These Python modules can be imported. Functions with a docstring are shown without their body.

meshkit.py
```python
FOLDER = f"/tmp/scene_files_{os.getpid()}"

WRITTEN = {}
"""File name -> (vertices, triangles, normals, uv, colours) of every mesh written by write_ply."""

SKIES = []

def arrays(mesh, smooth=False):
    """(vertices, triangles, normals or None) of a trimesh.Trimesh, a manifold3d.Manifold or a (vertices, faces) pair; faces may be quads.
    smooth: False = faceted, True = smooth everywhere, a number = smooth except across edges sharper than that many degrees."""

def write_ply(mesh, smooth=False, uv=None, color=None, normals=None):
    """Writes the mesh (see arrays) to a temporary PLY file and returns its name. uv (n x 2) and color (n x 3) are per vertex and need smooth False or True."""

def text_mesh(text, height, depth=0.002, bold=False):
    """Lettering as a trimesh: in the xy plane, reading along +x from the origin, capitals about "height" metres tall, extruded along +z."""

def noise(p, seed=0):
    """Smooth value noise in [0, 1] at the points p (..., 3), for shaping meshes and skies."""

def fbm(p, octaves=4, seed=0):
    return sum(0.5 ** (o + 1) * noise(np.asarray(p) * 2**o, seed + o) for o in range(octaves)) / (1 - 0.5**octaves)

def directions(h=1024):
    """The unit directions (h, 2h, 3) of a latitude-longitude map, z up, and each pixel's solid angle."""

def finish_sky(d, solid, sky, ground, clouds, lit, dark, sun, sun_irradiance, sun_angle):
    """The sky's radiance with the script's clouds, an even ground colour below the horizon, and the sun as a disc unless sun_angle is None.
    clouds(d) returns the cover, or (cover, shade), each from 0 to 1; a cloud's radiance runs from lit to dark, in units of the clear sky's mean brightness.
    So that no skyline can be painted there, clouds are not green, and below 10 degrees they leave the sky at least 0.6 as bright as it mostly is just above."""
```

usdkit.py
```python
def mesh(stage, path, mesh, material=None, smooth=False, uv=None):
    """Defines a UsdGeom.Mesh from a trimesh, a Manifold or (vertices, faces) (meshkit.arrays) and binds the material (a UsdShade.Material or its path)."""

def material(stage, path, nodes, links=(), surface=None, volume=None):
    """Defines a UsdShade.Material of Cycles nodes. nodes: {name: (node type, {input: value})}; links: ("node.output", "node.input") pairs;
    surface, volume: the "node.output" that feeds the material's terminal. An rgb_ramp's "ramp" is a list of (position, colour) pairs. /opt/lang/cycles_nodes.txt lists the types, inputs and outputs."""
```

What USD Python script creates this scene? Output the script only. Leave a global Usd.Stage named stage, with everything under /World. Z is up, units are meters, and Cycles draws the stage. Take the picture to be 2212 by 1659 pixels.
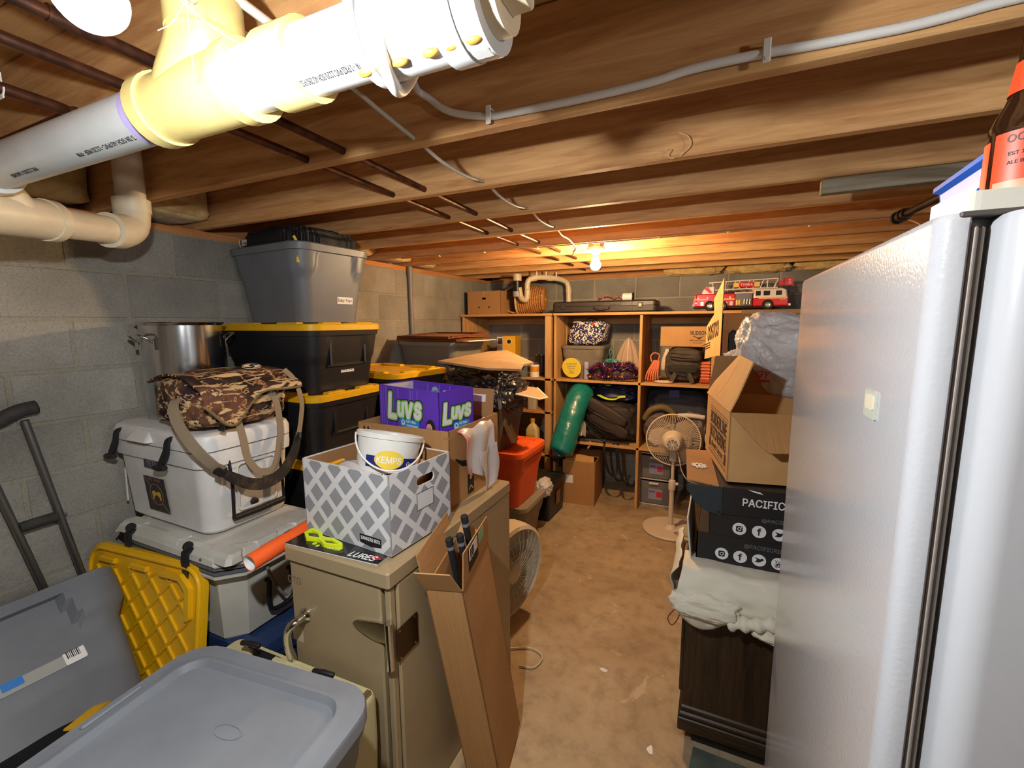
import math, random
import numpy as np
import trimesh, usdkit, meshkit
import shapely.geometry as sg
import shapely.affinity as sa
from shapely.ops import unary_union
from pxr import Usd, UsdGeom, Gf, Sdf, UsdShade, UsdLux, Vt

stage = Usd.Stage.CreateInMemory()
UsdGeom.Xform.Define(stage, '/World')
UsdGeom.Scope.Define(stage, '/World/Looks')

# ------------------------------------------------------------------ camera, exposure, lamp strengths
FPX, PITCH, ROLL, YAW = 965.86, 0.1359, -0.0068, 0.4315
cam = UsdGeom.Camera.Define(stage, '/World/camera')
cam.CreateHorizontalApertureAttr(36.0)
cam.CreateVerticalApertureAttr(36.0 * 1659 / 2212)
cam.CreateFocalLengthAttr(36.0 * FPX / 2212)
cam.CreateClippingRangeAttr(Gf.Vec2f(0.02, 100))
EXPOSURE = 0.0
cam.CreateExposureAttr(EXPOSURE)
_f0 = np.array([-math.sin(YAW), math.cos(YAW), 0]); _r0 = np.array([math.cos(YAW), math.sin(YAW), 0]); _z = np.array([0, 0, 1.0])
_fw = _f0 * math.cos(PITCH) - _z * math.sin(PITCH); _up = _f0 * math.sin(PITCH) + _z * math.cos(PITCH)
_rr = _r0 * math.cos(ROLL) + _up * math.sin(ROLL); _uu = _up * math.cos(ROLL) - _r0 * math.sin(ROLL)
cam.AddTransformOp().Set(Gf.Matrix4d(*_rr, 0, *_uu, 0, *(-_fw), 0, 0, 0, 1.66, 1))
BULB_NEAR = (-0.45, 0.21, 1.91)      # cool white bulb, upper left of the picture
BULB_SIDE = (1.30, 0.33, 2.02)       # a second cool bulb further right, outside the picture
BULB_FAR = (-0.735, 2.88, 2.02)      # warm bulb near the back wall
COOL, COOL_L = (0.95, 0.98, 1.0), 3300.0
SIDE_L = 430.0
WARM, WARM_L = (1.0, 0.66, 0.33), 1500.0

# ------------------------------------------------------------------ helpers: naming and prims
_used = {}
def _num(parent, name):
    k = (parent, name); n = _used.get(k, 0); _used[k] = n + 1
    return f'{parent}/{name}' if n == 0 else f'{parent}/{name}_{n:03d}'
def _data(prim, label=None, cat=None, group=None, kind=None):
    for k, v in (('label', label), ('category', cat), ('group', group), ('kind', kind)):
        if v: prim.SetCustomDataByKey(k, v)
def _mat4(M):
    M = np.asarray(M, float)
    return Gf.Matrix4d(*[float(x) for x in M.T.ravel()])
def pose(loc=(0, 0, 0), rz=0, ry=0, rx=0):
    M = trimesh.transformations.euler_matrix(math.radians(rx), math.radians(ry), math.radians(rz), 'sxyz'); M[:3, 3] = loc
    return M
def frame(o, ux, uy):
    ux = np.array(ux, float); ux /= np.linalg.norm(ux); uy = np.array(uy, float); uy -= ux * (uy @ ux); uy /= np.linalg.norm(uy)
    M = np.eye(4); M[:3, 0] = ux; M[:3, 1] = uy; M[:3, 2] = np.cross(ux, uy); M[:3, 3] = o
    return M
class Thing:
    def __init__(s, name, label, cat, loc=(0, 0, 0), rz=0, group=None, M=None, kind=None, ry=0, rx=0):
        s.path = _num('/World', name)
        s.x = UsdGeom.Xform.Define(stage, s.path)
        s.x.AddTransformOp().Set(_mat4(pose(loc, rz, ry, rx) if M is None else M))
        _data(s.x.GetPrim(), label, cat, group, kind); s.cat, s.group = cat, group
    def add(s, name, mesh, mat, smooth=False, label=None, parent=None, kind=None):
        p = _num(parent or s.path, name)
        m = usdkit.mesh(stage, p, mesh, mat, smooth=smooth); _data(m.GetPrim(), label, None, None, kind)
        return p
    def many(s, name, meshes, mat, smooth=False, label=None, parent=None):
        return [s.add(name, m, mat, smooth, label, parent) for m in meshes]
def solo(name, mesh, mat, label, cat=None, smooth=False, group=None, kind=None, M=None):
    p = _num('/World', name); m = usdkit.mesh(stage, p, mesh, mat, smooth=smooth)
    if M is not None: m.AddTransformOp().Set(_mat4(M))
    _data(m.GetPrim(), label, cat, group, kind); return p
def dup(src, label, loc=(0, 0, 0), rz=0, group=None, M=None):
    name = src.path.split('/')[-1]; name = name[:-4] if name[-4] == '_' and name[-3:].isdigit() else name
    p = _num('/World', name); x = UsdGeom.Xform.Define(stage, p)
    x.GetPrim().GetReferences().AddInternalReference(src.path)
    x.ClearXformOpOrder(); x.AddTransformOp().Set(_mat4(pose(loc, rz) if M is None else M))
    x.GetPrim().SetInstanceable(True); _data(x.GetPrim(), label, src.cat, group or src.group)
    return p

# ------------------------------------------------------------------ helpers: materials
def C(*c):
    if len(c) == 1: h = c[0].lstrip('#'); c = [int(h[i:i + 2], 16) for i in (0, 2, 4)]
    return tuple(((v / 255 + 0.055) / 1.055) ** 2.4 if v / 255 > 0.04045 else v / 255 / 12.92 for v in c)
_mats = {}
def mat(name, col, rough=0.5, metal=0.0, col2=None, scale=8.0, contrast=(0.35, 0.65), bump=0.0, bscale=60.0, stretch=(1, 1, 1), spec=0.5, coat=0.0,
        trans=0.0, alpha=1.0, rand=0.0, detail=6.0, sheen=0.0, world=False, bdist=0.003):
    """principled surface; col2 = second colour mixed in by object-space noise, rand = brightness change from object to object"""
    if name in _mats: return _mats[name]
    n = {'p': ('principled_bsdf', {'base_color': col, 'roughness': rough, 'metallic': metal, 'specular_ior_level': spec, 'coat_weight': coat,
                                   'transmission_weight': trans, 'alpha': alpha, 'sheen_weight': sheen})}
    L = []
    vec = None
    if col2 is not None or bump:
        if world: n['g'] = ('geometry', {}); vec = 'g.position'
        else: n['g'] = ('texture_coordinate', {}); vec = 'g.object'
        if tuple(stretch) != (1, 1, 1):
            n['mp'] = ('mapping', {'scale': stretch}); L.append((vec, 'mp.vector')); vec = 'mp.vector'
    last = None
    if col2 is not None:
        n['nz'] = ('noise_texture', {'scale': scale, 'detail': detail, 'roughness': 0.6})
        n['rp'] = ('rgb_ramp', {'ramp': [(0, col), (contrast[0], col), (contrast[1], col2), (1, col2)]})
        L += [(vec, 'nz.vector'), ('nz.fac', 'rp.fac')]; last = 'rp.color'
    if rand:
        n['oi'] = ('object_info', {}); n['mr'] = ('map_range', {'from_min': 0.0, 'from_max': 1.0, 'to_min': 1 - rand, 'to_max': 1 + rand})
        n['hs'] = ('hsv', {'color': col})
        L += [('oi.random', 'mr.value'), ('mr.result', 'hs.value')]
        if last: L.append((last, 'hs.color'))
        last = 'hs.color'
    if last: L.append((last, 'p.base_color'))
    if bump:
        n['bn'] = ('noise_texture', {'scale': bscale, 'detail': 4.0}); n['bp'] = ('bump', {'strength': bump, 'distance': bdist})
        L += [(vec, 'bn.vector'), ('bn.fac', 'bp.height'), ('bp.normal', 'p.normal')]
    m = usdkit.material(stage, f'/World/Looks/{name}', n, L, surface='p.BSDF'); _mats[name] = m
    return m
def wood(name, c1, c2, axis='x', fine=26.0, rough=0.65, rand=0.12, knots=True, coarse=1.0):
    """grain runs along the given axis of the object; knots are dark rings here and there"""
    st = {'x': (0.35, 4, 4), 'y': (4, 0.35, 4), 'z': (4, 4, 0.35)}[axis]
    kn = {'x': (1.2, 2.2, 2.2), 'y': (2.2, 1.2, 2.2), 'z': (2.2, 2.2, 1.2)}[axis]
    dk = tuple(v * 0.25 for v in c2)
    n = {'g': ('texture_coordinate', {}), 'oi': ('object_info', {}), 'sc': ('vector_math', {'math_type': 'scale', 'vector1': (37.0, 11.0, 5.0)}),
         'ad': ('vector_math', {'math_type': 'add'}),
         'mp': ('mapping', {'scale': st}), 'nz': ('noise_texture', {'scale': fine * 0.35 * coarse, 'detail': 5.0, 'roughness': 0.65, 'distortion': 0.6}),
         'rp': ('rgb_ramp', {'ramp': [(0.3, c1), (0.52, tuple((a + b) / 2 for a, b in zip(c1, c2))), (0.7, c2)]}),
         'p': ('principled_bsdf', {'roughness': rough, 'specular_ior_level': 0.3}),
         'mr': ('map_range', {'to_min': 1 - rand, 'to_max': 1 + rand}), 'hs': ('hsv', {}),
         'bp': ('bump', {'strength': 0.25, 'distance': 0.002})}
    L = [('g.object', 'ad.vector1'), ('oi.random', 'sc.scale'), ('sc.vector', 'ad.vector2'), ('ad.vector', 'mp.vector'), ('mp.vector', 'nz.vector'), ('nz.fac', 'rp.fac'),
         ('oi.random', 'mr.value'), ('mr.result', 'hs.value'), ('hs.color', 'p.base_color'), ('nz.fac', 'bp.height'), ('bp.normal', 'p.normal')]
    if knots:
        n.update({'km': ('mapping', {'scale': kn}), 'vo': ('voronoi_texture', {'scale': 1.4, 'randomness': 1.0}),
                  'kr': ('rgb_ramp', {'ramp': [(0.0, (1, 1, 1)), (0.045, (0.8, 0.8, 0.8)), (0.075, (0, 0, 0)), (1, (0, 0, 0))]}),
                  'kx': ('mix', {'color2': dk})})
        L += [('ad.vector', 'km.vector'), ('km.vector', 'vo.vector'), ('vo.distance', 'kr.fac'), ('kr.color', 'kx.fac'), ('rp.color', 'kx.color1'), ('kx.color', 'hs.color')]
    else: L.append(('rp.color', 'hs.color'))
    _mats[name] = usdkit.material(stage, f'/World/Looks/{name}', n, L, surface='p.BSDF'); return _mats[name]
def glow(name, col, strength):
    _mats[name] = usdkit.material(stage, f'/World/Looks/{name}', {'e': ('emission', {'color': col, 'strength': strength})}, [], surface='e.emission'); return _mats[name]

# ------------------------------------------------------------------ helpers: shapes
cat_ = trimesh.util.concatenate
def xf(m, M): m = m.copy(); m.apply_transform(M); return m
def mv(m, x=0, y=0, z=0): m = m.copy(); m.apply_translation((x, y, z)); return m
def hull(p): return trimesh.convex.convex_hull(np.asarray(p, float))
def cbox(sx, sy, sz, ch=0.003, at=(0, 0, 0), base=True):
    """box with chamfered edges; base: z runs from 0"""
    a, b, c = sx / 2, sy / 2, sz / 2; ch = min(ch, a * .9, b * .9, c * .9)
    if ch <= 0: m = trimesh.creation.box((sx, sy, sz))
    else:
        p = []
        for i in (-1, 1):
            for j in (-1, 1):
                for k in (-1, 1): p += [(i * (a - ch), j * b - j * ch * 0, k * (c - ch)), (i * a, j * (b - ch), k * (c - ch)), (i * (a - ch), j * (b - ch), k * c)]
        m = hull(p)
    m.apply_translation((at[0], at[1], at[2] + (c if base else 0))); return m
def rrect(w, d, r, n=6, m=1):
    """rounded rectangle, counter-clockwise, with m extra points on each straight side"""
    r = min(r, w / 2 * .999, d / 2 * .999); P = []
    cs = [(w / 2 - r, d / 2 - r, 0), (-w / 2 + r, d / 2 - r, 90), (-w / 2 + r, -d / 2 + r, 180), (w / 2 - r, -d / 2 + r, 270)]
    for i, (x, y, a0) in enumerate(cs):
        for t in np.linspace(0, 90, n): P.append((x + r * math.cos(math.radians(a0 + t)), y + r * math.sin(math.radians(a0 + t))))
        q = np.array(P[-1]); x2, y2, a2 = cs[(i + 1) % 4]; e = np.array((x2 + r * math.cos(math.radians(a2)), y2 + r * math.sin(math.radians(a2))))
        for t in range(1, m + 1): P.append(tuple(q + (e - q) * t / (m + 1)))
    return np.array(P)
def loft(rings, cap0=True, cap1=True, closed=False):
    R = np.array(rings, float); k, n, _ = R.shape; v = R.reshape(-1, 3); f = []
    i = np.arange(n); j = (i + 1) % n
    for a in range(k if closed else k - 1):
        b = (a + 1) % k
        f.append(np.stack([a * n + i, a * n + j, b * n + j], 1)); f.append(np.stack([a * n + i, b * n + j, b * n + i], 1))
    f = np.vstack(f)
    if not closed:
        for flag, a, flip in ((cap0, 0, True), (cap1, k - 1, False)):
            if flag:
                v = np.vstack([v, R[a].mean(0)]); c = len(v) - 1
                t = np.stack([a * n + i, a * n + j, np.full(n, c)], 1); f = np.vstack([f, t[:, ::-1] if flip else t])
    return trimesh.Trimesh(v, f, process=False)
def ring(w, d, r, z, n=6, m=1, off=(0, 0)): p = rrect(w, d, r, n, m); return np.c_[p[:, 0] + off[0], p[:, 1] + off[1], np.full(len(p), z)]
def lathe(prof, n=32, M=None, closed=False):
    p = np.array(prof, float); a = np.linspace(0, 2 * np.pi, n, endpoint=False)
    m = loft([np.c_[r * np.cos(a), r * np.sin(a), np.full(n, z)] for r, z in p], True, True, closed)
    return m if M is None else xf(m, M)
def _transport(P, closed=False, up=None):
    P = np.array(P, float); T = np.gradient(P, axis=0) if not closed else np.roll(P, -1, 0) - np.roll(P, 1, 0)
    T /= np.linalg.norm(T, axis=1, keepdims=True) + 1e-12
    u = np.array(up if up is not None else (0, 0, 1.0)); 
    if abs(T[0] @ u) > .95: u = np.array((1.0, 0, 0))
    A = []
    for t in T:
        if up is not None and abs(t @ np.array(up)) < .98: u = np.array(up, float)
        u = u - t * (t @ u); u /= np.linalg.norm(u) + 1e-12; A.append(u)
    A = np.array(A); return P, T, A, np.cross(T, A)
def sweep(P, r, n=8, closed=False, caps=True, sx=1.0, up=None):
    """tube along points; r number or per point"""
    P, T, A, B = _transport(P, closed, up); r = np.broadcast_to(r, (len(P),)); a = np.linspace(0, 2 * np.pi, n, endpoint=False)
    return loft([p + q * (np.cos(a)[:, None] * b * sx + np.sin(a)[:, None] * c) for p, q, b, c in zip(P, r, B, A)], caps and not closed, caps and not closed, closed)
def strap(P, w, t=0.002, up=None, closed=False):
    """flat ribbon along points: up = direction of the ribbon's thickness; w number or per point"""
    P, T, A, B = _transport(P, closed, up); w = np.broadcast_to(w, (len(P),))
    return loft([np.array([p + b * x * ww / 2 + a * y * t / 2 for x, y in ((1, 1), (-1, 1), (-1, -1), (1, -1))]) for p, a, b, ww in zip(P, A, B, w)], True, True, closed)
def curve(P, n=40):
    """smooth polyline through the points (Catmull-Rom)"""
    P = np.array(P, float); Q = np.vstack([2 * P[0] - P[1], P, 2 * P[-1] - P[-2]]); out = []
    k = max(2, n // (len(P) - 1))
    for i in range(1, len(Q) - 2):
        a, b, c, d = Q[i - 1:i + 3]
        for t in np.linspace(0, 1, k, endpoint=False): out.append(.5 * (2 * b + (c - a) * t + (2 * a - 5 * b + 4 * c - d) * t * t + (3 * b - a - 3 * c + d) * t ** 3))
    out.append(P[-1]); return np.array(out)
def arcpts(c, a, b, r, t0, t1, n=10): return [np.array(c) + r * (math.cos(math.radians(t)) * np.array(a, float) + math.sin(math.radians(t)) * np.array(b, float)) for t in np.linspace(t0, t1, n)]
def surf(fn, nu=20, nv=20, t=0.002):
    """thin sheet of real thickness over u, v in 0..1"""
    u, v = np.meshgrid(np.linspace(0, 1, nu), np.linspace(0, 1, nv), indexing='ij'); P = np.array([[fn(a, b) for a, b in zip(r, s)] for r, s in zip(u, v)], float)
    N = np.cross(np.gradient(P, axis=0), np.gradient(P, axis=1)); N /= np.linalg.norm(N, axis=2, keepdims=True) + 1e-12
    top, bot = (P + N * t / 2).reshape(-1, 3), (P - N * t / 2).reshape(-1, 3); n = nu * nv; f = []
    for i in range(nu - 1):
        for j in range(nv - 1):
            a, b, c, d = i * nv + j, (i + 1) * nv + j, (i + 1) * nv + j + 1, i * nv + j + 1
            f += [(a, b, c), (a, c, d), (n + a, n + c, n + b), (n + a, n + d, n + c)]
    e = [i * nv for i in range(nu)] + [(nu - 1) * nv + j for j in range(1, nv)] + [i * nv + nv - 1 for i in range(nu - 2, -1, -1)] + [j for j in range(nv - 2, 0, -1)]
    for a, b in zip(e, e[1:] + e[:1]): f += [(a, n + a, n + b), (a, n + b, b)]
    return trimesh.Trimesh(np.vstack([top, bot]), np.array(f), process=False)
def blob(rx, ry, rz, at=(0, 0, 0), amp=0.15, freq=3.0, seed=0, sub=4, e=1.0, flat=None, fold=0.0):
    """soft lumpy body; e<1 = boxier; flat = cut the underside level at that height; fold = fine creases"""
    m = trimesh.creation.icosphere(sub); v = np.array(m.vertices)
    s = np.sign(v) * np.abs(v) ** e; s /= (np.abs(s) ** (2 / e)).sum(1, keepdims=True) ** (e / 2)
    o = np.array((seed * 7.3, seed * 3.1, seed * 1.7))
    k = 1 + amp * fb(v * freq + o)
    if fold: k = k - fold * np.abs(fb(v * freq * 3.1 + o * 2))
    p = s * k[:, None] * np.array((rx, ry, rz))
    if flat is not None: p[:, 2] = np.where(p[:, 2] < flat - at[2], flat - at[2] + (p[:, 2] - flat + at[2]) * .03, p[:, 2])
    m = trimesh.Trimesh(p + np.array(at), m.faces, process=False); return m
def fb(p):
    return 2 * meshkit.fbm(np.atleast_2d(np.asarray(p, float))) - 1
def ext(poly, t, M=None):
    """polygon (shapely or points) extruded by t along +z of frame M"""
    if not hasattr(poly, 'geom_type'): poly = sg.Polygon(poly)
    ps = [g for g in (poly.geoms if hasattr(poly, 'geoms') else [poly]) if g.geom_type == 'Polygon' and g.area > 1e-9]
    m = cat_([trimesh.creation.extrude_polygon(g, t, engine='earcut') for g in ps]); return m if M is None else xf(m, M)
def rpoly(w, h, r=0.0, x=0, y=0):
    p = sg.box(x - w / 2, y - h / 2, x + w / 2, y + h / 2); return p.buffer(-r).buffer(r, 6) if r else p
def ell(w, h, x=0, y=0, n=20): return sa.translate(sa.scale(sg.Point(0, 0).buffer(1, n // 4), w / 2, h / 2), x, y)
def text(s, h, M, width=None, bold=False, depth=0.0006, center=False, slant=0.0, sy=1.0):
    m = meshkit.text_mesh(s, h, depth, bold); w = m.bounds[1][0]
    S = np.eye(4)
    if width: S[0, 0] = width / w
    S[1, 1] = sy; S[0, 1] = slant
    m.apply_transform(S)
    if center: m.apply_translation((-m.bounds[:, 0].mean(), -h * sy / 2, 0))
    return xf(m, M)
def openbox(w, d, h, t=0.004, holes=None, bottom=True):
    """carton without lid: four walls and a bottom; holes = {'+x': polygon in wall coordinates}"""
    holes = holes or {}; ms = []
    for key, o, ux, L in (('-y', (-w / 2, -d / 2, 0), (1, 0, 0), w), ('+x', (w / 2, -d / 2, 0), (0, 1, 0), d), ('+y', (w / 2, d / 2, 0), (-1, 0, 0), w), ('-x', (-w / 2, d / 2, 0), (0, -1, 0), d)):
        p = sg.box(0, 0, L, h)
        if key in holes: p = p.difference(holes[key])
        ms.append(xf(ext(p, t), frame(o, ux, (0, 0, 1)) @ pose((0, 0, -t))))
    if bottom: ms.append(cbox(w - 2 * t, d - 2 * t, t, 0))
    return cat_(ms)
def tote(w, d, h, tp=0.12, r=0.05, t=0.004, rim=0.014, bulge=0.009, zl=0.66, ends=True, sides=False, m=14, inner=True):
    """moulded storage tote: tapered rounded walls, upper band proud of the wall except at the handle cut-outs, rolled rim, hollow"""
    rows = []; zs = list(np.linspace(0, h * .90, 16)); base = rrect(1, 1, .12, 7, m)
    def rg(z, off, W=None):
        k = 1 - tp * (1 - z / h); ww, dd = w * k, d * k; p = rrect(ww, dd, r, 7, m)
        o = np.full(len(p), off) if np.ndim(off) == 0 else off
        q = np.sign(p) * 0; nrm = p / np.array((ww / 2, dd / 2)); nx = np.where(np.abs(nrm[:, 0]) > .97, np.sign(p[:, 0]), 0); ny = np.where(np.abs(nrm[:, 1]) > .97, np.sign(p[:, 1]), 0)
        corner = (np.abs(p[:, 0]) > ww / 2 - r) & (np.abs(p[:, 1]) > dd / 2 - r)
        cx = np.sign(p[:, 0]) * (ww / 2 - r); cy = np.sign(p[:, 1]) * (dd / 2 - r); v = np.c_[p[:, 0] - cx, p[:, 1] - cy]; v /= np.linalg.norm(v, axis=1, keepdims=True) + 1e-9
        N = np.where(corner[:, None], v, np.c_[np.where(np.abs(p[:, 0]) >= ww / 2 - 1e-6, np.sign(p[:, 0]), 0), np.where(np.abs(p[:, 1]) >= dd / 2 - 1e-6, np.sign(p[:, 1]), 0)])
        return np.c_[p + N * o[:, None], np.full(len(p), z)], p, ww, dd
    for z in zs:
        _, p, ww, dd = rg(z, 0.0); zline = np.full(len(p), zl * h)
        def cut(s, half): return zl * h + (0.95 * h - zl * h) * np.clip((.62 - np.abs(s) / half) / .12, 0, 1)
        if ends: e = np.abs(np.abs(p[:, 0]) - ww / 2) < 1e-6; zline[e] = cut(p[e, 1], dd / 2)
        if sides: e = np.abs(np.abs(p[:, 1]) - dd / 2) < 1e-6; zline[e] = cut(p[e, 0], ww / 2)
        off = bulge * np.clip((z - zline) / (0.05 * h) + .5, 0, 1)
        rows.append(rg(z, off)[0])
    for z, o in ((h * .90, bulge), (h * .905, rim + bulge * .4), (h * .985, rim + bulge * .4), (h, rim * .8), (h, -t)): rows.append(rg(z, o)[0])
    if inner:
        for z in (h * .9, h * .6, t): rows.append(rg(z, -t)[0])
    return loft(rows)
def flatlid(w, d, h=0.03, r=0.06, dish=0.006, band=0.05, lip=0.012):
    """snap-on lid: skirt, rounded edge, sunken panel with a raised ridge round it"""
    R = []
    for ww, z in ((0, 0), (0, h * .75), (-.006, h), (-band * 2 + .02, h), (-band * 2, h + .006), (-band * 2 - .02, h + .006), (-band * 2 - .035, h - dish), (-band * 2 - .10, h - dish)):
        R.append(ring(w + ww, d + ww, max(.01, r + ww / 2 * .6), z, 7, 3))
    return loft(R)

# ================================================================== the room
XL, YB, XR, YF, ZT = -2.39, 4.55, 2.6, -2.2, 2.093          # faces of the walls, top of the block work
ZJ = 2.129                                                   # underside of the joists
JY = lambda k: 1.031 + 0.4064 * (k - 1)                      # near face of joist k
M_conc = mat('concrete', C(176, 142, 104), 0.62, col2=C(120, 88, 58), scale=2.6, contrast=(0.38, 0.66), bump=0.25, bscale=45, world=True, detail=9)
# floor: trowelled concrete with pale paint-chip patches and rust-brown stains
nodes = {'g': ('geometry', {}), 'n1': ('noise_texture', {'scale': 1.7, 'detail': 9.0, 'roughness': 0.65, 'distortion': 0.8}), 'n2': ('noise_texture', {'scale': 11.0, 'detail': 6.0, 'roughness': 0.7}),
         'n3': ('noise_texture', {'scale': 5.0, 'detail': 3.0, 'distortion': 1.5}), 'vo': ('voronoi_texture', {'scale': 4.2}),
         'r1': ('rgb_ramp', {'ramp': [(0.25, C(126, 108, 84)), (0.45, C(166, 146, 116)), (0.62, C(178, 160, 130)), (0.8, C(146, 126, 98))]}),
         'r2': ('rgb_ramp', {'ramp': [(0.3, (0.72, 0.70, 0.66)), (0.5, (1, 1, 1)), (0.75, (1.12, 1.12, 1.1))]}),
         'r3': ('rgb_ramp', {'ramp': [(0.0, (0, 0, 0)), (0.66, (0, 0, 0)), (0.70, (0.55, 0.55, 0.55)), (1, (0.6, 0.6, 0.6))]}),
         'm1': ('mix', {'mix_type': 'multiply', 'fac': 1.0}), 'm2': ('mix', {'color2': C(206, 190, 160)}),
         'p': ('principled_bsdf', {'roughness': 0.55, 'specular_ior_level': 0.35}), 'bp': ('bump', {'strength': 0.3, 'distance': 0.004})}
M_floor = usdkit.material(stage, '/World/Looks/floor_concrete', nodes, [('g.position', 'n1.vector'), ('g.position', 'n2.vector'), ('g.position', 'n3.vector'), ('n1.fac', 'r1.fac'), ('n2.fac', 'r2.fac'), ('n3.fac', 'r3.fac'),
    ('r1.color', 'm1.color1'), ('r2.color', 'm1.color2'), ('m1.color', 'm2.color1'), ('r3.color', 'm2.fac'), ('m2.color', 'p.base_color'), ('n2.fac', 'bp.height'), ('bp.normal', 'p.normal')], surface='p.BSDF')
solo('floor', cbox(XR - XL + .6, YB - YF + .6, .12, 0, at=((XL + XR) / 2, (YB + YF) / 2, -.12)), M_floor, 'bare stained concrete basement floor', kind='structure')

def block_mat(name, a, b, c):
    nd = {'g': ('geometry', {}), 'n1': ('noise_texture', {'scale': 2.2, 'detail': 6.0}), 'n2': ('noise_texture', {'scale': 130.0, 'detail': 3.0, 'roughness': 0.8}), 'n3': ('noise_texture', {'scale': 9.0, 'detail': 5.0}),
          'r1': ('rgb_ramp', {'ramp': [(0.3, a), (0.5, b), (0.72, c)]}), 'r2': ('rgb_ramp', {'ramp': [(0.25, (0.68, 0.68, 0.68)), (0.5, (1, 1, 1)), (0.8, (1.22, 1.22, 1.2))]}), 'mp': ('mapping', {'scale': (1, 1, 1)}),
          'm1': ('mix', {'mix_type': 'multiply', 'fac': 1.0}), 'oi': ('object_info', {}), 'mr': ('map_range', {'to_min': 0.86, 'to_max': 1.14}), 'hs': ('hsv', {}),
          'p': ('principled_bsdf', {'roughness': 0.9, 'specular_ior_level': 0.2}), 'ad': ('math', {'math_type': 'add'}), 'bp': ('bump', {'strength': 0.5, 'distance': 0.004})}
    return usdkit.material(stage, f'/World/Looks/{name}', nd, [('g.position', 'n1.vector'), ('g.position', 'n2.vector'), ('g.position', 'n3.vector'), ('n1.fac', 'r1.fac'), ('n2.fac', 'r2.fac'), ('r1.color', 'm1.color1'), ('r2.color', 'm1.color2'),
        ('m1.color', 'hs.color'), ('oi.random', 'mr.value'), ('mr.result', 'hs.value'), ('hs.color', 'p.base_color'), ('n2.fac', 'ad.value1'), ('n3.fac', 'ad.value2'), ('ad.value', 'bp.height'), ('bp.normal', 'p.normal')], surface='p.BSDF')
M_block = block_mat('concrete_block', C(124, 121, 112), C(148, 145, 136), C(168, 164, 154))
M_mortar = block_mat('mortar', C(146, 141, 125), C(162, 157, 141), C(178, 172, 156))
BW, BH, MJ = 0.4064, 0.2032, 0.011
rng = random.Random(4)
def block_mesh(L, h, vert_y, at):
    """face of one block, slightly pillowed at the arris; vert_y: the face lies in the y-z plane, else in x-z"""
    j = rng.uniform(-.0012, .0015); c = .004; p = []
    for u, v in ((-1, -1), (1, -1), (1, 1), (-1, 1)):
        p += [(u * L / 2, v * h / 2, -.02), (u * L / 2, v * h / 2, -.003), (u * (L / 2 - c), v * (h / 2 - c), .003 + j)]
    m = hull(p)
    R = frame(at, (0, 1, 0), (0, 0, 1)) if vert_y else frame(at, (1, 0, 0), (0, 0, 1))
    return xf(m, R)
def block_wall(name, label, base, axis, lo, hi, plane, first):
    w = Thing(name, label, 'wall', kind='structure'); w.add('mortar', base, M_mortar)
    for k in range(11):
        z1 = ZT - BH * k; z0 = max(z1 - BH, 0.0)
        if z1 - z0 < .03: continue
        s = first + (BW / 2 if k % 2 else 0); s -= BW * math.ceil((s - lo) / BW)
        while s < hi:
            a, b = max(s, lo), min(s + BW, hi); s += BW
            if b - a < .05: continue
            L, h = b - a - MJ, z1 - z0 - MJ; mid, zc = (a + b) / 2, (z0 + z1) / 2
            w.add('block', block_mesh(L, h, axis == 'y', (plane, mid, zc) if axis == 'y' else (mid, plane, zc)), M_block)
    return w
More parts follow.
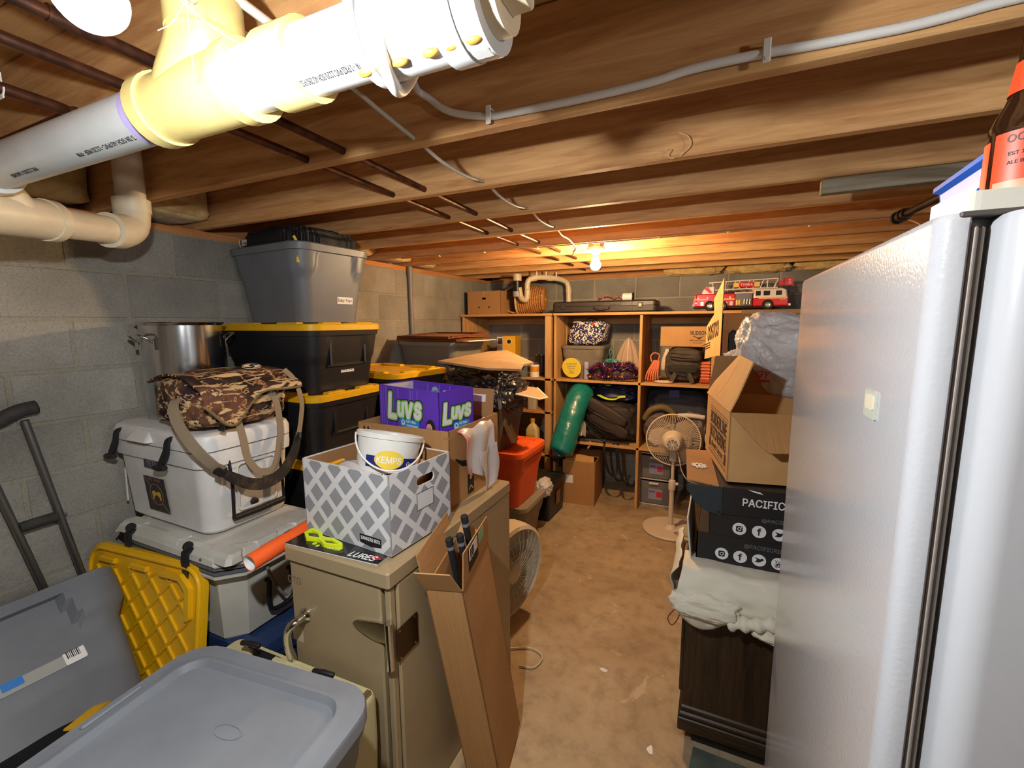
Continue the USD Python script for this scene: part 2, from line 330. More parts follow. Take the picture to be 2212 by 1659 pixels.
block_wall('wall_left', 'grey concrete block wall along the left side', cbox(.2, YB - YF + .2, ZT, 0, at=(XL - .1, (YB + YF) / 2 + .1, 0)), 'y', -.4, YB, XL, 1.322 + BW)
block_wall('wall_back', 'concrete block wall behind the wooden shelves', cbox(XR - XL + .2, .2, ZT, 0, at=((XL + XR) / 2, YB + .1, 0)), 'x', XL, XR, YB, -.76)
solo('wall_right', cbox(.2, YB - YF, ZT, 0, at=(XR + .1, (YB + YF) / 2, 0)), M_block, 'concrete block wall on the right behind the refrigerator', kind='structure')
solo('wall_front', cbox(XR - XL, .2, ZT + .3, 0, at=((XL + XR) / 2, YF - .1, 0)), M_block, 'concrete block wall behind the viewer', kind='structure')
M_sill = wood('sill_wood', C(206, 146, 92), C(172, 110, 62), 'y', rand=.05)
M_sillx = wood('sill_wood_x', C(206, 150, 96), C(172, 112, 64), 'x', rand=.05)
solo('trim_1', cbox(.15, YB - YF, .036, .003, at=(XL - .072, (YB + YF) / 2, ZT)), M_sill, 'orange-brown wooden sill plate on the left wall', kind='structure')
solo('trim_2', cbox(XR - XL, .15, .036, .003, at=((XL + XR) / 2, YB + .072, ZT)), M_sillx, 'wooden sill plate on the back wall', kind='structure')
solo('trim_3', cbox(.04, YB - YF, .235, .002, at=(XL - .13, (YB + YF) / 2, ZJ + .002)), M_sill, 'rim joist above the left wall', kind='structure')
solo('trim_4', cbox(XR - XL, .04, .235, .002, at=((XL + XR) / 2, YB + .13, ZJ + .002)), M_sillx, 'rim joist above the back wall', kind='structure')
# ceiling: ten-inch joists under a plank subfloor
M_joist = wood('joist_wood', C(212, 166, 110), C(168, 116, 70), 'x', rand=.14)
M_sub = wood('subfloor_wood', C(214, 170, 112), C(178, 130, 78), 'x', fine=18, rand=.05)
ceil = Thing('ceiling', 'open wooden joist ceiling of the basement', 'ceiling', kind='structure')
for i in range(-6, 19):
    y0 = YF + .02 + .271 * (i + 6)
    if y0 < YB + .15: ceil.add('subfloor_board', cbox(XR - XL + .5, .267, .02, .002, at=((XL + XR) / 2, y0 + .135, ZJ + .238)), M_sub)
HOLE1, HOLE2, HOLE3 = (-1.148, 2.147), (-1.003, 2.149), (-0.765, 2.1465)
for k in range(-6, 10):
    y = JY(k)
    J = cbox(XR - XL + .24, .038, .235, .004, at=((XL + XR) / 2, y + .019, ZJ))
    ceil.add('joist', J, M_joist)

# fibreglass batts stuffed between the joists on top of the wall
M_batt = mat('fibreglass', C(214, 186, 120), 0.95, col2=C(186, 146, 92), scale=14, bump=0.6, bscale=50, bdist=.01, sheen=.2)
ordinal = ['first', 'second', 'third', 'fourth', 'fifth', 'sixth', 'seventh', 'eighth']
for k, dx in ((0, .10), (1, .22), (4, .15), (5, .16), (6, .12)):
    m = blob(dx / 2 + .04, .176, .10, amp=.10, freq=2.6, seed=k + 3, e=.35, sub=3)
    solo('insulation_batt', m, M_batt, {0: 'yellow fibreglass batt behind the white riser pipe at the left wall', 1: 'yellow fibreglass batt left of the black cloth on the top bin, above the left wall', 4: 'fibreglass batt just above the head of the grey conduit on the left wall',
         5: 'fibreglass batt in the joist bay just beyond the grey conduit, with a clean cut end', 6: 'small fibreglass batt two joist bays beyond the grey conduit'}[k], 'insulation', smooth=True,
         M=pose((XL - .11 + dx / 2 + .03, JY(k) + .038 + .184, ZJ + .116)))
for i, (x, w, lab) in enumerate(((-.25, .5, 'long strip of yellow fibreglass on the back wall plate right of the warm bulb'), (.28, .5, 'yellow fibreglass strip hanging over the back wall above the toy fire engine'), (.85, .6, 'yellow fibreglass strip on the back wall plate close to the refrigerator'))):
    solo('insulation_batt', blob(w / 2, .09, .07, amp=.28, freq=3.4, seed=20 + i, e=.5, sub=3), M_batt, lab, 'insulation', smooth=True, M=pose((x, YB - .01, ZJ - .012 + .03)))

# ------------------------------------------------------------------ the two bulbs
M_cool = glow('cool_bulb_glow', COOL, COOL_L); M_warm = glow('warm_bulb_glow', WARM, WARM_L)
M_porc = mat('porcelain', C(232, 228, 216), .25); M_boxm = mat('galvanised', C(150, 148, 142), .45, metal=.8)
def bulb_fixture(p, r, glowmat, label, led, bay, cut=1.66):
    t = Thing('ceiling_bulb', label, 'light bulb', (p[0], p[1], 0))
    z = p[2]; rb = 2.0 if led else 1.0
    if led:
        t.add('glass', lathe([(0, z - r)] + [(r * math.sin(a), z - r * math.cos(a)) for a in np.linspace(.25, cut, 11)] + [(0, z - r * math.cos(cut))], 28), glowmat, smooth=True)
        t.add('heat_collar', lathe([(0, z - r * math.cos(cut) + .0005), (r * .99 * math.sin(cut), z - r * math.cos(cut) + .001), (max(.8 * r, .0165), z + r * .75), (.0165, z + r * 1.45), (0, z + r * 1.45)], 24), M_porc, smooth=40)
    else: t.add('glass', lathe([(0, z - r)] + [(r * math.sin(a), z - r * math.cos(a)) for a in np.linspace(.25, 2.2, 12)] + [(.02, z + r * 1.25), (.0165, z + r * 1.5), (0, z + r * 1.5)], 24), glowmat, smooth=True)
    t.add('screw_base', lathe([(0, z + r * 1.46), (.0135, z + r * 1.46), (.0135, z + r * 1.5 + .02), (0, z + r * 1.5 + .02)], 16), M_boxm)
    zb = z + r * 1.5 + .015; zj = max(zb, ZJ - .05)
    if zj > zb + .01: t.add('stem', lathe([(0, zb - .005), (.02, zb - .004), (.02, zb + .03), (.008, zb + .035), (.008, zj + .005), (0, zj + .005)], 14), M_porc, smooth=40)
    t.add('lamp_holder', lathe([(0, zj), (.022, zj), (.026, zj + .012), (.05, zj + .022), (.056, zj + .034), (.056, zj + .042), (0, zj + .042)], 28), M_porc, smooth=40)
    t.add('junction_box', lathe([(0, zj + .042), (.05, zj + .042), (.05, zj + .085), (0, zj + .085)], 8), M_boxm)
    t.add('hanger_bar', cbox(.02, .366, .004, .001, at=(0, JY(bay) + .221 - p[1], zj + .085)), M_boxm)
bulb_fixture(BULB_NEAR, .0245, M_cool, 'glaring cool white bulb at the upper left, beside the white drain pipe', True, -1 if BULB_NEAR[1] > JY(-1) + .05 else -2)
bulb_fixture(BULB_SIDE, .046, glow('side_bulb_glow', COOL, SIDE_L), 'cool white bulb over the far side of the refrigerator, outside the picture', True, -1, 2.0)
bulb_fixture(BULB_FAR, .034, M_warm, 'glowing warm bulb in a porcelain holder near the back wall', False, 5)

# ================================================================== pipes and wires under the ceiling
M_pvc = mat('pvc_white', C(204, 206, 204), .32, col2=C(190, 193, 192), scale=5, coat=.1)
M_pvcy = mat('pvc_yellowed', C(224, 206, 134), .4, col2=C(210, 188, 118), scale=9)
M_pvcc = mat('pvc_cream', C(222, 208, 180), .38, col2=C(206, 190, 158), scale=7)
M_purple = mat('purple_primer', C(176, 164, 216), .5)
M_ink = mat('black_print', C(34, 32, 34), .7)
M_rust = mat('amber_glue', C(176, 128, 54), .5)
PY, PZ, PR = .51, 2.031, .0445
def tube_x(x0, x1, r, n=28): return sweep([(x0, PY, PZ), ((x0 + x1) / 2, PY, PZ), (x1, PY, PZ)], r, n)
t = Thing('drain_pipe', 'long white plastic drain pipe under the joists at upper left, with yellowed tee', 'pipe')
t.add('pipe_run', tube_x(-1.66, -.42, PR), M_pvc, smooth=40)
# sanitary tee with its riser going up between the joists
tee = cat_([tube_x(-.90, -.68, PR + .008), tube_x(-.915, -.885, PR + .013), tube_x(-.695, -.67, PR + .013),
            sweep(curve([(-.84, PY, PZ), (-.815, PY, PZ + .03), (-.78, PY, PZ + .075), (-.77, PY, PZ + .13)], 14), PR + .006, 28), sweep([(-.77, PY, PZ + .085), (-.77, PY, PZ + .135)], PR + .011, 28)])
t.add('tee_fitting', tee, M_pvcy, smooth=40, label='yellowed sanitary tee fitting')
t.add('riser', sweep([(-.77, PY, PZ + .12), (-.77, PY, PZ + .2), (-.77, PY, ZJ + .24)], PR, 28), M_pvc, smooth=40)
t.add('primer_stain', sweep([(-.77, PY, PZ + .12), (-.77, PY, PZ + .15), (-.77, PY, PZ + .175)], PR + .0006, 28), M_purple, smooth=40, label='purple primer stain on the riser')
t.add('primer_stain', tube_x(-.955, -.90, PR + .0006), M_purple, smooth=40, label='purple primer stain left of the tee')
t.add('coupling', tube_x(-.612, -.545, PR + .009), M_pvcy, smooth=40, label='yellowed coupling')
co = cat_([tube_x(-.425, -.31, PR + .008), tube_x(-.43, -.415, PR + .012), tube_x(-.315, -.285, PR + .014), tube_x(-.285, -.255, PR + .012)] + [xf(cbox(.028, .022, .012, .003), frame((-.27, PY + (PR + .012) * math.cos(a), PZ + (PR + .012) * math.sin(a)), (1, 0, 0), (0, -math.sin(a), math.cos(a)))) for a in np.linspace(0, 2 * math.pi, 8, endpoint=False)])
t.add('cleanout', co, M_pvc, smooth=40)
plug = cat_([tube_x(-.256, -.238, PR - .004), cbox(.03, .034, .034, .003, at=(-.225, PY, PZ - .017))])
t.add('cleanout_plug', plug, M_pvcc, smooth=40, label='square-headed cream cleanout plug')
t.many('glue_drip', [blob(.012, .006, .005, at=(x, PY - .02, PZ - PR - .009 + .003), seed=i, sub=1) for i, x in enumerate((-.43, -.40, -.375, -.33, -.30, -.27))], M_rust, smooth=True)
def pipe_text(s, x0, w, h, a):
    """print running along the pipe, wrapped to its surface, upside down to a viewer below"""
    m = meshkit.text_mesh(s, h, .0004); v = np.array(m.vertices); k = w / v[:, 0].max(); rr = PR + .0003 + v[:, 2]
    ang = a + v[:, 1] / PR
    return trimesh.Trimesh(np.c_[x0 + w - v[:, 0] * k, PY + rr * np.cos(ang), PZ + rr * np.sin(ang)], m.faces, process=False)
t.many('pipe_print', [pipe_text('ENOVA - I PXII PVC 1120 SCH 40 280 PSI', -.545, .12, .0085, math.radians(238)), pipe_text('3 IN SCH 40 PVC-1120 NSF-PW', -1.16, .20, .0085, math.radians(238)), pipe_text('PVC 1120 D-2665 NSF', -1.45, .12, .0085, math.radians(238))], M_ink, label='black lettering printed along the pipe')
# left end: elbow down and a second tee that feeds the cream trap pipe on the wall
t.add('elbow', cat_([tube_x(-1.63, -1.58, PR + .010), sweep(curve([(-1.60, PY, PZ), (-1.66, PY, PZ), (-1.70, PY + .005, PZ - .02), (-1.715, PY + .02, PZ - .06)], 16), PR + .006, 24)]), M_pvc, smooth=40)
TA, TB = np.array((-1.735, .60, 1.955)), np.array((-1.905, .885, 1.982))
dr = (TB - TA) / np.linalg.norm(TB - TA)
t.add('wye_fitting', cat_([sweep([TA - dr * .30, TA, TA + dr * .075], PR + .010, 24), sweep([TA - dr * .02 + (0, 0, .0), TA - dr * .05 + (0.01, -.03, .07)], PR + .008, 24), sweep([TA + dr * .055, TA + dr * .085], PR + .014, 24)]), M_pvcc, smooth=40)
t.add('trap_pipe', sweep([TA + dr * .05, (TA + TB) / 2, TB], PR, 24), M_pvcc, smooth=40, label='cream pipe running to the wall elbow')
EL = curve([TB, TB + dr * .035 + (0, 0, .004), TB + dr * .075 + (0, 0, .03), TB + dr * .09 + (0, 0, .085)], 18)
t.add('wall_elbow', cat_([sweep(EL, PR + .009, 24), sweep([TB - dr * .04, TB + dr * .015], PR + .013, 24), sweep([EL[-1] - (0, 0, .01), EL[-1] + (0, 0, .035)], PR + .012, 24)]), M_pvcc, smooth=40)
t.add('wall_riser', sweep([EL[-1], EL[-1] + (0, 0, .1), (EL[-1][0], EL[-1][1], ZJ + .235)], PR, 24), M_pvcc, smooth=40)

# grey cable over the first joist
M_cable = mat('cable_white', C(216, 212, 204), .45); M_cableg = mat('cable_grey', C(178, 172, 160), .5); M_clip = mat('clip_white', C(225, 222, 212), .5)
t = Thing('electric_cable', 'thick pale cable draped under the drain pipe and clipped along the nearest joist', 'cable')
Y1 = 1.021
t.add('sheath', sweep(curve([(-.55, .20, 2.20), (-.42, .36, 2.14), (-.385, .455, 2.045), (-.392, .475, 1.99), (-.41, .53, 1.972), (-.46, .64, 2.06), (-.62, .85, 2.19), (-.71, .99, 2.235), (-.693, Y1, 2.222), (-.652, Y1, 2.19), (-.599, Y1, 2.168), (-.523, Y1, 2.150), (-.474, Y1, 2.147), (-.306, Y1, 2.144), (-.158, Y1, 2.146), (-.07, Y1, 2.154), (.054, Y1, 2.153), (.123, Y1, 2.149), (.178, Y1, 2.147), (.255, Y1, 2.145), (.314, Y1, 2.147), (.40, Y1, 2.152), (.6, Y1, 2.149), (1.2, Y1, 2.15)], 160), .0085, 10), M_cable, smooth=True)
for x, z in ((-.523, 2.150), (.054, 2.153)): t.add('clip', cat_([cbox(.014, .004, .042, .002, at=(x, 1.011, z - .021)), cbox(.012, .02, .004, .001, at=(x, 1.02, z + .012)), mv(lathe([(0, 0), (.003, 0), (.003, .002), (0, .002)], 8, pose(rx=90)), x, 1.01, z - .014)]), M_clip)
t = Thing('electric_cable', 'thin grey cable threaded from joist to joist through drilled holes, sagging between them', 'cable')
pts = [(-.785, .30, 2.185), (-.78, .52, 2.17), (-.778, .70, 2.155), (-.774, .80, 2.185), (-.765, .92, 2.165), (-.755, 1.031, 2.143)]
for x, k in ((-.755, 1), (-.764, 2), (-.769, 3), (-.793, 4)):
    pts += [(x, JY(k) + .019, 2.144), (x - .004, JY(k) + .13, 2.128), (x - .006, JY(k) + .27, 2.127)]
pts += [(-.80, JY(5) - .004, 2.10), (-.81, JY(5) - .01, 2.075)]
t.add('sheath', sweep(curve(pts, 130), .0055, 8), M_cableg, smooth=True)
t.add('cut_end', sweep([(-.81, JY(5) - .01, 2.077), (-.812, JY(5) - .012, 2.055)], .0035, 6), mat('copper_bare', C(190, 116, 70), .3, metal=1))
# two copper water lines through the joists
M_copper = mat('old_copper', C(120, 78, 58), .42, metal=.85, col2=C(70, 50, 42), scale=20)
for (x, z), lab in ((HOLE1, 'left of two dull copper water lines running through the joists'), (HOLE2, 'right of two dull copper water lines running through the joists')):
    t = Thing('copper_pipe', lab, 'pipe', group=None)
    t.add('pipe_run', sweep([(x + .03, -1.2, z), (x + .015, .6, z), (x - .03, 2.25, z), (x - .045, 4.3, z + .01)], .0105, 12), M_copper, smooth=40)
    if x < -1.1:
        t.add('tee_fitting', cat_([sweep([(x + .025, .16, z), (x + .022, .24, z)], .0135, 12), sweep([(x + .022, .2, z), (x + .02, .2, z + .09)], .0135, 12)]), M_copper, smooth=40)
    else: t.add('tee_fitting', cat_([sweep([(x + .018, .40, z), (x + .017, .47, z)], .0135, 12), sweep([(x + .018, .435, z), (x + .018, .435, z + .2)], .011, 12)]), M_copper, smooth=40)
M_bored = mat('bored_hole', C(40, 24, 14), .9)
for (x, z) in (HOLE1, HOLE2, HOLE3):
    for k in (1, 2, 3, 4, 5): pass
t = Thing('copper_pipe', 'dark branch water pipe at the upper left that turns a corner beside the joist', 'pipe')
t.add('pipe_run', sweep(curve([(-1.36, -.6, 2.15), (-1.375, .2, 2.15), (-1.38, .50, 2.15), (-1.385, .565, 2.15), (-1.40, .585, 2.15), (-1.45, .592, 2.15), (-2.2, .595, 2.15)], 48), .0125, 12), M_copper, smooth=40)
t.add('hanger', cat_([cbox(.02, .003, .05, .001, at=(-1.383, .47, 2.13)), sweep(arcpts((-1.383, .47, 2.15), (1, 0, 0), (0, 0, 1), .016, 180, 360, 8), .0018, 6)]), M_clip)
# thin cable stapled beneath the fifth joist
t = Thing('electric_cable', 'thin cable stapled along the underside of the joist in front of the warm bulb', 'cable')
zz = ZJ - .005
t.add('sheath', sweep(curve([(-2.1, 2.676, zz), (-1.777, 2.676, zz), (-1.425, 2.673, zz), (-.9, 2.675, zz), (-.327, 2.68, zz), (.02, 2.676, zz), (.38, 2.665, zz), (.62, 2.67, zz), (.74, 2.66, zz - .01), (.80, 2.62, zz - .06), (.82, 2.58, zz - .14)], 60), .004, 6), mat('cable_tan', C(196, 150, 110), .5), smooth=True)
for x in (-1.777, -1.425, -1.05, -.327, .02, .38): t.add('staple', cat_([cbox(.012, .018, .009, .002, at=(x, 2.676, zz - .007))]), M_clip)
# grey stick, black pipe on the right
M_stick = wood('weathered_wood', C(150, 140, 118), C(112, 102, 84), 'x', rand=.03)
solo('wooden_stick', cbox(1.05, .042, .046, .003, at=(.525, 0, 0)), M_stick, 'short grey square-cut stick of lumber nailed under the joists above the refrigerator', 'lumber', M=pose((.285, 1.86, ZJ - .052), rz=-2))
M_iron = mat('black_iron', C(62, 48, 38), .5, metal=.7, col2=C(36, 28, 24), scale=18)
t = Thing('iron_pipe', 'dark iron gas pipe with a capped coupling beside the wooden stick above the refrigerator', 'pipe')
t.add('pipe_run', sweep([(.71, 1.2, 2.085), (.69, 1.9, 2.085), (.66, 2.40, 2.085)], .0135, 14), M_iron, smooth=40)
t.add('coupling', cat_([sweep([(.664, 2.36, 2.085), (.657, 2.46, 2.085)], .021, 14), sweep([(.662, 2.39, 2.085), (.66, 2.405, 2.085)], .026, 14), sweep([(.658, 2.435, 2.085), (.656, 2.45, 2.085)], .026, 14), sweep([(.657, 2.45, 2.085), (.655, 2.475, 2.085)], .015, 6)]), M_iron, smooth=40)
t.add('hanger', cbox(.02, .012, .05, .002, at=(.69, 1.95, 2.085)), M_iron)
# conduit on the left wall
M_cond = mat('conduit_grey', C(128, 128, 130), .45)
t = Thing('conduit', 'grey plastic conduit standing against the left wall in the back half', 'conduit')
t.add('tube', sweep([(XL + .03, 3.12, 0.95), (XL + .03, 3.115, 1.6), (XL + .03, 3.11, 2.10)], .017, 14), M_cond, smooth=40)
t.add('coupling', sweep([(XL + .03, 3.11, 2.05), (XL + .03, 3.11, 2.125)], .021, 14), M_cond, smooth=40)
t.add('wire_tail', sweep(curve([(XL + .03, 3.11, 2.11), (XL + .03, 3.108, 2.15), (XL + .035, 3.11, 2.2), (XL + .05, 3.12, 2.26)], 16), .009, 8), M_cable, smooth=True)
# white round cable across the top of the picture
t = Thing('electric_cable', 'white cable crossing between joists above the drain pipe at the top of the picture', 'cable')
t.add('sheath', sweep(curve([(-.50, -.1, 2.16), (-.62, .2, 2.165), (-.70, .40, 2.17), (-.735, .625, 2.175)], 24), .008, 8), M_cable, smooth=True)
# P-trap in the back corner, over the shelves
t = Thing('drain_pipe', 'cream plastic drain with a double bend in the back corner above the shelves', 'pipe')
pv = M_pvcc
P = curve([(-1.69, 4.04, 1.96), (-1.69, 4.04, 2.03), (-1.665, 4.05, 2.075), (-1.60, 4.09, 2.09), (-1.53, 4.16, 2.09), (-1.46, 4.25, 2.085), (-1.40, 4.33, 2.06), (-1.375, 4.34, 2.0), (-1.372, 4.34, 1.9), (-1.37, 4.34, 1.78)], 60)
t.add('pipe_run', sweep(P, .026, 16), pv, smooth=True)
t.many('coupling', [sweep([(-1.66, 4.052, 2.078), (-1.615, 4.08, 2.088)], .031, 16), sweep([(-1.53, 4.16, 2.09), (-1.50, 4.20, 2.088)], .031, 16), sweep([(-1.374, 4.34, 1.99), (-1.373, 4.34, 1.95)], .03, 16)], pv, smooth=40)
t.add('trap_bend', sweep(curve([(-1.69, 4.04, 1.98), (-1.692, 4.04, 1.92), (-1.70, 4.04, 1.89), (-1.72, 4.04, 1.88), (-1.755, 4.04, 1.90), (-1.77, 4.04, 1.95), (-1.775, 4.03, 2.0)], 24), .028, 16), pv, smooth=True)
for x, y in ((-1.60, 4.055), (-1.53, 4.125), (-1.46, 4.215)): t.add('strap', cbox(.014, .002, .05, 0, at=(x, y, 2.095)), M_clip)
t = Thing('vent_pipe', 'black pipe stub with white cap left of the bent drain in the back corner', 'pipe')
t.add('stub', sweep([(-1.795, 4.03, 1.93), (-1.795, 4.03, 2.09)], .037, 16), mat('black_abs', C(26, 26, 28), .4), smooth=40)
t.add('cap', sweep([(-1.79, 4.025, 2.06), (-1.79, 4.025, 2.125)], .042, 16), M_pvcc, smooth=40)
t.add('lower_sleeve', sweep([(-1.795, 4.03, 1.91), (-1.795, 4.03, 1.96)], .041, 16), mat('pvc_grey', C(170, 164, 154), .5), smooth=40)
# cobweb by the near bulb
def curves(path, lines, width, material, label, cat):
    c = UsdGeom.BasisCurves.Define(stage, path); c.CreateTypeAttr('linear'); P = np.vstack(lines)
    c.CreatePointsAttr(Vt.Vec3fArray.FromNumpy(P.astype(np.float32))); c.CreateCurveVertexCountsAttr([len(l) for l in lines]); c.CreateWidthsAttr([width] * len(P)); c.SetWidthsInterpolation('vertex')
    UsdShade.MaterialBindingAPI.Apply(c.GetPrim()).Bind(material); _data(c.GetPrim(), label, cat, None, 'stuff')
M_web = mat('cobweb', C(230, 228, 235), .9)
rw = np.random.RandomState(3); main = curve([(-.45, .235, 1.935), (-.53, .31, 2.0), (-.62, .39, 2.06), (-.73, .47, 2.13)], 20); L = [main]
for i in range(9):
    a = main[rw.randint(2, 18)]; b = a + rw.uniform(-.09, .09, 3) * (1, .8, .8); L.append(curve([a, (a + b) / 2 + (0, 0, -.008), b], 8))
curves('/World/cobweb', L, .0011, M_web, 'dusty cobweb threads strung from the near bulb towards the riser pipe', 'cobweb')
# odd splinters on the joists
M_splint = mat('splinter', C(214, 176, 120), .8)
t = Thing('wire_hook', 'bent strand of string hanging on the second joist, right of the middle', 'string')
t.many('strand', [sweep(curve([(-.13, 1.425, 2.19), (-.105, 1.424, 2.175), (-.10, 1.424, 2.15), (-.125, 1.424, 2.128)], 14), .0018, 5), sweep(curve([(-.165, 1.424, 2.15), (-.15, 1.424, 2.148), (-.158, 1.424, 2.135), (-.15, 1.424, 2.125), (-.14, 1.424, 2.124)], 14), .0016, 5)], M_splint)

# ================================================================== wooden shelves at the back
M_shelf = wood('shelf_pine', C(206, 164, 108), C(172, 126, 76), 'x', fine=22, rand=.08)
M_post = wood('post_pine', C(210, 168, 112), C(176, 130, 78), 'z', fine=22, rand=.08)
SF, SB, ST = 3.93, 4.50, 1.745
s1 = Thing('shelf_unit', 'left wooden shelf unit in the back corner with a carton and basket on top', 'shelf', loc=(-1.88, SF, 0))
def shelf(x0, x1, ys, posts, thing, ox, levels, tops=True):
    for z, y0 in levels: thing.add('shelf_board', cbox(x1 - x0, SB - y0, .022, .002, at=((x0 + x1) / 2 - ox, (SB + y0) / 2 - SF, z - .022)), M_shelf)
    for x, w in posts:
        thing.add('upright', cbox(w, .30, ST - .024, .003, at=(x - ox, .15, 0)), M_post); thing.add('upright', cbox(w, .24, ST - .024, .003, at=(x - ox, SB - SF - .12, 0)), M_post)
    thing.add('back_rail', cbox(x1 - x0 - .01, .02, .08, .002, at=((x0 + x1) / 2 - ox, SB - SF - .012, ST - .105)), M_shelf)
shelf(-2.375, -1.40, None, ((-2.35, .02), (-1.44, .06)), s1, -1.88, ((ST, SF - .01), (1.14, SF), (.82, SF), (.40, SF)))
s2 = Thing('shelf_unit', 'right wooden shelf unit with two columns, fire engine and long black case on top', 'shelf', loc=(-.6, SF, 0))
shelf(-1.385, .60, None, ((-1.37, .024), (-.60, .024), (-.03, .024), (.585, .024)), s2, -.6, ((ST, SF - .01), (1.14, SF), (.562, SF)))

# ================================================================== left side: coolers, totes, bag, pot
M_tgrey = mat('tote_grey', C(116, 121, 127), .42, col2=C(108, 112, 118), scale=6, bump=.12, bscale=420, bdist=.0006)
M_tdark = mat('tote_dark_grey', C(84, 82, 78), .45, bump=.1, bscale=400, bdist=.0006)
M_ttaupe = mat('tote_taupe', C(120, 112, 100), .45)
M_tblack = mat('tote_black', C(30, 31, 34), .42, bump=.1, bscale=300, bdist=.0006)
M_yel = mat('lid_yellow', C(238, 186, 18), .4, bump=.1, bscale=380, bdist=.0005, col2=C(226, 172, 12), scale=5)
M_cool1 = mat('cooler_white', C(232, 233, 232), .42, bump=.1, bscale=300, bdist=.0006, col2=C(214, 214, 210), scale=4)
M_cool2 = mat('cooler_bone', C(206, 206, 198), .45, bump=.1, bscale=300, bdist=.0006, col2=C(188, 188, 178), scale=5)
M_rub = mat('black_rubber', C(22, 22, 24), .5)
M_gask = mat('gasket_grey', C(92, 94, 96), .55)
M_tan = mat('cooler_tan', C(196, 186, 140), .5, bump=.1, bscale=300, bdist=.0006)
M_safe = mat('tan_enamel', C(164, 146, 112), .38, col2=C(154, 136, 104), scale=3, coat=.1, bump=.05, bscale=160, bdist=.0006)
M_chrome = mat('chrome', C(208, 206, 200), .16, metal=1)
M_steel = mat('stainless', C(205, 205, 205), .17, metal=1, col2=C(188, 188, 190), scale=30, stretch=(1, 1, .05))
M_white = mat('paper_white', C(232, 232, 230), .6); M_label = mat('label_white', C(238, 238, 236), .5)
M_black = mat('print_black', C(20, 20, 22), .6); M_navy = mat('print_navy', C(28, 36, 110), .5); M_red = mat('print_red', C(206, 40, 44), .5); M_green = mat('print_green', C(120, 200, 70), .5)
M_blue = mat('print_blue', C(42, 112, 200), .5); M_grayp = mat('print_grey', C(120, 120, 122), .6)

# foreground grey tote, standing on a darker one
def lidded(name, label, W, D, H, loc, rz, bodym, lidm, group=None, lid=True, tp=.13, cat='storage tote', r=.06, M=None, lidh=.032):
    t = Thing(name, label, cat, loc, rz, group, M)
    t.add('body', tote(W - .035, D - .035, H - .012, tp, r), bodym, smooth=35)
    if lid: t.add('lid', mv(flatlid(W, D, lidh, r), 0, 0, H - lidh), lidm, smooth=30)
    return t
FG = Thing('storage_tote', 'large grey lidded tote in the left foreground, nearest the viewer', 'storage tote', (-.925, .315, .40), 6.6)
FG.add('body', tote(.545, .735, .385, .12, .07), M_tdark, smooth=35)
FG.add('lid', mv(flatlid(.58, .77, .034, .085, dish=.010, band=.045), 0, 0, .366), M_tgrey, smooth=30)
FG.add('lid_notch', cat_([cbox(.012, .12, .008, .003, at=(-.268, .16, .398)), cbox(.012, .12, .008, .003, at=(.268, .05, .398))][:1]), M_tgrey)
FG.add('embossed_oval', xf(ext(ell(.075, .034).difference(ell(.069, .028)), .0014), pose((.03, .20, .3905))), M_tgrey)
t = Thing('storage_tote', 'dark tote underneath the foreground grey tote, mostly out of view', 'storage tote', (-.925, .315, 0), 6.6)
t.add('body', tote(.56, .75, .385, .10, .07), M_tblack, smooth=35); t.add('lid', mv(flatlid(.58, .77, .026, .085), 0, 0, .366), M_tblack, smooth=30)

# tan cooler on its back between the tote and the metal cabinet
t = Thing('cooler', 'tan hard cooler standing behind the foreground tote with two black T-latches up', 'cooler', (-1.19, .835, 0), 1.5)
W, D, H = .62, .19, .555
t.add('body', loft([ring(W - .05, D, .03, 0), ring(W - .02, D, .03, .25), ring(W, D, .03, .40), ring(W, D, .03, H - .012), ring(W - .015, D - .015, .022, H)]), M_tan, smooth=35)
t.add('lid', loft([ring(W + .006, .055, .02, .06, off=(0, -.118)), ring(W + .006, .055, .02, H - .03, off=(0, -.118)), ring(W - .01, .045, .016, H - .018, off=(0, -.118))]), M_tan, smooth=35)
t.add('lip', cbox(.16, .02, .012, .004, at=(-.02, .06, H - .003)), M_tan)
for x in (-.17, .15):
    t.add('latch_recess', cbox(.10, .05, .002, 0, at=(x + .035, .05, H)), M_rub)
    t.add('latch', cat_([sweep([(x, .055, H), (x, .045, H + .03), (x, .035, H + .05)], .009, 8), sweep([(x - .035, .03, H + .052), (x, .034, H + .056), (x + .035, .04, H + .052)], .0085, 8)]), M_rub, smooth=True)
t.add('corner_cap', cbox(.02, .05, .02, .004, at=(W / 2 - .02, .05, H - .005)), M_chrome)

# metal cabinet
t = Thing('metal_cabinet', 'tan enamelled metal cabinet with chrome latch handle and strap hinge', 'cabinet', (-1.055, 1.37, 0))
t.add('body', cbox(.43, .80, .885, .006, at=(0, .02, 0)), M_safe)
t.add('top_panel', cbox(.436, .846, .056, .007, at=(0, 0, .884)), M_safe)
t.add('door', cbox(.385, .026, .86, .006, at=(-.02, -.397, .02)), M_safe)
t.add('door_frame', cbox(.022, .026, .86, .004, at=(.199, -.397, .02)), M_safe)
t.add('plinth', cbox(.41, .78, .02, .002, at=(0, .02, 0)), M_black)
fx, fy = 1.055, -.422
hz = lambda x, z: (x + 1.055, -.415, z)
t.add('handle', cat_([sweep(curve([hz(-1.205, .70), (-.148, -.452, .70), (-.160, -.465, .688), (-.178, -.464, .65), (-.184, -.458, .60), (-.176, -.45, .55)], 22), [.013] * 8 + list(np.linspace(.013, .017, 7)) + list(np.linspace(.016, .006, 7)) if False else .0125, 12, sx=1.25)]), M_chrome, smooth=True)
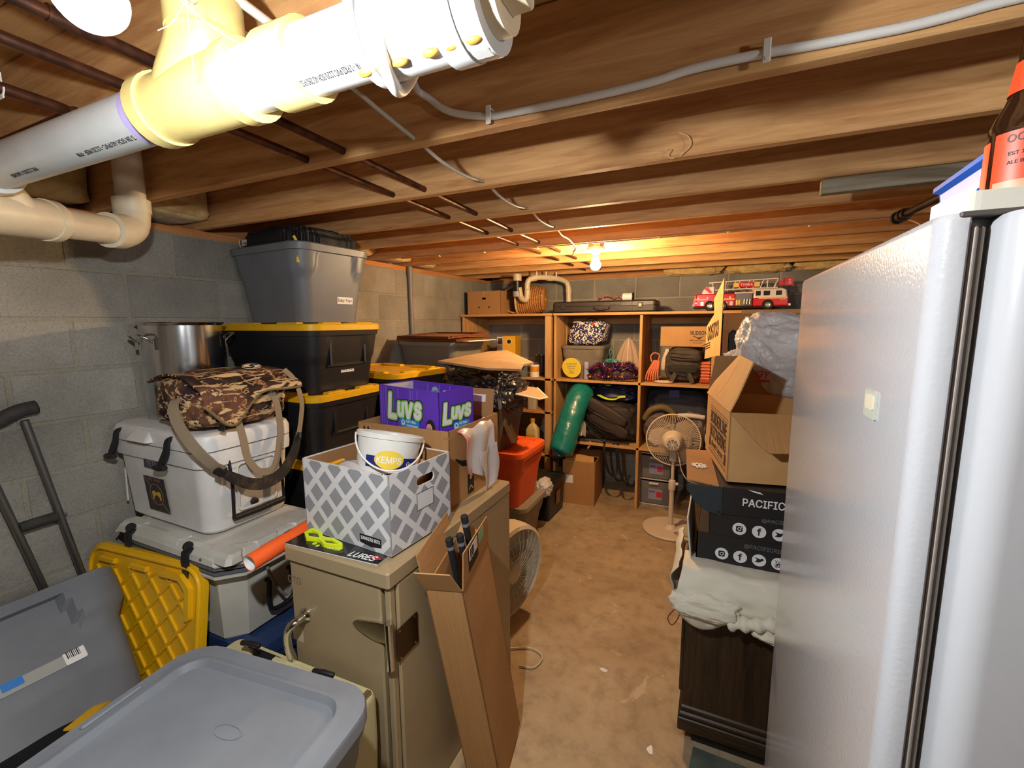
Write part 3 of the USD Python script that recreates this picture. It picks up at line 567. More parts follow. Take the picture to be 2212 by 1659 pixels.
t.add('handle_rosette', lathe([(0, 0), (.024, 0), (.024, .006), (.017, .014), (0, .016)], 20, frame((-.15, -.41, .70), (1, 0, 0), (0, 0, 1))), M_chrome, smooth=40)
leaf = sg.Polygon([(-.986, .738), (-.975, .748), (-.94, .755), (-.90, .762), (-.85, .768), (-.85, .712), (-.90, .708), (-.94, .715), (-.975, .728)]).buffer(.004)
t.add('hinge_leaf', ext(sa.translate(leaf, 1.055, 0), .008, frame((0, -.41, 0), (1, 0, 0), (0, 0, 1))), M_chrome)
t.add('hinge_knuckle', sweep([(.214, -.424, .635), (.214, -.424, .70), (.214, -.424, .785)], .013, 14), M_chrome, smooth=40)
t.add('hinge_plate', cbox(.005, .10, .105, .001, at=(.218, -.345, .637)), mat('hinge_dark', C(92, 76, 56), .28, metal=.9))
for y, z in ((-.385, .735), (-.31, .735), (-.385, .645), (-.31, .645)): t.add('screw', lathe([(0, 0), (.004, 0), (.003, .002), (0, .002)], 8, frame((.2205, y, z), (0, 1, 0), (0, 0, 1))), M_chrome)
t.add('paper_label', cat_([cbox(.05, .0006, .055, 0, at=(-.195, -.4105, .59)), ]), mat('old_label', C(190, 178, 146), .6))
t.add('pencil_mark', text('GTG', .026, frame((-.225, -.4105, .80), (1, 0, 0), (0, 0, 1)), .062), mat('pencil', C(118, 102, 78), .7))

# tilted open tote against the left wall
# local: x along the wall, y from bottom to rim, z outward from the tote's visible face
t = Thing('storage_tote', 'open grey tote tilted on its side against the left wall, product sticker on its face', 'storage tote', M=frame((-1.975, .49, .56), (0, 1, 0), (-.7071, 0, .7071)) @ pose((0, 0, -.17)))
body = tote(.68, .345, .47, .15, .06, rim=.012, bulge=.03, zl=.66, ends=False, sides=True, m=30)
R90 = np.array([[1, 0, 0, 0], [0, 0, 1, -.235], [0, -1, 0, 0], [0, 0, 0, 1.0]])      # tote z -> local y; tote -y -> local z
t.add('body', xf(body, R90), M_tgrey, smooth=35)
stk = frame((0, 0, .158), (1, 0, 0), (0, 1, 0)) @ pose((.075, .0, 0), rz=-2, rx=-3.6)
t.add('sticker', xf(ext(rpoly(.215, .095, .008), .0006), stk), mat('sticker_clear', C(168, 170, 164), .35), label='clear product sticker')
t.add('sticker_barcode', xf(ext(rpoly(.055, .092, .006, .078, 0), .0005), stk @ pose((0, 0, .0005))), M_label)
t.many('barcode_bar', [xf(cbox(.0016 if i % 3 else .003, .03, .0003, 0, at=(.06 + i * .0045, -.012, 0)), stk @ pose((0, 0, .001))) for i in range(8)], M_black)
t.add('sticker_oval', xf(ext(ell(.07, .022, -.065, .028), .0004), stk @ pose((0, 0, .0006))), mat('oval_red', C(206, 96, 104), .5))
t.add('sticker_patch', xf(ext(rpoly(.05, .028, .004, -.072, -.02), .0004), stk @ pose((0, 0, .0006))), mat('patch_blue', C(52, 128, 206), .5))

# yellow tote lid leaning on the lower cooler
YL = Thing('tote_lid', 'yellow ribbed tote lid leaning upright against the lower white cooler', 'tote lid', M=frame((-1.99, .845, .525), (.985, .06, .03), (-.075, .16, .98)))
w, h = .70, .52
def outline(W, D, r, z): return np.array([(x, y, z) for x, y in rrect(W, D, r, 8, 2)])
YL.add('panel', loft([outline(w - .02, h - .02, .075, 0), outline(w, h, .085, -.004), outline(w, h, .085, -.022), outline(w - .02, h - .02, .08, -.026), outline(w - .07, h - .07, .07, -.026), outline(w - .10, h - .10, .06, -.010), outline(w - .12, h - .12, .055, -.008)][::-1]), M_yel, smooth=30)
YL.add('rim_bead', sweep(outline(w - .035, h - .035, .075, -.026 + .027), .009, 8, closed=True), M_yel, smooth=True)
inner = sg.box(-.285, -.195, .285, .195)
ribs = []
for k in range(-5, 6):
    for sgn in (1, -1):
        ln = sg.LineString([(k * .115 - .4 * sgn, -.4), (k * .115 + .4 * sgn, .4)]).buffer(.0055, cap_style=2).intersection(inner)
        if ln.area > 1e-5: ribs.append(ln)
YL.add('rib_lattice', ext(unary_union(ribs), .009, pose((0, 0, -.001))), M_yel)
YL.many('lug', [cbox(.10, .022, .018, .004, at=(x, .205, 0)) for x in (-.20, .0)] + [cbox(.022, .10, .018, .004, at=(.295, y, 0)) for y in (-.12,)], M_yel)
YL.add('corner_lug', ext(sg.LineString([(.14, .208), (.24, .208), (.285, .17), (.29, .07)]).buffer(.012, 4), .018), M_yel)
YL.many('slot', [cbox(.022, .006, .002, 0, at=(-.02, .243, .0005)), cbox(.006, .022, .002, 0, at=(.335, .06, .0005))], M_rub)

# black duffel with yellow panels on the floor between the totes
M_nyl = mat('black_nylon', C(20, 20, 23), .55, bump=.2, bscale=200, bdist=.001); M_nyly = mat('yellow_nylon', C(238, 184, 30), .5)
t = Thing('duffel_bag', 'black bag with yellow stripes lying between the tilted tote and the foreground tote', 'bag', (-1.70, .47, 0), 8)
t.add('body', blob(.31, .30, .20, at=(0, 0, .20), amp=.10, freq=2, seed=4, e=.55, flat=.0), M_nyl, smooth=True)
def onbag(pts): return [(x, y, z) for x, y, z in pts]
t.many('stripe', [strap(curve(onbag([(.05, .29, .29), (.07, .22, .385), (.10, .11, .418), (.12, .0, .42)]), 14), [.05 + .004 * i for i in range(13)], .006, up=(0, 0, 1)), strap(curve(onbag([(-.14, .24, .36), (-.10, .18, .395), (-.06, .08, .417)]), 10), .035, .006, up=(0, 0, 1))], M_nyly)
t.add('badge', xf(ext(sg.Polygon([(-.05, -.03), (.05, -.03), (.065, .01), (.0, .05), (-.065, .01)]), .002), pose((.17, .12, .422), rz=20)), M_grayp)
t.add('badge_face', xf(ext(sg.Polygon([(-.04, -.022), (.04, -.022), (.053, .008), (.0, .04), (-.053, .008)]), .002), pose((.17, .12, .424), rz=20)), M_label)
t.add('badge_text', text('EQ', .024, pose((.15, .108, .4262), rz=20), .04, bold=True), M_black)
t.add('piping', sweep(curve([(.20, -.10, .425), (.22, .05, .427), (.235, .17, .41), (.24, .23, .38)], 16), .005, 6), M_grayp, smooth=True)

# crutch
M_alu = mat('brushed_aluminium', C(128, 128, 126), .38, metal=.85); M_foam = mat('dark_foam', C(62, 60, 58), .8, col2=C(48, 46, 44), scale=20)
t = Thing('crutch', 'aluminium underarm crutch leaning on the left block wall', 'crutch')
xw = XL + .045
A0, A1, B0, B1 = np.array((xw, .728, 1.31)), np.array((xw, .845, .50)), np.array((xw, .597, 1.26)), np.array((xw, .735, .50))
def lp(a, b, s): return a + (b - a) * s
t.add('rear_tube', sweep([A0, lp(A0, A1, .5), A1], .0125, 14), M_alu, smooth=40)
t.add('front_tube', sweep([B0, lp(B0, B1, .5), B1], .0125, 14), M_alu, smooth=40)
t.add('underarm_pad', sweep(curve([(xw, .50, 1.275), (xw, .575, 1.288), (xw, .65, 1.318), (xw, .715, 1.348), (xw, .752, 1.358), (xw, .772, 1.350)], 24), [.02] * 3 + [.025] * 15 + [.024, .022, .016, .01, .006, .004, .003][:7], 14), M_foam, smooth=True) if False else t.add('underarm_pad', sweep(curve([(xw, .50, 1.275), (xw, .575, 1.288), (xw, .65, 1.318), (xw, .715, 1.348), (xw, .765, 1.356)], 24), .025, 14), M_foam, smooth=True)
g0, g1 = lp(B0, B1, .46), lp(A0, A1, .49)
t.add('hand_grip', sweep([g0 + (0, .01, 0), (g0 + g1) / 2, g1 - (0, .01, 0)], .020, 14), M_foam, smooth=40)
t.add('grip_bolt', sweep([g1, g1 + (0, .02, .002)], .006, 8), M_alu)
t.add('lower_leg', sweep([lp(A1, B1, .5), lp(A1, B1, .5) + (-.01, .03, -.46)], .011, 12), M_alu, smooth=40)
t.add('spreader', sweep([A1, lp(A1, B1, .5), B1], .012, 10), M_alu, smooth=40)
t.add('tip', sweep([lp(A1, B1, .5) + (-.01, .029, -.455), lp(A1, B1, .5) + (-.012, .031, -.495)], .019, 12), M_rub, smooth=40)

# blue bin that carries the coolers
M_bbin = mat('bin_blue', C(38, 58, 96), .4)
t = Thing('storage_tote', 'dark blue tote on the floor under the two white coolers', 'storage tote', (-1.93, 1.20, 0))
t.add('body', tote(.86, .46, .42, .14, .05, ends=True), M_bbin, smooth=35); t.add('lid', mv(flatlid(.90, .50, .05, .06), 0, 0, .415), M_bbin, smooth=30)

# lower cooler
t = Thing('cooler', 'bigger dirty white cooler with grey gasket, under the smaller white cooler', 'cooler', (-1.885, 1.135, .465), 0)
W, D = .72, .44
def oct_(w, d, c, z, off=(0, 0)):
    a, b = w / 2, d / 2
    return np.array([(a - c, -b, z), (a, -b + c, z), (a, b - c, z), (a - c, b, z), (-a + c, b, z), (-a, b - c, z), (-a, -b + c, z), (-a + c, -b, z)]) + np.array((*off, 0))
t.add('body', loft([oct_(W - .16, D - .10, .05, 0), oct_(W - .14, D - .08, .06, .01), oct_(W - .07, D - .04, .07, .29), oct_(W - .06, D - .03, .07, .30)]), M_cool2)
t.many('rim_band', [loft([oct_(W - .02, D, .07, z0), oct_(W, D + .015, .07, z0 + .006), oct_(W, D + .015, .07, z1 - .004), oct_(W - .02, D, .07, z1)]) for z0, z1 in ((.296, .312), (.314, .330))], M_gask)
t.add('rim_edge', loft([oct_(W - .04, D - .01, .07, .286), oct_(W + .005, D + .02, .07, .289), oct_(W + .005, D + .02, .07, .297), oct_(W - .04, D - .01, .07, .298)]), M_cool2)
t.add('lid', loft([oct_(W, D + .01, .07, .332), oct_(W + .004, D + .018, .075, .338), oct_(W - .005, D + .008, .075, .358), oct_(W - .05, D - .03, .07, .380), oct_(W - .10, D - .07, .07, .384), oct_(W - .13, D - .10, .06, .380)]), M_cool2)
t.many('lid_rib', [loft([oct_(.15, .07, .015, .352, (x, -D / 2 + .03)), oct_(.14, .06, .015, .372, (x, -D / 2 + .035)), oct_(.12, .05, .01, .384, (x, -D / 2 + .045))]) for x in (-.29, .0, .29)], M_cool2)
t.many('side_rib', [loft([oct_(.06, .12, .015, .355, (W / 2 - .035, y)), oct_(.05, .10, .012, .386, (W / 2 - .045, y))]) for y in (-.05, .12)], M_cool2)
for x in (-.24, .14):
    t.add('latch', cat_([strap([(x, -D / 2 + .01, .372), (x, -D / 2 - .014, .362), (x, -D / 2 - .018, .33), (x, -D / 2 - .016, .27)], .032, .012, up=(0, 1, 0)), sweep([(x - .004, -D / 2 - .002, .384), (x + .004, -D / 2 - .002, .384)], .018, 10)]), M_rub)
t.add('front_panel', loft([np.array([(x, -D / 2 + .035 + .0 + y * .10, y) for x, y in ((-.20, .07), (-.16, .03), (.12, .03), (.16, .07), (.16, .24), (-.20, .24))]) + np.array((0, o, 0)) for o in (.0, -.022)], True, True), M_cool2)
t.many('bolt', [lathe([(0, 0), (.006, 0), (.004, .004), (0, .004)], 8, frame((x, -D / 2 - .008, .352), (1, 0, 0), (0, 0, 1))) for x in (-.34, .22)], M_chrome)
t.add('rope_handle', cat_([sweep(curve([(W / 2 - .03, -.06, .28), (W / 2 + .0, -.05, .20), (W / 2 - .0, .0, .12), (W / 2 + .0, .05, .20), (W / 2 - .03, .06, .28)], 24), .006, 8)]), mat('rope_grey', C(120, 116, 106), .8), smooth=True)
t.add('side_grip', sweep(curve([(W / 2 - .05, -.05, .20), (W / 2 - .03, -.05, .19), (W / 2 - .03, -.05, .08), (W / 2 - .03, .05, .08), (W / 2 - .03, .05, .19), (W / 2 - .05, .05, .20)], 24), .009, 8), M_rub, smooth=True)

# upper white cooler
t = Thing('cooler', 'smaller white cooler with black rubber latches, stacked on the bigger one', 'cooler', (-2.015, 1.165, .852), -1)
W, D, H = .645, .40, .405
t.add('body', loft([ring(W - .085, D - .07, .055, 0, 8), ring(W - .065, D - .05, .06, .012, 8), ring(W - .03, D - .025, .06, .27, 8), ring(W - .005, D - .003, .06, .275, 8), ring(W, D, .06, .30, 8), ring(W, D, .06, .332, 8)]), M_cool1, smooth=35)
t.add('lid', loft([ring(W - .02, D - .02, .055, .334, 8), ring(W + .004, D + .004, .062, .338, 8), ring(W + .004, D + .004, .062, .375, 8), ring(W - .012, D - .012, .058, .395, 8), ring(W - .05, D - .05, .05, H, 8)]), M_cool1, smooth=35)
t.many('lid_pad', [loft([ring(.16, .07, .02, .352, off=(x, -D / 2 + .01)), ring(.15, .06, .02, .372, off=(x, -D / 2 + .016)), ring(.12, .05, .02, .402, off=(x, -D / 2 + .04))]) for x in (-.06,)], M_cool1, smooth=35)
t.add('front_rib', ext(sg.LineString([(-.30, .05), (-.30, .19), (-.27, .215), (.10, .215), (.18, .18), (.22, .09)]).buffer(.004, 3), .004, frame((0, -D / 2 + .028, 0), (1, 0, 0), (0, .03, 1))), M_cool1)
for x in (-.225, .145):
    t.add('latch', cat_([strap(curve([(x, -D / 2 + .01, .385), (x, -D / 2 - .012, .372), (x - .01, -D / 2 - .016, .33), (x - .035, -D / 2 - .02, .29), (x - .055, -D / 2 - .022, .265)], 12), [.018, .02, .02, .02, .022, .024, .026, .028, .028, .028, .026, .024, .02][:13], .011, up=(0, 1, 0)), sweep([(x - .085, -D / 2 - .022, .262), (x - .055, -D / 2 - .024, .262), (x - .02, -D / 2 - .022, .268)], .011, 10)]), M_rub)
Fr = frame((0, -D / 2 + .012, 0), (1, 0, 0), (0, .0, 1))
t.add('badge', ext(rpoly(.115, .042, .004, -.025, .258), .006, Fr @ pose((0, 0, 0))), mat('badge_grey', C(58, 60, 64), .5), label='small rectangular dark brand badge')
t.add('badge_text', text('YETI', .024, Fr @ pose((-.068, .246, .006)), .075, bold=True), M_grayp)
Fd = frame((0, -D / 2 + .0245, 0), (1, 0, 0), (0, -.075, 1)) @ pose((0, 0, .001))
t.add('decal', ext(rpoly(.148, .15, .001, -.03, .125), .0008, Fd), mat('decal_black', C(34, 30, 30), .4, col2=C(70, 44, 34), scale=40), label='dark square decal')
t.add('decal_ring', ext(sg.Point(-.03, .125).buffer(.047).difference(sg.Point(-.03, .125).buffer(.0435)), .0006, Fd @ pose((0, 0, .0008))), M_grayp)
t.many('decal_line', [ext(sg.LineString(l).buffer(.0012), .0006, Fd @ pose((0, 0, .0008))) for l in ([(-.104, .2), (-.064, .158)], [(.004, .092), (.044, .05)])], M_grayp)
t.many('decal_figure', [ext(ell(.03, .022, -.046, .128).union(ell(.012, .03, -.055, .115)), .0006, Fd @ pose((0, 0, .0008))), ext(ell(.03, .022, -.014, .128).union(ell(.012, .03, -.006, .115)), .0006, Fd @ pose((0, 0, .0008)))], mat('gold_print', C(214, 168, 44), .4))
t.add('decal_text', text('AT THE', .012, Fd @ pose((-.075, .183, .0008)), .09), mat('dim_print', C(120, 104, 92), .5))
XE = W / 2 - .012
t.add('end_handle_bar', sweep([(XE + .012, -.10, .055), (XE + .012, 0, .052), (XE + .012, .12, .055)], .013, 10), M_rub, smooth=40)
t.many('end_handle_cord', [sweep([(XE + .004, y, .30), (XE + .016, y * 1.02, .18), (XE + .012, y * 1.05, .055)], .006, 8) for y in (-.095, .115)], M_rub, smooth=40)
t.add('drain_plug', lathe([(0, 0), (.016, 0), (.016, .008), (.01, .012), (0, .012)], 14, frame((XE - .010, .0, .085), (0, 1, 0), (0, 0, 1))), M_rub, smooth=40)
t.add('end_recess', cat_([ext(rpoly(.17, .20, .02, .01, .17).difference(rpoly(.155, .185, .016, .01, .17)), .003, frame((XE + .000, 0, 0), (0, 1, 0), (.05, 0, 1)))]), M_cool1)

# stock pot
t = Thing('stock_pot', 'tall stainless steel stock pot on the white cooler behind the camouflage bag', 'pot', (-2.185, 1.215, 1.257), 12)
t.add('body', lathe([(0, 0), (.147, 0), (.152, .006), (.152, .402), (.162, .410), (.164, .413), (.162, .416), (.149, .414), (.149, .008), (0, .008)], 64), M_steel, smooth=35)
for a in (-100, 55):
    Mh = pose(rz=a) @ pose((.152, 0, .30))
    t.add('handle', xf(sweep(curve([(0, -.055, .03), (.02, -.052, .05), (.038, -.035, .062), (.042, 0, .064), (.038, .035, .062), (.02, .052, .05), (0, .055, .03)], 24), .005, 8), Mh), M_chrome, smooth=True)
    t.many('handle_bracket', [xf(cbox(.004, .02, .05, .002, at=(.001, y, 0)), Mh) for y in (-.055, .055)], M_chrome)
t.add('volume_mark', text('25 QT', .012, pose(rz=-42) @ frame((.1525, -.02, .25), (0, 1, 0), (0, 0, 1)), .035), M_grayp)

# camouflage bag
nd = {'g': ('texture_coordinate', {}), 'n1': ('noise_texture', {'scale': 9.0, 'detail': 4.0}), 'r1': ('rgb_ramp', {'ramp': [(.35, C(38, 28, 30)), (.48, C(66, 48, 44)), (.58, C(110, 74, 54)), (.7, C(78, 62, 56))]}),
      'mp': ('mapping', {'scale': (24, 5, 24), 'rotation': (.5, .3, .9)}), 'n2': ('noise_texture', {'scale': 1.5, 'detail': 2.0, 'distortion': .6}), 'r2': ('rgb_ramp', {'ramp': [(.55, (0, 0, 0)), (.57, (1, 1, 1)), (.65, (1, 1, 1)), (.67, (0, 0, 0))]}),
      'mq': ('mapping', {'scale': (5, 20, 20), 'rotation': (.2, .8, -.7)}), 'n3': ('noise_texture', {'scale': 1.5, 'detail': 2.0, 'distortion': .5}), 'r3': ('rgb_ramp', {'ramp': [(.58, (0, 0, 0)), (.61, (1, 1, 1)), (.64, (1, 1, 1)), (.67, (0, 0, 0))]}),
      'm1': ('mix', {'color2': C(206, 176, 128)}), 'm2': ('mix', {'color2': C(182, 140, 98)}), 'p': ('principled_bsdf', {'roughness': .8, 'specular_ior_level': .2})}
M_camo = usdkit.material(stage, '/World/Looks/reed_camouflage', nd, [('g.object', 'n1.vector'), ('n1.fac', 'r1.fac'), ('g.object', 'mp.vector'), ('mp.vector', 'n2.vector'), ('n2.fac', 'r2.fac'), ('g.object', 'mq.vector'), ('mq.vector', 'n3.vector'), ('n3.fac', 'r3.fac'),
      ('r1.color', 'm2.color1'), ('r3.color', 'm2.fac'), ('m2.color', 'm1.color1'), ('r2.color', 'm1.fac'), ('m1.color', 'p.base_color')], surface='p.BSDF')
M_web2 = mat('tan_webbing', C(146, 130, 106), .85, bump=.4, bscale=500, bdist=.001)
M_reed = mat('reed_print', C(210, 184, 138), .8, col2=C(184, 152, 104), scale=30)
CB = Thing('camo_bag', 'brown reed-camouflage shoulder bag with tan straps lying on the white cooler', 'bag', (-1.825, 1.155, 1.262))
CB.add('body', blob(.155, .205, .108, at=(0, 0, .110), amp=.12, freq=2.2, seed=9, e=.5, flat=.004, fold=.05), M_camo, smooth=True)
def flap(u, v):
    y = -.205 + .41 * u
    sag = .075 * math.exp(-((u - .24) / .20) ** 2)
    L = .30 * v + sag * v * 1.5
    w = .012 * math.sin(9 * u + 3 * v)
    if L < .23: return (-.14 + L, y, .212 + .018 * math.sin(math.pi * L / .23) + w * .5 - (.03 * (1 - v)))
    a = L - .23
    return (.09 + min(a, .05) + .055 * min(1, a / .05) + .0 * a, y, .212 - a * .95 - .008 + w * .4)
CB.add('flap', surf(flap, 34, 26, .007), M_camo, smooth=40)
CB.add('flap_binding', sweep([flap(u, 1.0) for u in np.linspace(0, 1, 40)], .0055, 8), mat('camo_binding', C(120, 104, 74), .8), smooth=True)
Fl = frame((.145, .0, .195), (0, 1, 0), (-.5, 0, .9))
CB.add('logo_oval', ext(ell(.082, .036), .002, frame((.094, .055, .226), (0, 1, 0), (-.75, 0, .5)) @ pose((0, 0, .004))), mat('logo_cream', C(226, 212, 180), .7), label='cream oval logo patch with a black duck-head swirl')
CB.add('logo_ring', ext(ell(.078, .032).difference(ell(.072, .027)), .0008, frame((.094, .055, .226), (0, 1, 0), (-.75, 0, .5)) @ pose((0, 0, .006))), M_black)
CB.add('logo_swirl', ext(sg.LineString([(-.03, -.006), (-.01, -.011), (.006, -.006), (.004, .004), (-.006, .004), (-.004, -.002)]).buffer(.003).union(sg.LineString([(.004, .008), (.018, .005), (.028, .006)]).buffer(.003)), .0008, frame((.094, .055, .226), (0, 1, 0), (-.75, 0, .5)) @ pose((0, 0, .006))), M_black)
CB.many('stitched_letter', [text(ch, .03, frame((.166, yy, .122), (0, 1, 0), (-.1, 0, 1)), bold=True) for ch, yy in (('F', .075), ('T', .097))], mat('letter_cream', C(224, 212, 186), .7))
rr = random.Random(8)
for i in range(9):
    y0, L0, an = rr.uniform(-.17, .10), rr.uniform(.05, .10), rr.uniform(-.5, .4)
    CB.add('printed_reed', xf(ext(sg.Polygon([(0, 0), (L0 * .5, .0045), (L0, .001), (L0 * .5, -.0035)]), .0008), frame((.04 + .035 * rr.random(), y0, .2335), (math.sin(an), math.cos(an), 0), (-math.cos(an), math.sin(an), 0)) if False else frame((.162, y0, .15 + .03 * rr.random()), (0, math.cos(an), math.sin(an)), (0, -math.sin(an), math.cos(an)))), M_reed)
o = np.array((-1.825, 1.155, 1.262)); q = lambda L: [np.array(p) - o for p in L]
s1 = q([(-1.762, .935, 1.395), (-1.745, .915, 1.37), (-1.708, .905, 1.315), (-1.640, .91, 1.24), (-1.615, .945, 1.175), (-1.61, .975, 1.139)])
CB.add('shoulder_strap', strap(curve(s1, 24), .042, .003, up=(.35, -1, .2)), M_web2)
CB.add('strap_buckle', sweep(q([(-1.612, .962, 1.150), (-1.608, .985, 1.128)]), .020, 8, sx=.5), M_rub)
pad = q([(-1.612, .985, 1.128), (-1.615, 1.018, 1.098), (-1.62, 1.086, 1.050), (-1.62, 1.153, 1.032), (-1.62, 1.229, 1.051), (-1.62, 1.291, 1.120), (-1.62, 1.318, 1.19)])
CB.add('shoulder_pad', strap(curve(pad, 36), [.02 + .026 * math.sin(math.pi * i / 36) ** .6 for i in range(37)], .008, up=(1, 0, .15)), mat('pad_dark', C(40, 36, 34), .7, col2=C(92, 72, 46), scale=26, contrast=(.5, .7)))
CB.add('side_strap', strap(curve(q([(-1.62, 1.318, 1.18), (-1.63, 1.345, 1.25), (-1.635, 1.36, 1.33), (-1.65, 1.345, 1.42), (-1.68, 1.32, 1.47)]), 20), .026, .003, up=(1, .2, 0)), M_web2)
CB.add('strap_buckle', sweep(q([(-1.62, 1.318, 1.175), (-1.622, 1.322, 1.20)]), .017, 8, sx=.5), M_rub)
h1 = q([(-1.665, 1.063, 1.385), (-1.655, 1.073, 1.340), (-1.65, 1.091, 1.247), (-1.645, 1.101, 1.152), (-1.64, 1.125, 1.098), (-1.638, 1.152, 1.075), (-1.638, 1.20, 1.073), (-1.645, 1.234, 1.125), (-1.65, 1.257, 1.229), (-1.655, 1.255, 1.33), (-1.665, 1.24, 1.39)])
CB.add('carry_handle', strap(curve(h1, 60), .028, .003, up=(1, 0, .1)), M_web2)
CB.add('closure_strap', strap(curve(q([(-1.66, 1.055, 1.36), (-1.655, 1.04, 1.32), (-1.65, 1.025, 1.295)]), 8), .026, .003, up=(1, 0, .1)), M_web2)
CB.add('closure_buckle', cat_([sweep(q([(-1.648, 1.022, 1.292), (-1.645, 1.012, 1.272)]), .013, 6, sx=.6)]), M_rub)

# rolled orange poster
M_or = mat('blaze_orange', C(255, 104, 40), .5)
pa, pb = np.array((-1.325, .862, .905)), np.array((-1.345, 1.30, .930))
nrm = (pb - pa) / np.linalg.norm(pb - pa)
Mp = frame(pa, np.cross(nrm, (0, 0, 1)), np.cross(np.cross(nrm, (0, 0, 1)), nrm) * -1); Mp = frame(pa, np.cross((0, 0, 1.), nrm), np.cross(nrm, np.cross((0, 0, 1.), nrm)))
t = Thing('rolled_poster', 'rolled blaze-orange poster tube lying between the cooler and the metal cabinet', 'poster', M=Mp)
Lp = np.linalg.norm(pb - pa)
t.add('tube', lathe([(.0265, 0), (.028, 0), (.028, Lp), (.0265, Lp), (.0255, Lp), (.0255, 0.0)], 28, closed=True), M_or, smooth=30)
t.add('inner_paper', lathe([(.0254, .0005), (.0252, Lp), (.0245, Lp), (.0245, .0005)], 24, closed=True), M_white, smooth=30)
def wrap(m, a0, z0):
    v = np.array(m.vertices); an = a0 + v[:, 1] / .0283; rr_ = .0283 + v[:, 2]
    return trimesh.Trimesh(np.c_[rr_ * np.cos(an), rr_ * np.sin(an), z0 + v[:, 0]], m.faces, process=False)
t.add('print', wrap(meshkit.text_mesh('MADE IN', .014, .0004), math.radians(40), .05), M_black)
t.add('print_block', wrap(trimesh.creation.box((.03, .02, .0004)).subdivide().subdivide(), math.radians(60), .16), M_black)

# ================================================================== on the metal cabinet
M_card = mat('cardboard', C(178, 134, 84), .8, col2=C(166, 122, 74), scale=5, bump=.15, bscale=8, stretch=(60, 1, 1), bdist=.0008)
M_cardl = mat('cardboard_light', C(196, 154, 100), .8, col2=C(184, 140, 88), scale=5)
M_cardi = mat('cardboard_inside', C(160, 118, 74), .85, col2=C(148, 108, 66), scale=6)
M_pat = mat('box_grey_white', C(214, 214, 214), .6); M_dia = mat('diamond_grey', C(146, 148, 152), .6)
ZS = .9405
BXW, BXD, BXH = .401, .302, .258
bm = pose((-1.069, 1.185, ZS + .0065), rz=-4.6)
t = Thing('storage_box', 'grey and white diamond-patterned open carton on the metal cabinet', 'box', M=bm)
hole = rpoly(.088, .03, .014, BXD * .56, .198)
t.add('body', openbox(BXW, BXD, BXH, .004, {'+x': hole, '-x': hole}), M_pat)
t.add('lining', openbox(BXW - .009, BXD - .009, BXH - .004, .001, {'+x': sa.translate(hole, -.0045, 0), '-x': sa.translate(hole, -.0045, 0)}), M_cardi, label='plain brown inside of the carton')
def diamonds(L, H, hole=None, cut=None):
    out = []; k = math.radians(46); u = np.array((math.cos(k), math.sin(k))); v = np.array((-math.cos(k), math.sin(k)))
    for i in range(-6, 22):
        for j in range(-16, 12):
            c = u * i * .068 + v * j * .068 + np.array((.02, .0))
            if -.05 < c[0] < L + .05 and -.05 < c[1] < H + .05:
                a, b = u * .0235, v * .0235
                g = sg.Polygon([c + a + b, c + a - b, c - a - b, c - a + b]).intersection(sg.box(.002, .002, L - .002, H - .002))
                if hole is not None: g = g.difference(hole.buffer(.002))
                if cut is not None: g = g.difference(cut)
                out += [q for q in getattr(g, 'geoms', [g]) if q.area > 2e-5]
    return out
F1 = frame((-BXW / 2, -BXD / 2, 0), (1, 0, 0), (0, 0, 1)); F2 = frame((BXW / 2, -BXD / 2, 0), (0, 1, 0), (0, 0, 1))
tag_ = sg.Polygon([(.265, .035), (.36, .035), (.36, .006), (.315, -.001), (.265, .006)]); tag_ = sa.translate(tag_, 0, .012)
rectf = rpoly(.085, .06, 0, .165, .13)
t.many('printed_diamond', [ext(g, .0004, F1) for g in diamonds(BXW, BXH, None, tag_)] + [ext(g, .0004, F2) for g in diamonds(BXD, BXH, hole, rectf)], M_dia)
t.add('brand_tag', ext(tag_, .0005, F1), M_black); t.add('brand_text', text('BANKERS BOX', .011, F1 @ pose((.27, .030, .0005)), .085, bold=True), M_pat)
t.add('label_frame', ext(rectf.difference(rectf.buffer(-.002)), .0005, F2), M_black)

# pail, bubble wrap and inner carton in it
M_pail = mat('pail_plastic', C(222, 222, 216), .35, coat=.1)
pm = pose((-1.05, 1.185, ZS + .160), rz=42) @ pose(rx=-10, ry=12)
t = Thing('ice_cream_pail', 'white ice-cream pail with a yellow oval label, tilted inside the diamond carton', 'pail', M=pm)
t.add('body', lathe([(0, 0), (.088, 0), (.093, .004), (.110, .160), (.116, .162), (.117, .178), (.113, .180), (.108, .176), (.091, .006), (0, .006)], 56), M_pail, smooth=35)
def wrapc(m, z0, r0=.0936, slope=.1075, a0=-90):
    v = np.array(m.vertices); z = z0 + v[:, 1]; rr_ = r0 + slope * z + v[:, 2]; an = math.radians(a0) + v[:, 0] / .102
    return trimesh.Trimesh(np.c_[rr_ * np.cos(an), rr_ * np.sin(an), z], m.faces, process=False)
def fine(p, t_): return ext(p, t_).subdivide_to_size(.012)
t.add('label_band', wrapc(fine(rpoly(.30, .038, 0, .07, 0), .0006), .085), M_navy, label='dark blue label band')
t.add('label_oval', wrapc(fine(ell(.098, .062), .0008), .095), mat('label_yellow', C(236, 206, 66), .5), label='yellow oval label')
lt = meshkit.text_mesh('KEMPS', .022, .0004, True); lt.apply_translation((-lt.bounds[:, 0].mean(), -.011, .0008)); lt.apply_scale((.082 / np.ptp(lt.bounds[:, 0]), 1, 1))
t.add('label_text', wrapc(lt, .094), M_white)
lt = meshkit.text_mesh('Good Ole', .014, .0004); lt.apply_translation((.062, -.007, .0006)); t.add('band_text', wrapc(lt, .085), M_white)
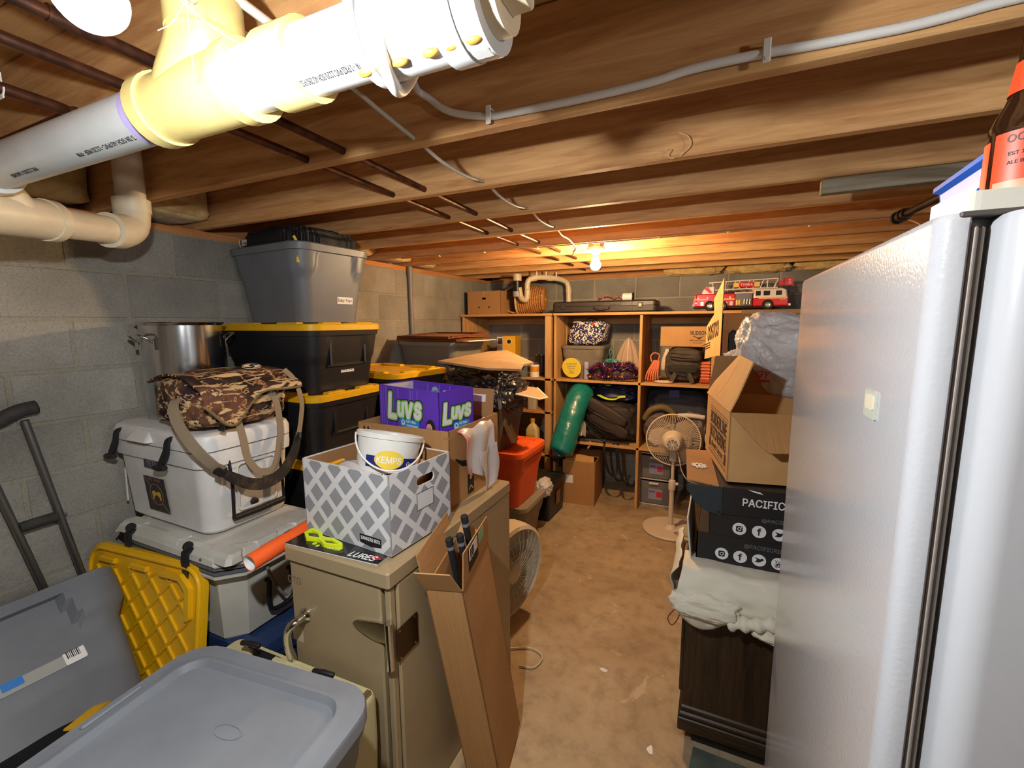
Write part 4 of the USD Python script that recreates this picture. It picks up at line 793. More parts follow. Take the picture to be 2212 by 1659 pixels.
lt = meshkit.text_mesh('VANILLA', .016, .0004, True); lt.apply_translation((-.05, -.008, .0002)); t.add('flavour_text', wrapc(lt, .04), M_black)
t.add('bail_handle', sweep([(.118 * math.cos(a), .118 * math.sin(a) - .012 * math.sin(-a), .168 - .105 * math.sin(-a) ** 1.0) for a in np.linspace(-math.pi, 0, 30)], .0035, 8), M_white, smooth=True)
M_bub = mat('bubble_wrap', C(206, 200, 194), .25, alpha=.8, bump=.6, bscale=110, bdist=.004)
solo('bubble_wrap', surf(lambda u, v: (-.13 + .26 * u, -.05 + .10 * v, .03 * math.sin(5 * u + v) + .018 * math.sin(13 * v) + .03 * u), 24, 12, .004), M_bub, 'crumpled bubble wrap at the front edge inside the diamond carton', 'wrapping', smooth=True, M=bm @ pose((.02, -.085, .195)))
t = Thing('cardboard_insert', 'brown cardboard insert with rounded slot beside the pail in the diamond carton', 'box', M=bm @ pose((-.10, .05, .006)))
t.add('panel', cat_([cbox(.17, .17, .19, .004)]), M_cardl)
t.add('slot_edge', ext(rpoly(.15, .14, .06).difference(rpoly(.14, .13, .055)), .001, pose((0, 0, .19))), M_card)
t.add('paper_roll', sweep([(.20, -.02, .10), (.215, .03, .17), (.225, .06, .215)], .035, 16), M_card, smooth=40)

# delivery carton with the nappy box
am = pose((-1.144, 1.618, ZS), rz=-.8); AW, AD, AH = .459, .405, .308
t = Thing('delivery_carton', 'large brown delivery carton with a curved black smile, behind the diamond carton', 'box', M=am)
t.add('body', openbox(AW, AD, AH, .005), M_card)
FA = frame((AW / 2, -AD / 2, 0), (0, 1, 0), (0, 0, 1)); FB = frame((-AW / 2, -AD / 2, 0), (1, 0, 0), (0, 0, 1))
t.add('smile', ext(sg.Polygon([(.045, .185), (.09, .150), (.15, .135), (.21, .150), (.25, .19), (.21, .165), (.15, .155), (.09, .165)]).buffer(.004), .0006, FA), M_black)
t.add('black_tape', ext(rpoly(.05, .085, 0, .155, .055), .0005, FA), M_black, label='black packing label')
t.add('tape_print', ext(sg.Point(.155, .080).buffer(.008).union(sg.LineString([(.14, .03), (.155, .045), (.17, .03)]).buffer(.003)), .0004, FA @ pose((0, 0, .0005))), M_cardl)
for k in (0, 1): t.add('up_arrow', ext(sg.Polygon([(.012, .245), (.016, .245), (.016, .28), (.022, .28), (.014, .296), (.006, .28), (.012, .28)]), .0005, FB @ pose((.02 + k * .022, 0, 0))), M_black)
t.add('corner_tape', cbox(.03, .002, .004, 0, at=(AW / 2 - .01, -AD / 2 - .001, AH - .03)), M_cardi)
t.add('rear_flap', xf(ext(rpoly(.18, .13, 0, 0, .065), .004), frame((AW / 2 - .11, AD / 2 - .01, AH - .02), (1, 0, 0), (0, .15, 1))), M_card)
t.add('rear_flap_label', xf(ext(rpoly(.10, .035, 0, 0, .085), .001), frame((AW / 2 - .11, AD / 2 - .0145, AH - .02), (1, 0, 0), (0, .15, 1))), M_label)
lm = pose((-1.14, 1.575, 1.075), rz=-15); LW, LD, LH = .395, .19, .32
M_pur = mat('nappy_purple', C(98, 56, 196), .4, coat=.1); M_purl = mat('nappy_purple_light', C(128, 92, 214), .4); M_purd = mat('nappy_purple_dark', C(70, 36, 150), .4)
t = Thing('nappy_box', 'open purple nappy box printed with fat white lettering, inside the delivery carton', 'box', M=lm)
lh = rpoly(.055, .018, .008, LD * .53, LH - .085)
t.add('body', openbox(LW, LD, LH, .004, {'+x': lh, '-x': lh}), M_pur)
t.add('lining', cat_([xf(ext(sg.box(0, .2, LD - .01, LH - .004), .0008), frame((-LW / 2 + .0045, LD / 2 - .005, 0), (0, -1, 0), (0, 0, 1)))]), mat('box_inside_white', C(206, 200, 196), .7))
G1 = frame((-LW / 2, -LD / 2, 0), (1, 0, 0), (0, 0, 1)); G2 = frame((LW / 2, -LD / 2, 0), (0, 1, 0), (0, 0, 1)); G3 = frame((-LW / 2 + .004, LD / 2 - .0045, 0), (1, 0, 0), (0, 0, 1))
for i, (x, w) in enumerate(((.012, .008), (.03, .004), (.045, .010), (.10, .004), (.135, .006), (.215, .008), (.232, .004), (.262, .006))):
    t.add('printed_stripe', ext(sg.box(x, .01, x + w, LH - .006), .0003, G1), M_purl)
for x, w in ((.10, .01), (.16, .006), (.18, .01), (.25, .008)): t.add('printed_stripe', xf(ext(sg.box(x, .18, x + w, LH - .008), .0003), G3), M_purl)
def luvs(M, w, y, h, skip=None):
    for dp, gr, m_ in ((0, .011, M_black), (.0003, .0075, mat('lime_print', C(126, 206, 84), .4)), (.0006, .0022, M_white)):
        ms = []
        for ch, x, sc, dy in (('L', 0, 1.42, .0), ('u', .29, 1.0, .016), ('v', .50, 1.15, .010), ('s', .77, 1.1, .018)):
            g = meshkit.text_mesh(ch, h * sc, .001, True); s_ = unary_union([sg.Polygon(tr[:, :2] * (.8, 1)) for tr in g.triangles if abs(np.cross(tr[1] - tr[0], tr[2] - tr[0])[2]) > 1e-10]).buffer(gr * h / .062 + .0003)
            ms.append(sa.translate(sa.skew(s_, 6), x * w, y + dy))
        t.add('brand_lettering', ext(unary_union(ms), .0004, M @ pose((0, 0, dp + .0004))), m_)
luvs(G1 @ pose((.06, 0, 0)), .235, LH - .137, .074)
luvs(G2 @ pose((.018, 0, 0)), .155, LH - .13, .056)
for M_, x, w in ((G1, .15, .125), (G2, .075, .09)):
    t.add('blue_panel', ext(rpoly(w, .034, .006, x + w / 2, LH - .148), .0005, M_ @ pose((0, 0, .002))), mat('panel_cyan', C(42, 150, 222), .4))
    t.add('panel_text', text('ULTRA', .010, M_ @ pose((x + w * .33, LH - .145, .0026)), w * .5, bold=True), M_white)
    t.add('panel_text', text('LEAKGUARDS', .008, M_ @ pose((x + w * .33, LH - .161, .0026)), w * .6, bold=True), M_white)
    t.add('panel_drop', ext(sg.Point(x + w * .16, LH - .148).buffer(.012).difference(sg.Point(x + w * .16, LH - .146).buffer(.006)), .0005, M_ @ pose((0, 0, .0026))), M_white)
skin = mat('print_skin', C(222, 168, 140), .5); hair = mat('print_hair', C(40, 28, 26), .5)
t.add('printed_child', ext(ell(.052, .062, .345, LH - .145).union(ell(.04, .07, .36, LH - .18)), .0004, G1 @ pose((0, 0, .001))), hair, label='printed photo of a smiling child')
t.add('printed_face', ext(ell(.036, .044, .338, LH - .153), .0004, G1 @ pose((0, 0, .0015))), skin)
t.add('printed_smile', ext(sg.LineString([(.329, LH - .162), (.338, LH - .166), (.347, LH - .162)]).buffer(.0018), .0004, G1 @ pose((0, 0, .002))), M_white)
for x in (.331, .345): t.add('printed_eye', ext(sg.Point(x, LH - .149).buffer(.0022), .0003, G1 @ pose((0, 0, .002))), hair)
t.add('round_emblem', xf(ext(sg.Point(.155, LH - .042).buffer(.024), .0006), G3), mat('emblem_teal', C(150, 196, 196), .5)); t.add('emblem_text', text('LUVS', .010, G3 @ pose((.138, LH - .046, .0006)), .034, bold=True), M_purd)
t.add('white_panel', xf(ext(rpoly(.07, .03, .002, .245, LH - .045), .0006), G3), M_label); t.add('green_panel', xf(ext(rpoly(.085, .04, .002, .34, LH - .038), .0006), G3), mat('panel_green', C(150, 214, 150), .5))

# sheet of thin plastic over the carton edge
M_film = mat('thin_plastic', C(222, 216, 212), .3, alpha=.78, coat=.2); M_pink = mat('pink_plastic', C(226, 150, 150), .35, alpha=.85)
FM = np.array([[0, 0, 1, -.91], [1, 0, 0, 1.45], [0, 1, 0, 1.0], [0, 0, 0, 1.0]])
def film(u, v):
    y = .0 + .26 * u + .04 * v * (1 - u) + .01 * math.sin(7 * v); z = 1.262 - (.20 * v if v > .15 else 0.03) - .05 * v * (1 - abs(2 * u - .9)) - .0
    x = -.93 + .035 * min(1, v * 4) + .008 * math.sin(11 * u + 4 * v) + .012 * v
    return (x, 1.475 + y, z + .012 * (1 - min(1, v * 6)))
t = Thing('plastic_sheet', 'thin white plastic sheet with a pink edge hanging over the delivery carton wall', 'plastic sheet')
t.add('sheet', surf(film, 26, 26, .0015), M_film, smooth=True)
t.add('pink_edge', surf(lambda u, v: tuple(np.array(film(u * .12, v)) + (.003, -.012, -.004)), 6, 24, .002), M_pink, smooth=True)
t.add('lower_fold', surf(lambda u, v: tuple(np.array(film(.35 + .65 * u, .55 + .75 * v)) + (.006, .01, -.02 * u)), 16, 14, .0015), M_film, smooth=True)

# magazine and neon glasses under the carton
t = Thing('magazine', 'black glossy magazine under the front edge of the diamond carton', 'magazine', (-1.085, 1.065, ZS), 3)
t.add('pages', cbox(.37, .21, .005, .001), M_white); t.add('cover', cbox(.372, .212, .0008, 0, at=(0, 0, .005)), mat('cover_black', C(18, 18, 24), .2, coat=.3))
Mm = pose((0, 0, .0059))
t.add('cover_title', text('LURES', .026, Mm @ pose((.06, -.097, 0)), .10, bold=True, slant=.2), M_white); t.add('cover_fish', ext(sg.Polygon([(.13, -.075), (.16, -.068), (.18, -.08), (.16, -.09)]), .0005, Mm), M_red)
t.add('cover_headline', text('BIG', .022, Mm @ pose((-.175, -.02, 0)), .045, bold=True), mat('print_orange', C(226, 96, 40), .5))
t.many('cover_splash', [ext(sg.Point(-.09 + .02 * i, -.075 - .008 * (i % 2)).buffer(.008 - .001 * i), .0004, Mm) for i in range(3)] , mat('print_lime', C(196, 220, 40), .5))
t.add('cover_text', text('bass pro', .012, Mm @ pose((-.03, -.085, 0)), .05), M_white)
M_neon = mat('neon_yellow', C(222, 240, 30), .3, coat=.3)
t = Thing('safety_glasses', 'neon yellow safety glasses lying on the magazine', 'glasses', (-1.165, 1.0, ZS + .006), -6)
t.add('frame', ext(unary_union([sg.LineString([(-.085, .032), (-.08, .006), (-.045, -.012), (-.008, .0), (.008, .0), (.045, -.012), (.085, .0), (.10, .006)]).buffer(.005), sg.LineString([(-.085, .032), (-.04, .03), (-.008, .012), (.008, .012), (.04, .02), (.09, .012)]).buffer(.006)]), .012), M_neon)
t.many('lens', [ext(ell(.07, .026, x, .010), .003, pose((0, 0, .003))) for x in (-.046, .046)], mat('lens_dark', C(60, 66, 30), .15, coat=.5))

# long carton with golf grips leaning on the cabinet
bt = np.array((-.693, 1.09, .86)); bb = np.array((-.685, 1.27, .0)); 
ax = np.array((-.055, -.155, .86)); ax /= np.linalg.norm(ax)
TM = frame((-.70, 1.355, .006), (.99, .10, .08), (-.08, .985, .17)); TM[:3, 2] = ax / np.linalg.norm(ax); x_ = np.array((.985, .17, 0)); x_ -= ax * (x_ @ ax); x_ /= np.linalg.norm(x_); TM[:3, 0] = x_; TM[:3, 1] = np.cross(ax, x_)
t = Thing('long_carton', 'tall narrow brown carton with open flaps leaning on the metal cabinet', 'box', M=TM)
TW, TD, TH = .125, .255, .875
t.add('body', openbox(TW, TD, TH, .004), M_card)
t.add('flap', xf(ext(sg.Polygon([(0, 0), (TW, 0), (TW - .004, .105), (.004, .105)]), .004), frame((-TW / 2, -TD / 2, TH), (1, 0, 0), (0, -.42, .9))), M_cardl)
t.add('flap', xf(ext(sg.Polygon([(0, 0), (TD, 0), (TD - .004, .10), (.02, .12)]), .004), frame((TW / 2, -TD / 2, TH), (0, 1, 0), (.12, 0, 1))), M_card)
t.add('flap', xf(ext(sg.Polygon([(0, 0), (TD, 0), (TD - .01, .11), (.004, .11)]), .004), frame((-TW / 2, TD / 2, TH), (0, -1, 0), (-.1, 0, 1))), M_card)
t.add('flap', xf(ext(sg.Polygon([(0, 0), (TW, 0), (TW * .9, .08)]), .004), frame((TW / 2, TD / 2, TH), (-1, 0, 0), (.5, .8, .55))), M_cardl)
FT = frame((TW / 2, -TD / 2, TH), (0, 1, 0), (.12, 0, 1))
t.add('shipping_label', xf(ext(rpoly(.09, .085, .001, .10, .065), .0006), FT @ pose((0, 0, .004))), M_black)
t.add('label_white', xf(ext(rpoly(.075, .045, 0, .10, .080), .0005), FT @ pose((0, 0, .0046))), M_label)
t.many('label_bar', [xf(cbox(.003 if i % 3 else .006, .034, .0004, 0, at=(.074 + i * .006, .080, 0)), FT @ pose((0, 0, .005))) for i in range(6)], M_black)
t.add('green_sticker', xf(ext(rpoly(.05, .04, 0, .18, .075), .0006), FT @ pose((0, 0, .004))), mat('sticker_mint', C(130, 190, 150), .5))
t.add('torn_patch', ext(sg.Polygon([(0, 0), (.03, .004), (.028, .007), (.002, .004)]), .0005, frame((TW / 2, .0, TH - .12), (0, .9, .4), (0, -.4, .9))), M_cardl)
for i, (x, y, h) in enumerate(((-.015, -.005, .965), (.018, .012, .97), (.015, .075, 1.0))):
    g = Thing('golf_club', ('leftmost black golf grip sticking out of the long carton', 'middle black golf grip in the long carton', 'tallest black golf grip in the long carton')[i], 'golf club', M=TM @ pose((x, y, .006)))
    g.add('shaft', sweep([(0, 0, .0), (0, 0, h * .5), (0, 0, h - .26)], .0045, 8), M_chrome, smooth=40)
    g.add('grip', lathe([(0, h - .27), (.0085, h - .27), (.0125, h - .03), (.0132, h - .004), (.011, h), (0, h)], 14), mat('grip_black', C(30, 34, 38), .6, bump=.5, bscale=200, bdist=.001), smooth=40)
    g.add('grip_band', lathe([(.0133, h - .04), (.0137, h - .038), (.0137, h - .03), (.0133, h - .028)], 14), M_grayp, smooth=40)
    g.add('clubhead', cbox(.05, .03, .03, .008, at=(0.0, 0, 0)), M_chrome)

# ================================================================== stacks along the left wall
def hdx(name, label, M, group=None):
    t = Thing(name, label, 'storage tote', M=M, group=group); W, D, H = .70, .485, .332
    t.add('body', tote(W - .04, D - .04, H - .026, .13, .05, rim=.010, bulge=.006, zl=.52), M_tblack, smooth=35)
    t.add('lid', mv(loft([ring(W - .02, D - .02, .06, 0, 7), ring(W, D, .07, .004, 7), ring(W, D, .07, .03, 7), ring(W - .012, D - .012, .065, .036, 7), ring(W - .05, D - .05, .05, .036, 7), ring(W - .06, D - .06, .05, .028, 7)]), 0, 0, H - .034), M_yel, smooth=30)
    t.many('lid_lug', [cbox(a, b, .016, .004, at=(x, y, H - .008)) for a, b, x, y in ((.20, .04, -.16, -.20), (.14, .04, .17, -.20), (.04, .11, .31, -.09), (.04, .11, .31, .12), (.2, .04, -.16, .2), (.2, .04, .14, .2), (.04, .12, -.31, .0))], M_yel)
    t.many('end_rib', [cbox(.012, .014, .13, .003, at=(W / 2 - .034, y, .13)) for y in (-.10, .12)], M_tblack)
    t.add('end_ledge', cbox(.012, .25, .012, .003, at=(W / 2 - .040, .01, .125)), M_tblack)
    return t
BT = hdx('lidded_tote', 'top black tote with yellow lid and white paper label, under the grey lidless tote', pose((-2.005, 1.70, 1.329), rz=-1.5))
XE2 = .70 / 2 - .028
def paper(t, M, s, w, h=.03):
    t.add('paper_label', ext(rpoly(w, h, 0, w / 2, 0), .0008, M), M_label, label='white paper label')
    t.add('label_text', text(s, h * .42, M @ pose((w * .04, -h * .18, .0008)), w * .9), M_black)
BT.add('label_tape', ext(rpoly(.15, .035, 0, .0, .0), .0006, frame((XE2 - .022, .02, .105), (0, 1, 0), (.1, 0, 1))), M_rub)
paper(BT, frame((XE2 - .021, -.03, .105), (0, 1, 0), (.1, 0, 1)), 'Baby Toys', .085)
for i, (z, lab) in enumerate(((.997, 'second black tote with yellow lid from the top of the wall stack'), (.665, 'third black tote from the top of the wall stack, labelled on its end'), (.333, 'fourth black tote from the top of the wall stack'), (.0, 'bottom black tote of the wall stack, on the floor'))):
    if i == 1:
        tt = hdx('lidded_tote', lab, pose((-2.0, 1.70, z), rz=-1)); paper(tt, frame((XE2 - .004, -.10, .26), (0, 1, 0), (.1, 0, 1)), 'Chris E', .11, .04)
    else:
        if i == 0: BT2 = hdx('lidded_tote', lab, pose((-2.0, 1.68, z), rz=1))
        else: dup(BT2, lab, M=pose((-2.0, 1.70, z)))
# grey lidless tote with black cloth
GT = Thing('storage_tote', 'grey lidless tote labelled for toys, on the black and yellow stack', 'storage tote', (-2.09, 1.80, 1.669), -5)
GT.add('body', tote(.565, .44, .385, .18, .06, rim=.016, bulge=.010, zl=.62, m=22), M_tgrey, smooth=35)
paper(GT, frame((.2475, .02, .115), (0, 1, 0), (.13, 0, 1)), 'Baby Toys', .10, .036)
solo('zip_puller', cat_([strap(curve([(0, 0, .03), (.012, -.004, .0), (.013, -.004, -.06)], 8), .012, .003, up=(0, 1, 0)), sweep([(.013, -.004, -.058), (.013, -.006, -.095)], .008, 8)]), mat('puller_yellow', C(226, 196, 60), .6), 'yellow cord puller dangling over the rim of the grey lidless tote', 'cord', M=pose((-1.868, 1.575, 2.05), rz=35))
M_cloth = mat('black_cloth', C(22, 23, 27), .7, bump=.3, bscale=60, bdist=.004)
BC = Thing('cloth_cover', 'black gathered cloth cover stuffed into the top of the grey tote', 'cloth', (-2.09, 1.80, 1.669), -5)
m = blob(.258, .198, .085, at=(0, 0, .40), amp=.10, freq=2.4, seed=12, e=.42, sub=5)
v = np.array(m.vertices); an = np.arctan2(v[:, 1], v[:, 0]); w_ = np.clip((v[:, 0] - .02) / .2, 0, 1); side = np.clip(1 - np.abs((v[:, 2] - .40) / .085) ** 4, 0, 1)
v[:, :2] *= (1 + .035 * np.sin(an * 60) * w_ * side)[:, None]; v[:, 2] += .012 * np.exp(-((v[:, 0] + .02) / .03) ** 2) * (v[:, 2] > .44)
BC.add('cloth', trimesh.Trimesh(v, m.faces, process=False), M_cloth, smooth=True)
BC.add('brand_print', text('HYPER', .016, frame((-.20, -.1975, .415), (1, 0, 0), (0, 0, 1)), .05, bold=True), M_white); BC.add('brand_line', text('TOUGH COVERS', .007, frame((-.20, -.1975, .403), (1, 0, 0), (0, 0, 1)), .05), M_white)
BC.add('brand_mark', ext(sg.LineString([(0, 0), (-.006, .02), (.004, .03), (-.002, .012), (.006, -.008), (.012, -.016)]).buffer(.0018), .001, frame((-.222, -.1975, .405), (1, 0, 0), (0, 0, 1))), M_white)

# second stack: black tote with a canted yellow lid, tan carton under
S2 = hdx('lidded_tote', 'black tote with canted yellow lid behind the purple nappy box', pose((-1.985, 2.32, 1.037), rz=-9))
hd2 = [dup(S2, lab, M=pose((-1.985, 2.32, z), rz=r)) for z, r, lab in ((.704, -4, 'black tote second from top in the stack behind the tall wall stack'), (.372, -6, 'black tote third from top in the stack behind the tall wall stack'), (.04, -4, 'lowest black tote in the stack behind the tall wall stack'))]
solo('wooden_pallet', cbox(.66, .44, .04, .003), M_stick, 'low wooden board under the second stack of black totes', 'board', M=pose((-1.985, 2.32, 0), rz=-4))
# far grey tote with frames
t = lidded('storage_tote', 'grey tote with taupe lid by the left wall, picture frames on it', .59, .43, .40, (-2.06, 3.10, 1.125), -7, M_ttaupe, mat('lid_taupe', C(140, 132, 118), .42), r=.05)
t.add('tape_smudge', xf(ext(ell(.03, .04), .0006), frame((.20, -.197, .12), (1, 0, 0), (0, -.13, 1))), mat('clear_tape', C(170, 170, 168), .3))
for i, z in enumerate((.725, .325)):
    lidded('storage_tote', ('taupe tote directly beneath the one with picture frames', 'second taupe tote down from the one with picture frames')[i], .59, .43, .40, (-2.06, 3.10, z), -4, M_ttaupe, M_ttaupe, r=.05)
solo('wooden_crate', openbox(.56, .40, .325, .012), M_stick, 'plain wooden crate on the floor under the taupe totes', 'crate', M=pose((-2.06, 3.10, 0), rz=-4))
M_frame = wood('frame_walnut', C(112, 62, 32), C(70, 36, 20), 'x', knots=False, rand=.05)
def pframe(name, label, w, d, M, inner=False):
    t = Thing(name, label, 'picture frame', M=M); a = .035
    for L, x, y, r in ((w, 0, -d / 2 + a / 2, 0), (w, 0, d / 2 - a / 2, 0), (d - 2 * a, -w / 2 + a / 2, 0, 90), (d - 2 * a, w / 2 - a / 2, 0, 90)):
        t.add('moulding', xf(loft([np.array([(s * L / 2, y_, z_) for y_, z_ in ((-a / 2, 0), (a / 2, 0), (a / 2, .008), (a * .1, .012), (-a * .2, .018), (-a / 2, .016))][::1]) for s in (-1, 1)]), pose((x, y, 0), rz=r)), M_frame)
    if inner: t.add('backing', cbox(w - .05, d - .05, .003, 0, at=(0, 0, .003)), M_cardi)
pframe('picture_frame', 'dark wooden picture frame on top, leaning over the taupe lid', .56, .44, pose((-1.97, 2.98, 1.56), rz=-12, rx=3), True)
pframe('picture_frame', 'dark wooden picture frame lying flat beneath another frame on the taupe lid', .58, .46, pose((-1.98, 3.02, 1.53), rz=-5))
solo('white_board', cbox(.52, .36, .006, .001), M_white, 'white board edge sticking out under the picture frames', 'board', M=pose((-1.90, 3.08, 1.524), rz=-8))

# grey tote, orange tote, bin with black bag
t = lidded('storage_tote', 'taupe-brown tote on the floor under the orange tote', .60, .465, .37, (-1.455, 2.945, 0), 0, M_ttaupe, mat('lid_taupe', C(140, 132, 118), .42), r=.06, tp=.2)
M_orange = mat('tote_orange', C(216, 86, 36), .42, bump=.08, bscale=300, bdist=.0005)
t = Thing('storage_tote', 'bright orange lidded tote on the taupe tote by the aisle', 'storage tote', (-1.455, 2.90, .372), -1)
t.add('body', tote(.565, .455, .385, .16, .06), M_orange, smooth=35)
t.add('lid', mv(flatlid(.60, .49, .034, .07, dish=.008), 0, 0, .372), mat('lid_orange', C(238, 98, 42), .4), smooth=30)
t = Thing('storage_tote', 'dark open bin stuffed with a torn black plastic bag, on the orange tote', 'storage tote', (-1.50, 2.82, .787), -6)
t.add('body', tote(.445, .37, .325, .18, .05, rim=.015), M_tdark, smooth=35)
t.add('peeled_sticker', surf(lambda u, v: (.20 + .05 * u * u + .01 * math.sin(6 * v), -.12 + .10 * v + .05 * u, .25 - .20 * u - .0 * v), 10, 8, .0012), mat('sticker_film', C(158, 154, 148), .25))
M_bag = mat('bin_bag', C(30, 30, 36), .28, coat=.4, bump=.7, bscale=26, bdist=.012)
t = Thing('bin_bag', 'shiny black plastic bag bulging out of the dark bin', 'bag', (-1.50, 2.80, 1.03), -6)
t.add('bag', blob(.28, .22, .18, at=(0, 0, .15), amp=.28, freq=2.3, seed=31, e=.7, sub=5, fold=.14), M_bag, smooth=True)
t.add('loose_strip', strap(curve([(.20, -.17, .11), (.235, -.185, .12), (.245, -.19, .05), (.25, -.19, -.02)], 16), [.03 - .0013 * i for i in range(17)] if False else .022, .002, up=(.2, -1, .2)), mat('strip_grey', C(150, 140, 128), .4), smooth=True)
t.add('silver_patch', blob(.085, .012, .085, at=(.13, -.165, .20), amp=.4, freq=3, seed=5, sub=3, fold=.3), mat('silver_foil', C(176, 160, 150), .2, metal=.7, bump=.8, bscale=30, bdist=.01), smooth=True, label='crumpled silver lining')
M_camo2 = mat('leaf_camo', C(86, 74, 44), .6, col2=C(34, 30, 22), scale=22, contrast=(.45, .55))
t.add('camo_flap', surf(lambda u, v: (-.20 + .09 * u, -.215 - .01 * math.sin(4 * v), .24 - .20 * v), 6, 8, .004), M_camo2, label='camouflage cloth showing in the bag')
# foam boards on the bags
M_foam2 = mat('foam_board', C(176, 146, 110), .75, col2=C(164, 134, 98), scale=10)
def sheetpoly(P, th):
    P = np.array(P); n = len(P); c = P.mean(0); v = np.vstack([P, P - (0, 0, th), [c], [c - (0, 0, th)]]); f = []
    for i in range(n):
        j = (i + 1) % n; f += [(i, j, 2 * n), (n + j, n + i, 2 * n + 1), (i, n + i, n + j), (i, n + j, j)]
    return trimesh.Trimesh(v, np.array(f), process=False)
t = Thing('foam_board', 'tan foam board with a pointed end lying over the black bag', 'board')
t.add('board', sheetpoly([(-1.56, 2.30, 1.433), (-1.172, 2.20, 1.410), (-.96, 2.20, 1.413), (-1.0, 2.33, 1.427), (-.985, 2.45, 1.428), (-1.35, 2.85, 1.470), (-1.47, 2.80, 1.462)], .012), M_foam2)
t.add('egg_crate', cat_([surf(lambda u, v: (-1.52 + .5 * u, 2.31 - .08 * u + .16 * v, 1.405 - .016 * u + .010 * math.sin(u * 40) + .006 * math.sin(v * 14)), 60, 14, .008)]), mat('foam_dark', C(52, 50, 54), .9), smooth=True, label='dark wavy foam layer')
t = Thing('foam_board', 'small tan foam offcut with pale edge poking out right of the black bag', 'board')
t.add('board', sheetpoly([(-1.235, 2.74, 1.186), (-1.245, 2.95, 1.207), (-1.162, 2.95, 1.199), (-1.051, 2.85, 1.154), (-1.066, 2.76, 1.158)], .010), mat('foam_board_brown', C(176, 140, 108), .75))
t.add('pale_edge', sweep([(-1.235, 2.735, 1.182), (-1.066, 2.752, 1.154), (-1.047, 2.85, 1.150), (-1.162, 2.955, 1.196)], .007, 6), mat('foam_pale', C(226, 214, 190), .7))
# floor fan
M_fanw = mat('fan_cream', C(206, 192, 164), .45)
def cage(t, R, z0, z1, n, mat_, hub=.05, wire=.0012):
    ms = []
    prof = lambda s: (hub + (R - hub) * s, z1 + (z0 - z1) * s ** 3)
    t.add('wire_guard', cat_([sweep([(prof(s)[0] * math.cos(a + .25 * s), prof(s)[0] * math.sin(a + .25 * s), prof(s)[1]) for s in np.linspace(0, 1, 6)], wire, 4, caps=False) for a in np.linspace(0, 2 * math.pi, n, endpoint=False)] + [sweep([(prof(s)[0] * math.cos(a), prof(s)[0] * math.sin(a), prof(s)[1]) for a in np.linspace(0, 2 * math.pi, 40, endpoint=False)], wire, 4, closed=True) for s in (.33, .66)]), mat_, kind='stuff')
t = Thing('floor_fan', 'cream floor fan standing behind the metal cabinet, only its edge showing', 'fan', M=frame((-.985, 2.05, .33), (0.25, 1, 0), (.08, 0, 1)))
t.add('rim', lathe([(.245, -.06), (.262, -.05), (.266, 0), (.262, .05), (.245, .06), (.238, .05), (.238, -.05)], 44), M_fanw, smooth=40)
cage(t, .24, .05, .065, 30, M_fanw)
t.add('hub', lathe([(0, -.05), (.05, -.05), (.055, .06), (.03, .068), (0, .07)], 20), M_fanw, smooth=40)
t.many('blade', [xf(ext(sg.Polygon([(.05, -.03), (.21, -.085), (.23, .02), (.14, .07), (.05, .03)]), .003), pose((0, 0, .0), rz=a) @ pose(rx=18)) for a in (0, 120, 240)], mat('fan_blade', C(176, 168, 150), .4))
t.add('stand', cat_([sweep(curve([(-.24, -.02, -.05), (-.27, -.20, -.08), (-.26, -.31, -.09), (0, -.318, -.10), (.26, -.31, -.09), (.27, -.20, -.08), (.24, -.02, -.05)], 36), .013, 8)]), M_fanw, smooth=True)
solo('appliance_cord', sweep(curve([(-.95, 1.85, .01), (-.80, 1.93, .008), (-.72, 1.90, .008), (-.73, 1.82, .008), (-.80, 1.80, .008)], 24), .004, 6), M_fanw, 'pale fan cord looping on the floor by the metal cabinet', 'cord', smooth=True)

# black file box, brown carton on the floor
t = Thing('file_box', 'black plastic file box with a sticker on the floor before the shelves', 'box', (-1.37, 3.545, 0), -2)
t.add('body', tote(.335, .375, .30, .06, .02, rim=.008, bulge=.004, zl=.8), M_tblack, smooth=35); t.add('lid', mv(flatlid(.35, .39, .028, .025, dish=.004), 0, 0, .292), M_tblack, smooth=30)
t.add('sticker', ext(rpoly(.09, .12, .004, 0, .16), .001, frame((.1655, .01, 0), (0, 1, 0), (.03, 0, 1))), mat('sticker_dim', C(120, 92, 80), .5)); t.add('sticker_text', text('FILE', .02, frame((.1675, -.025, .18), (0, 1, 0), (.03, 0, 1)), .06), M_label)
solo('white_bag', blob(.07, .10, .075, at=(0, 0, .05), amp=.3, freq=3, seed=7, fold=.2), M_film, 'scrap of white plastic bag tucked between the taupe tote and file box', 'bag', smooth=True, M=pose((-1.215, 3.24, .30)))
t = Thing('carton', 'brown carton with a white label on the floor under the shelf', 'box', (-1.11, 4.02, 0), 4)
t.add('body', openbox(.30, .40, .41, .005), M_card); t.add('top_flap', xf(cbox(.29, .2, .004, .001), pose((0, .09, .41), rx=4)), M_card)
t.add('front_flap', xf(ext(sg.Polygon([(-.14, 0), (.14, 0), (.12, .10), (-.02, .13), (-.12, .11)]), .004), frame((0, -.20, .40), (1, 0, 0), (0, .85, .25))), M_cardl)
t.add('white_label', ext(rpoly(.075, .075, 0, -.09, .235), .001, frame((0, -.2, 0), (1, 0, 0), (0, 0, 1))), M_label)

# ================================================================== things on and in the shelves
def onS(z): return z
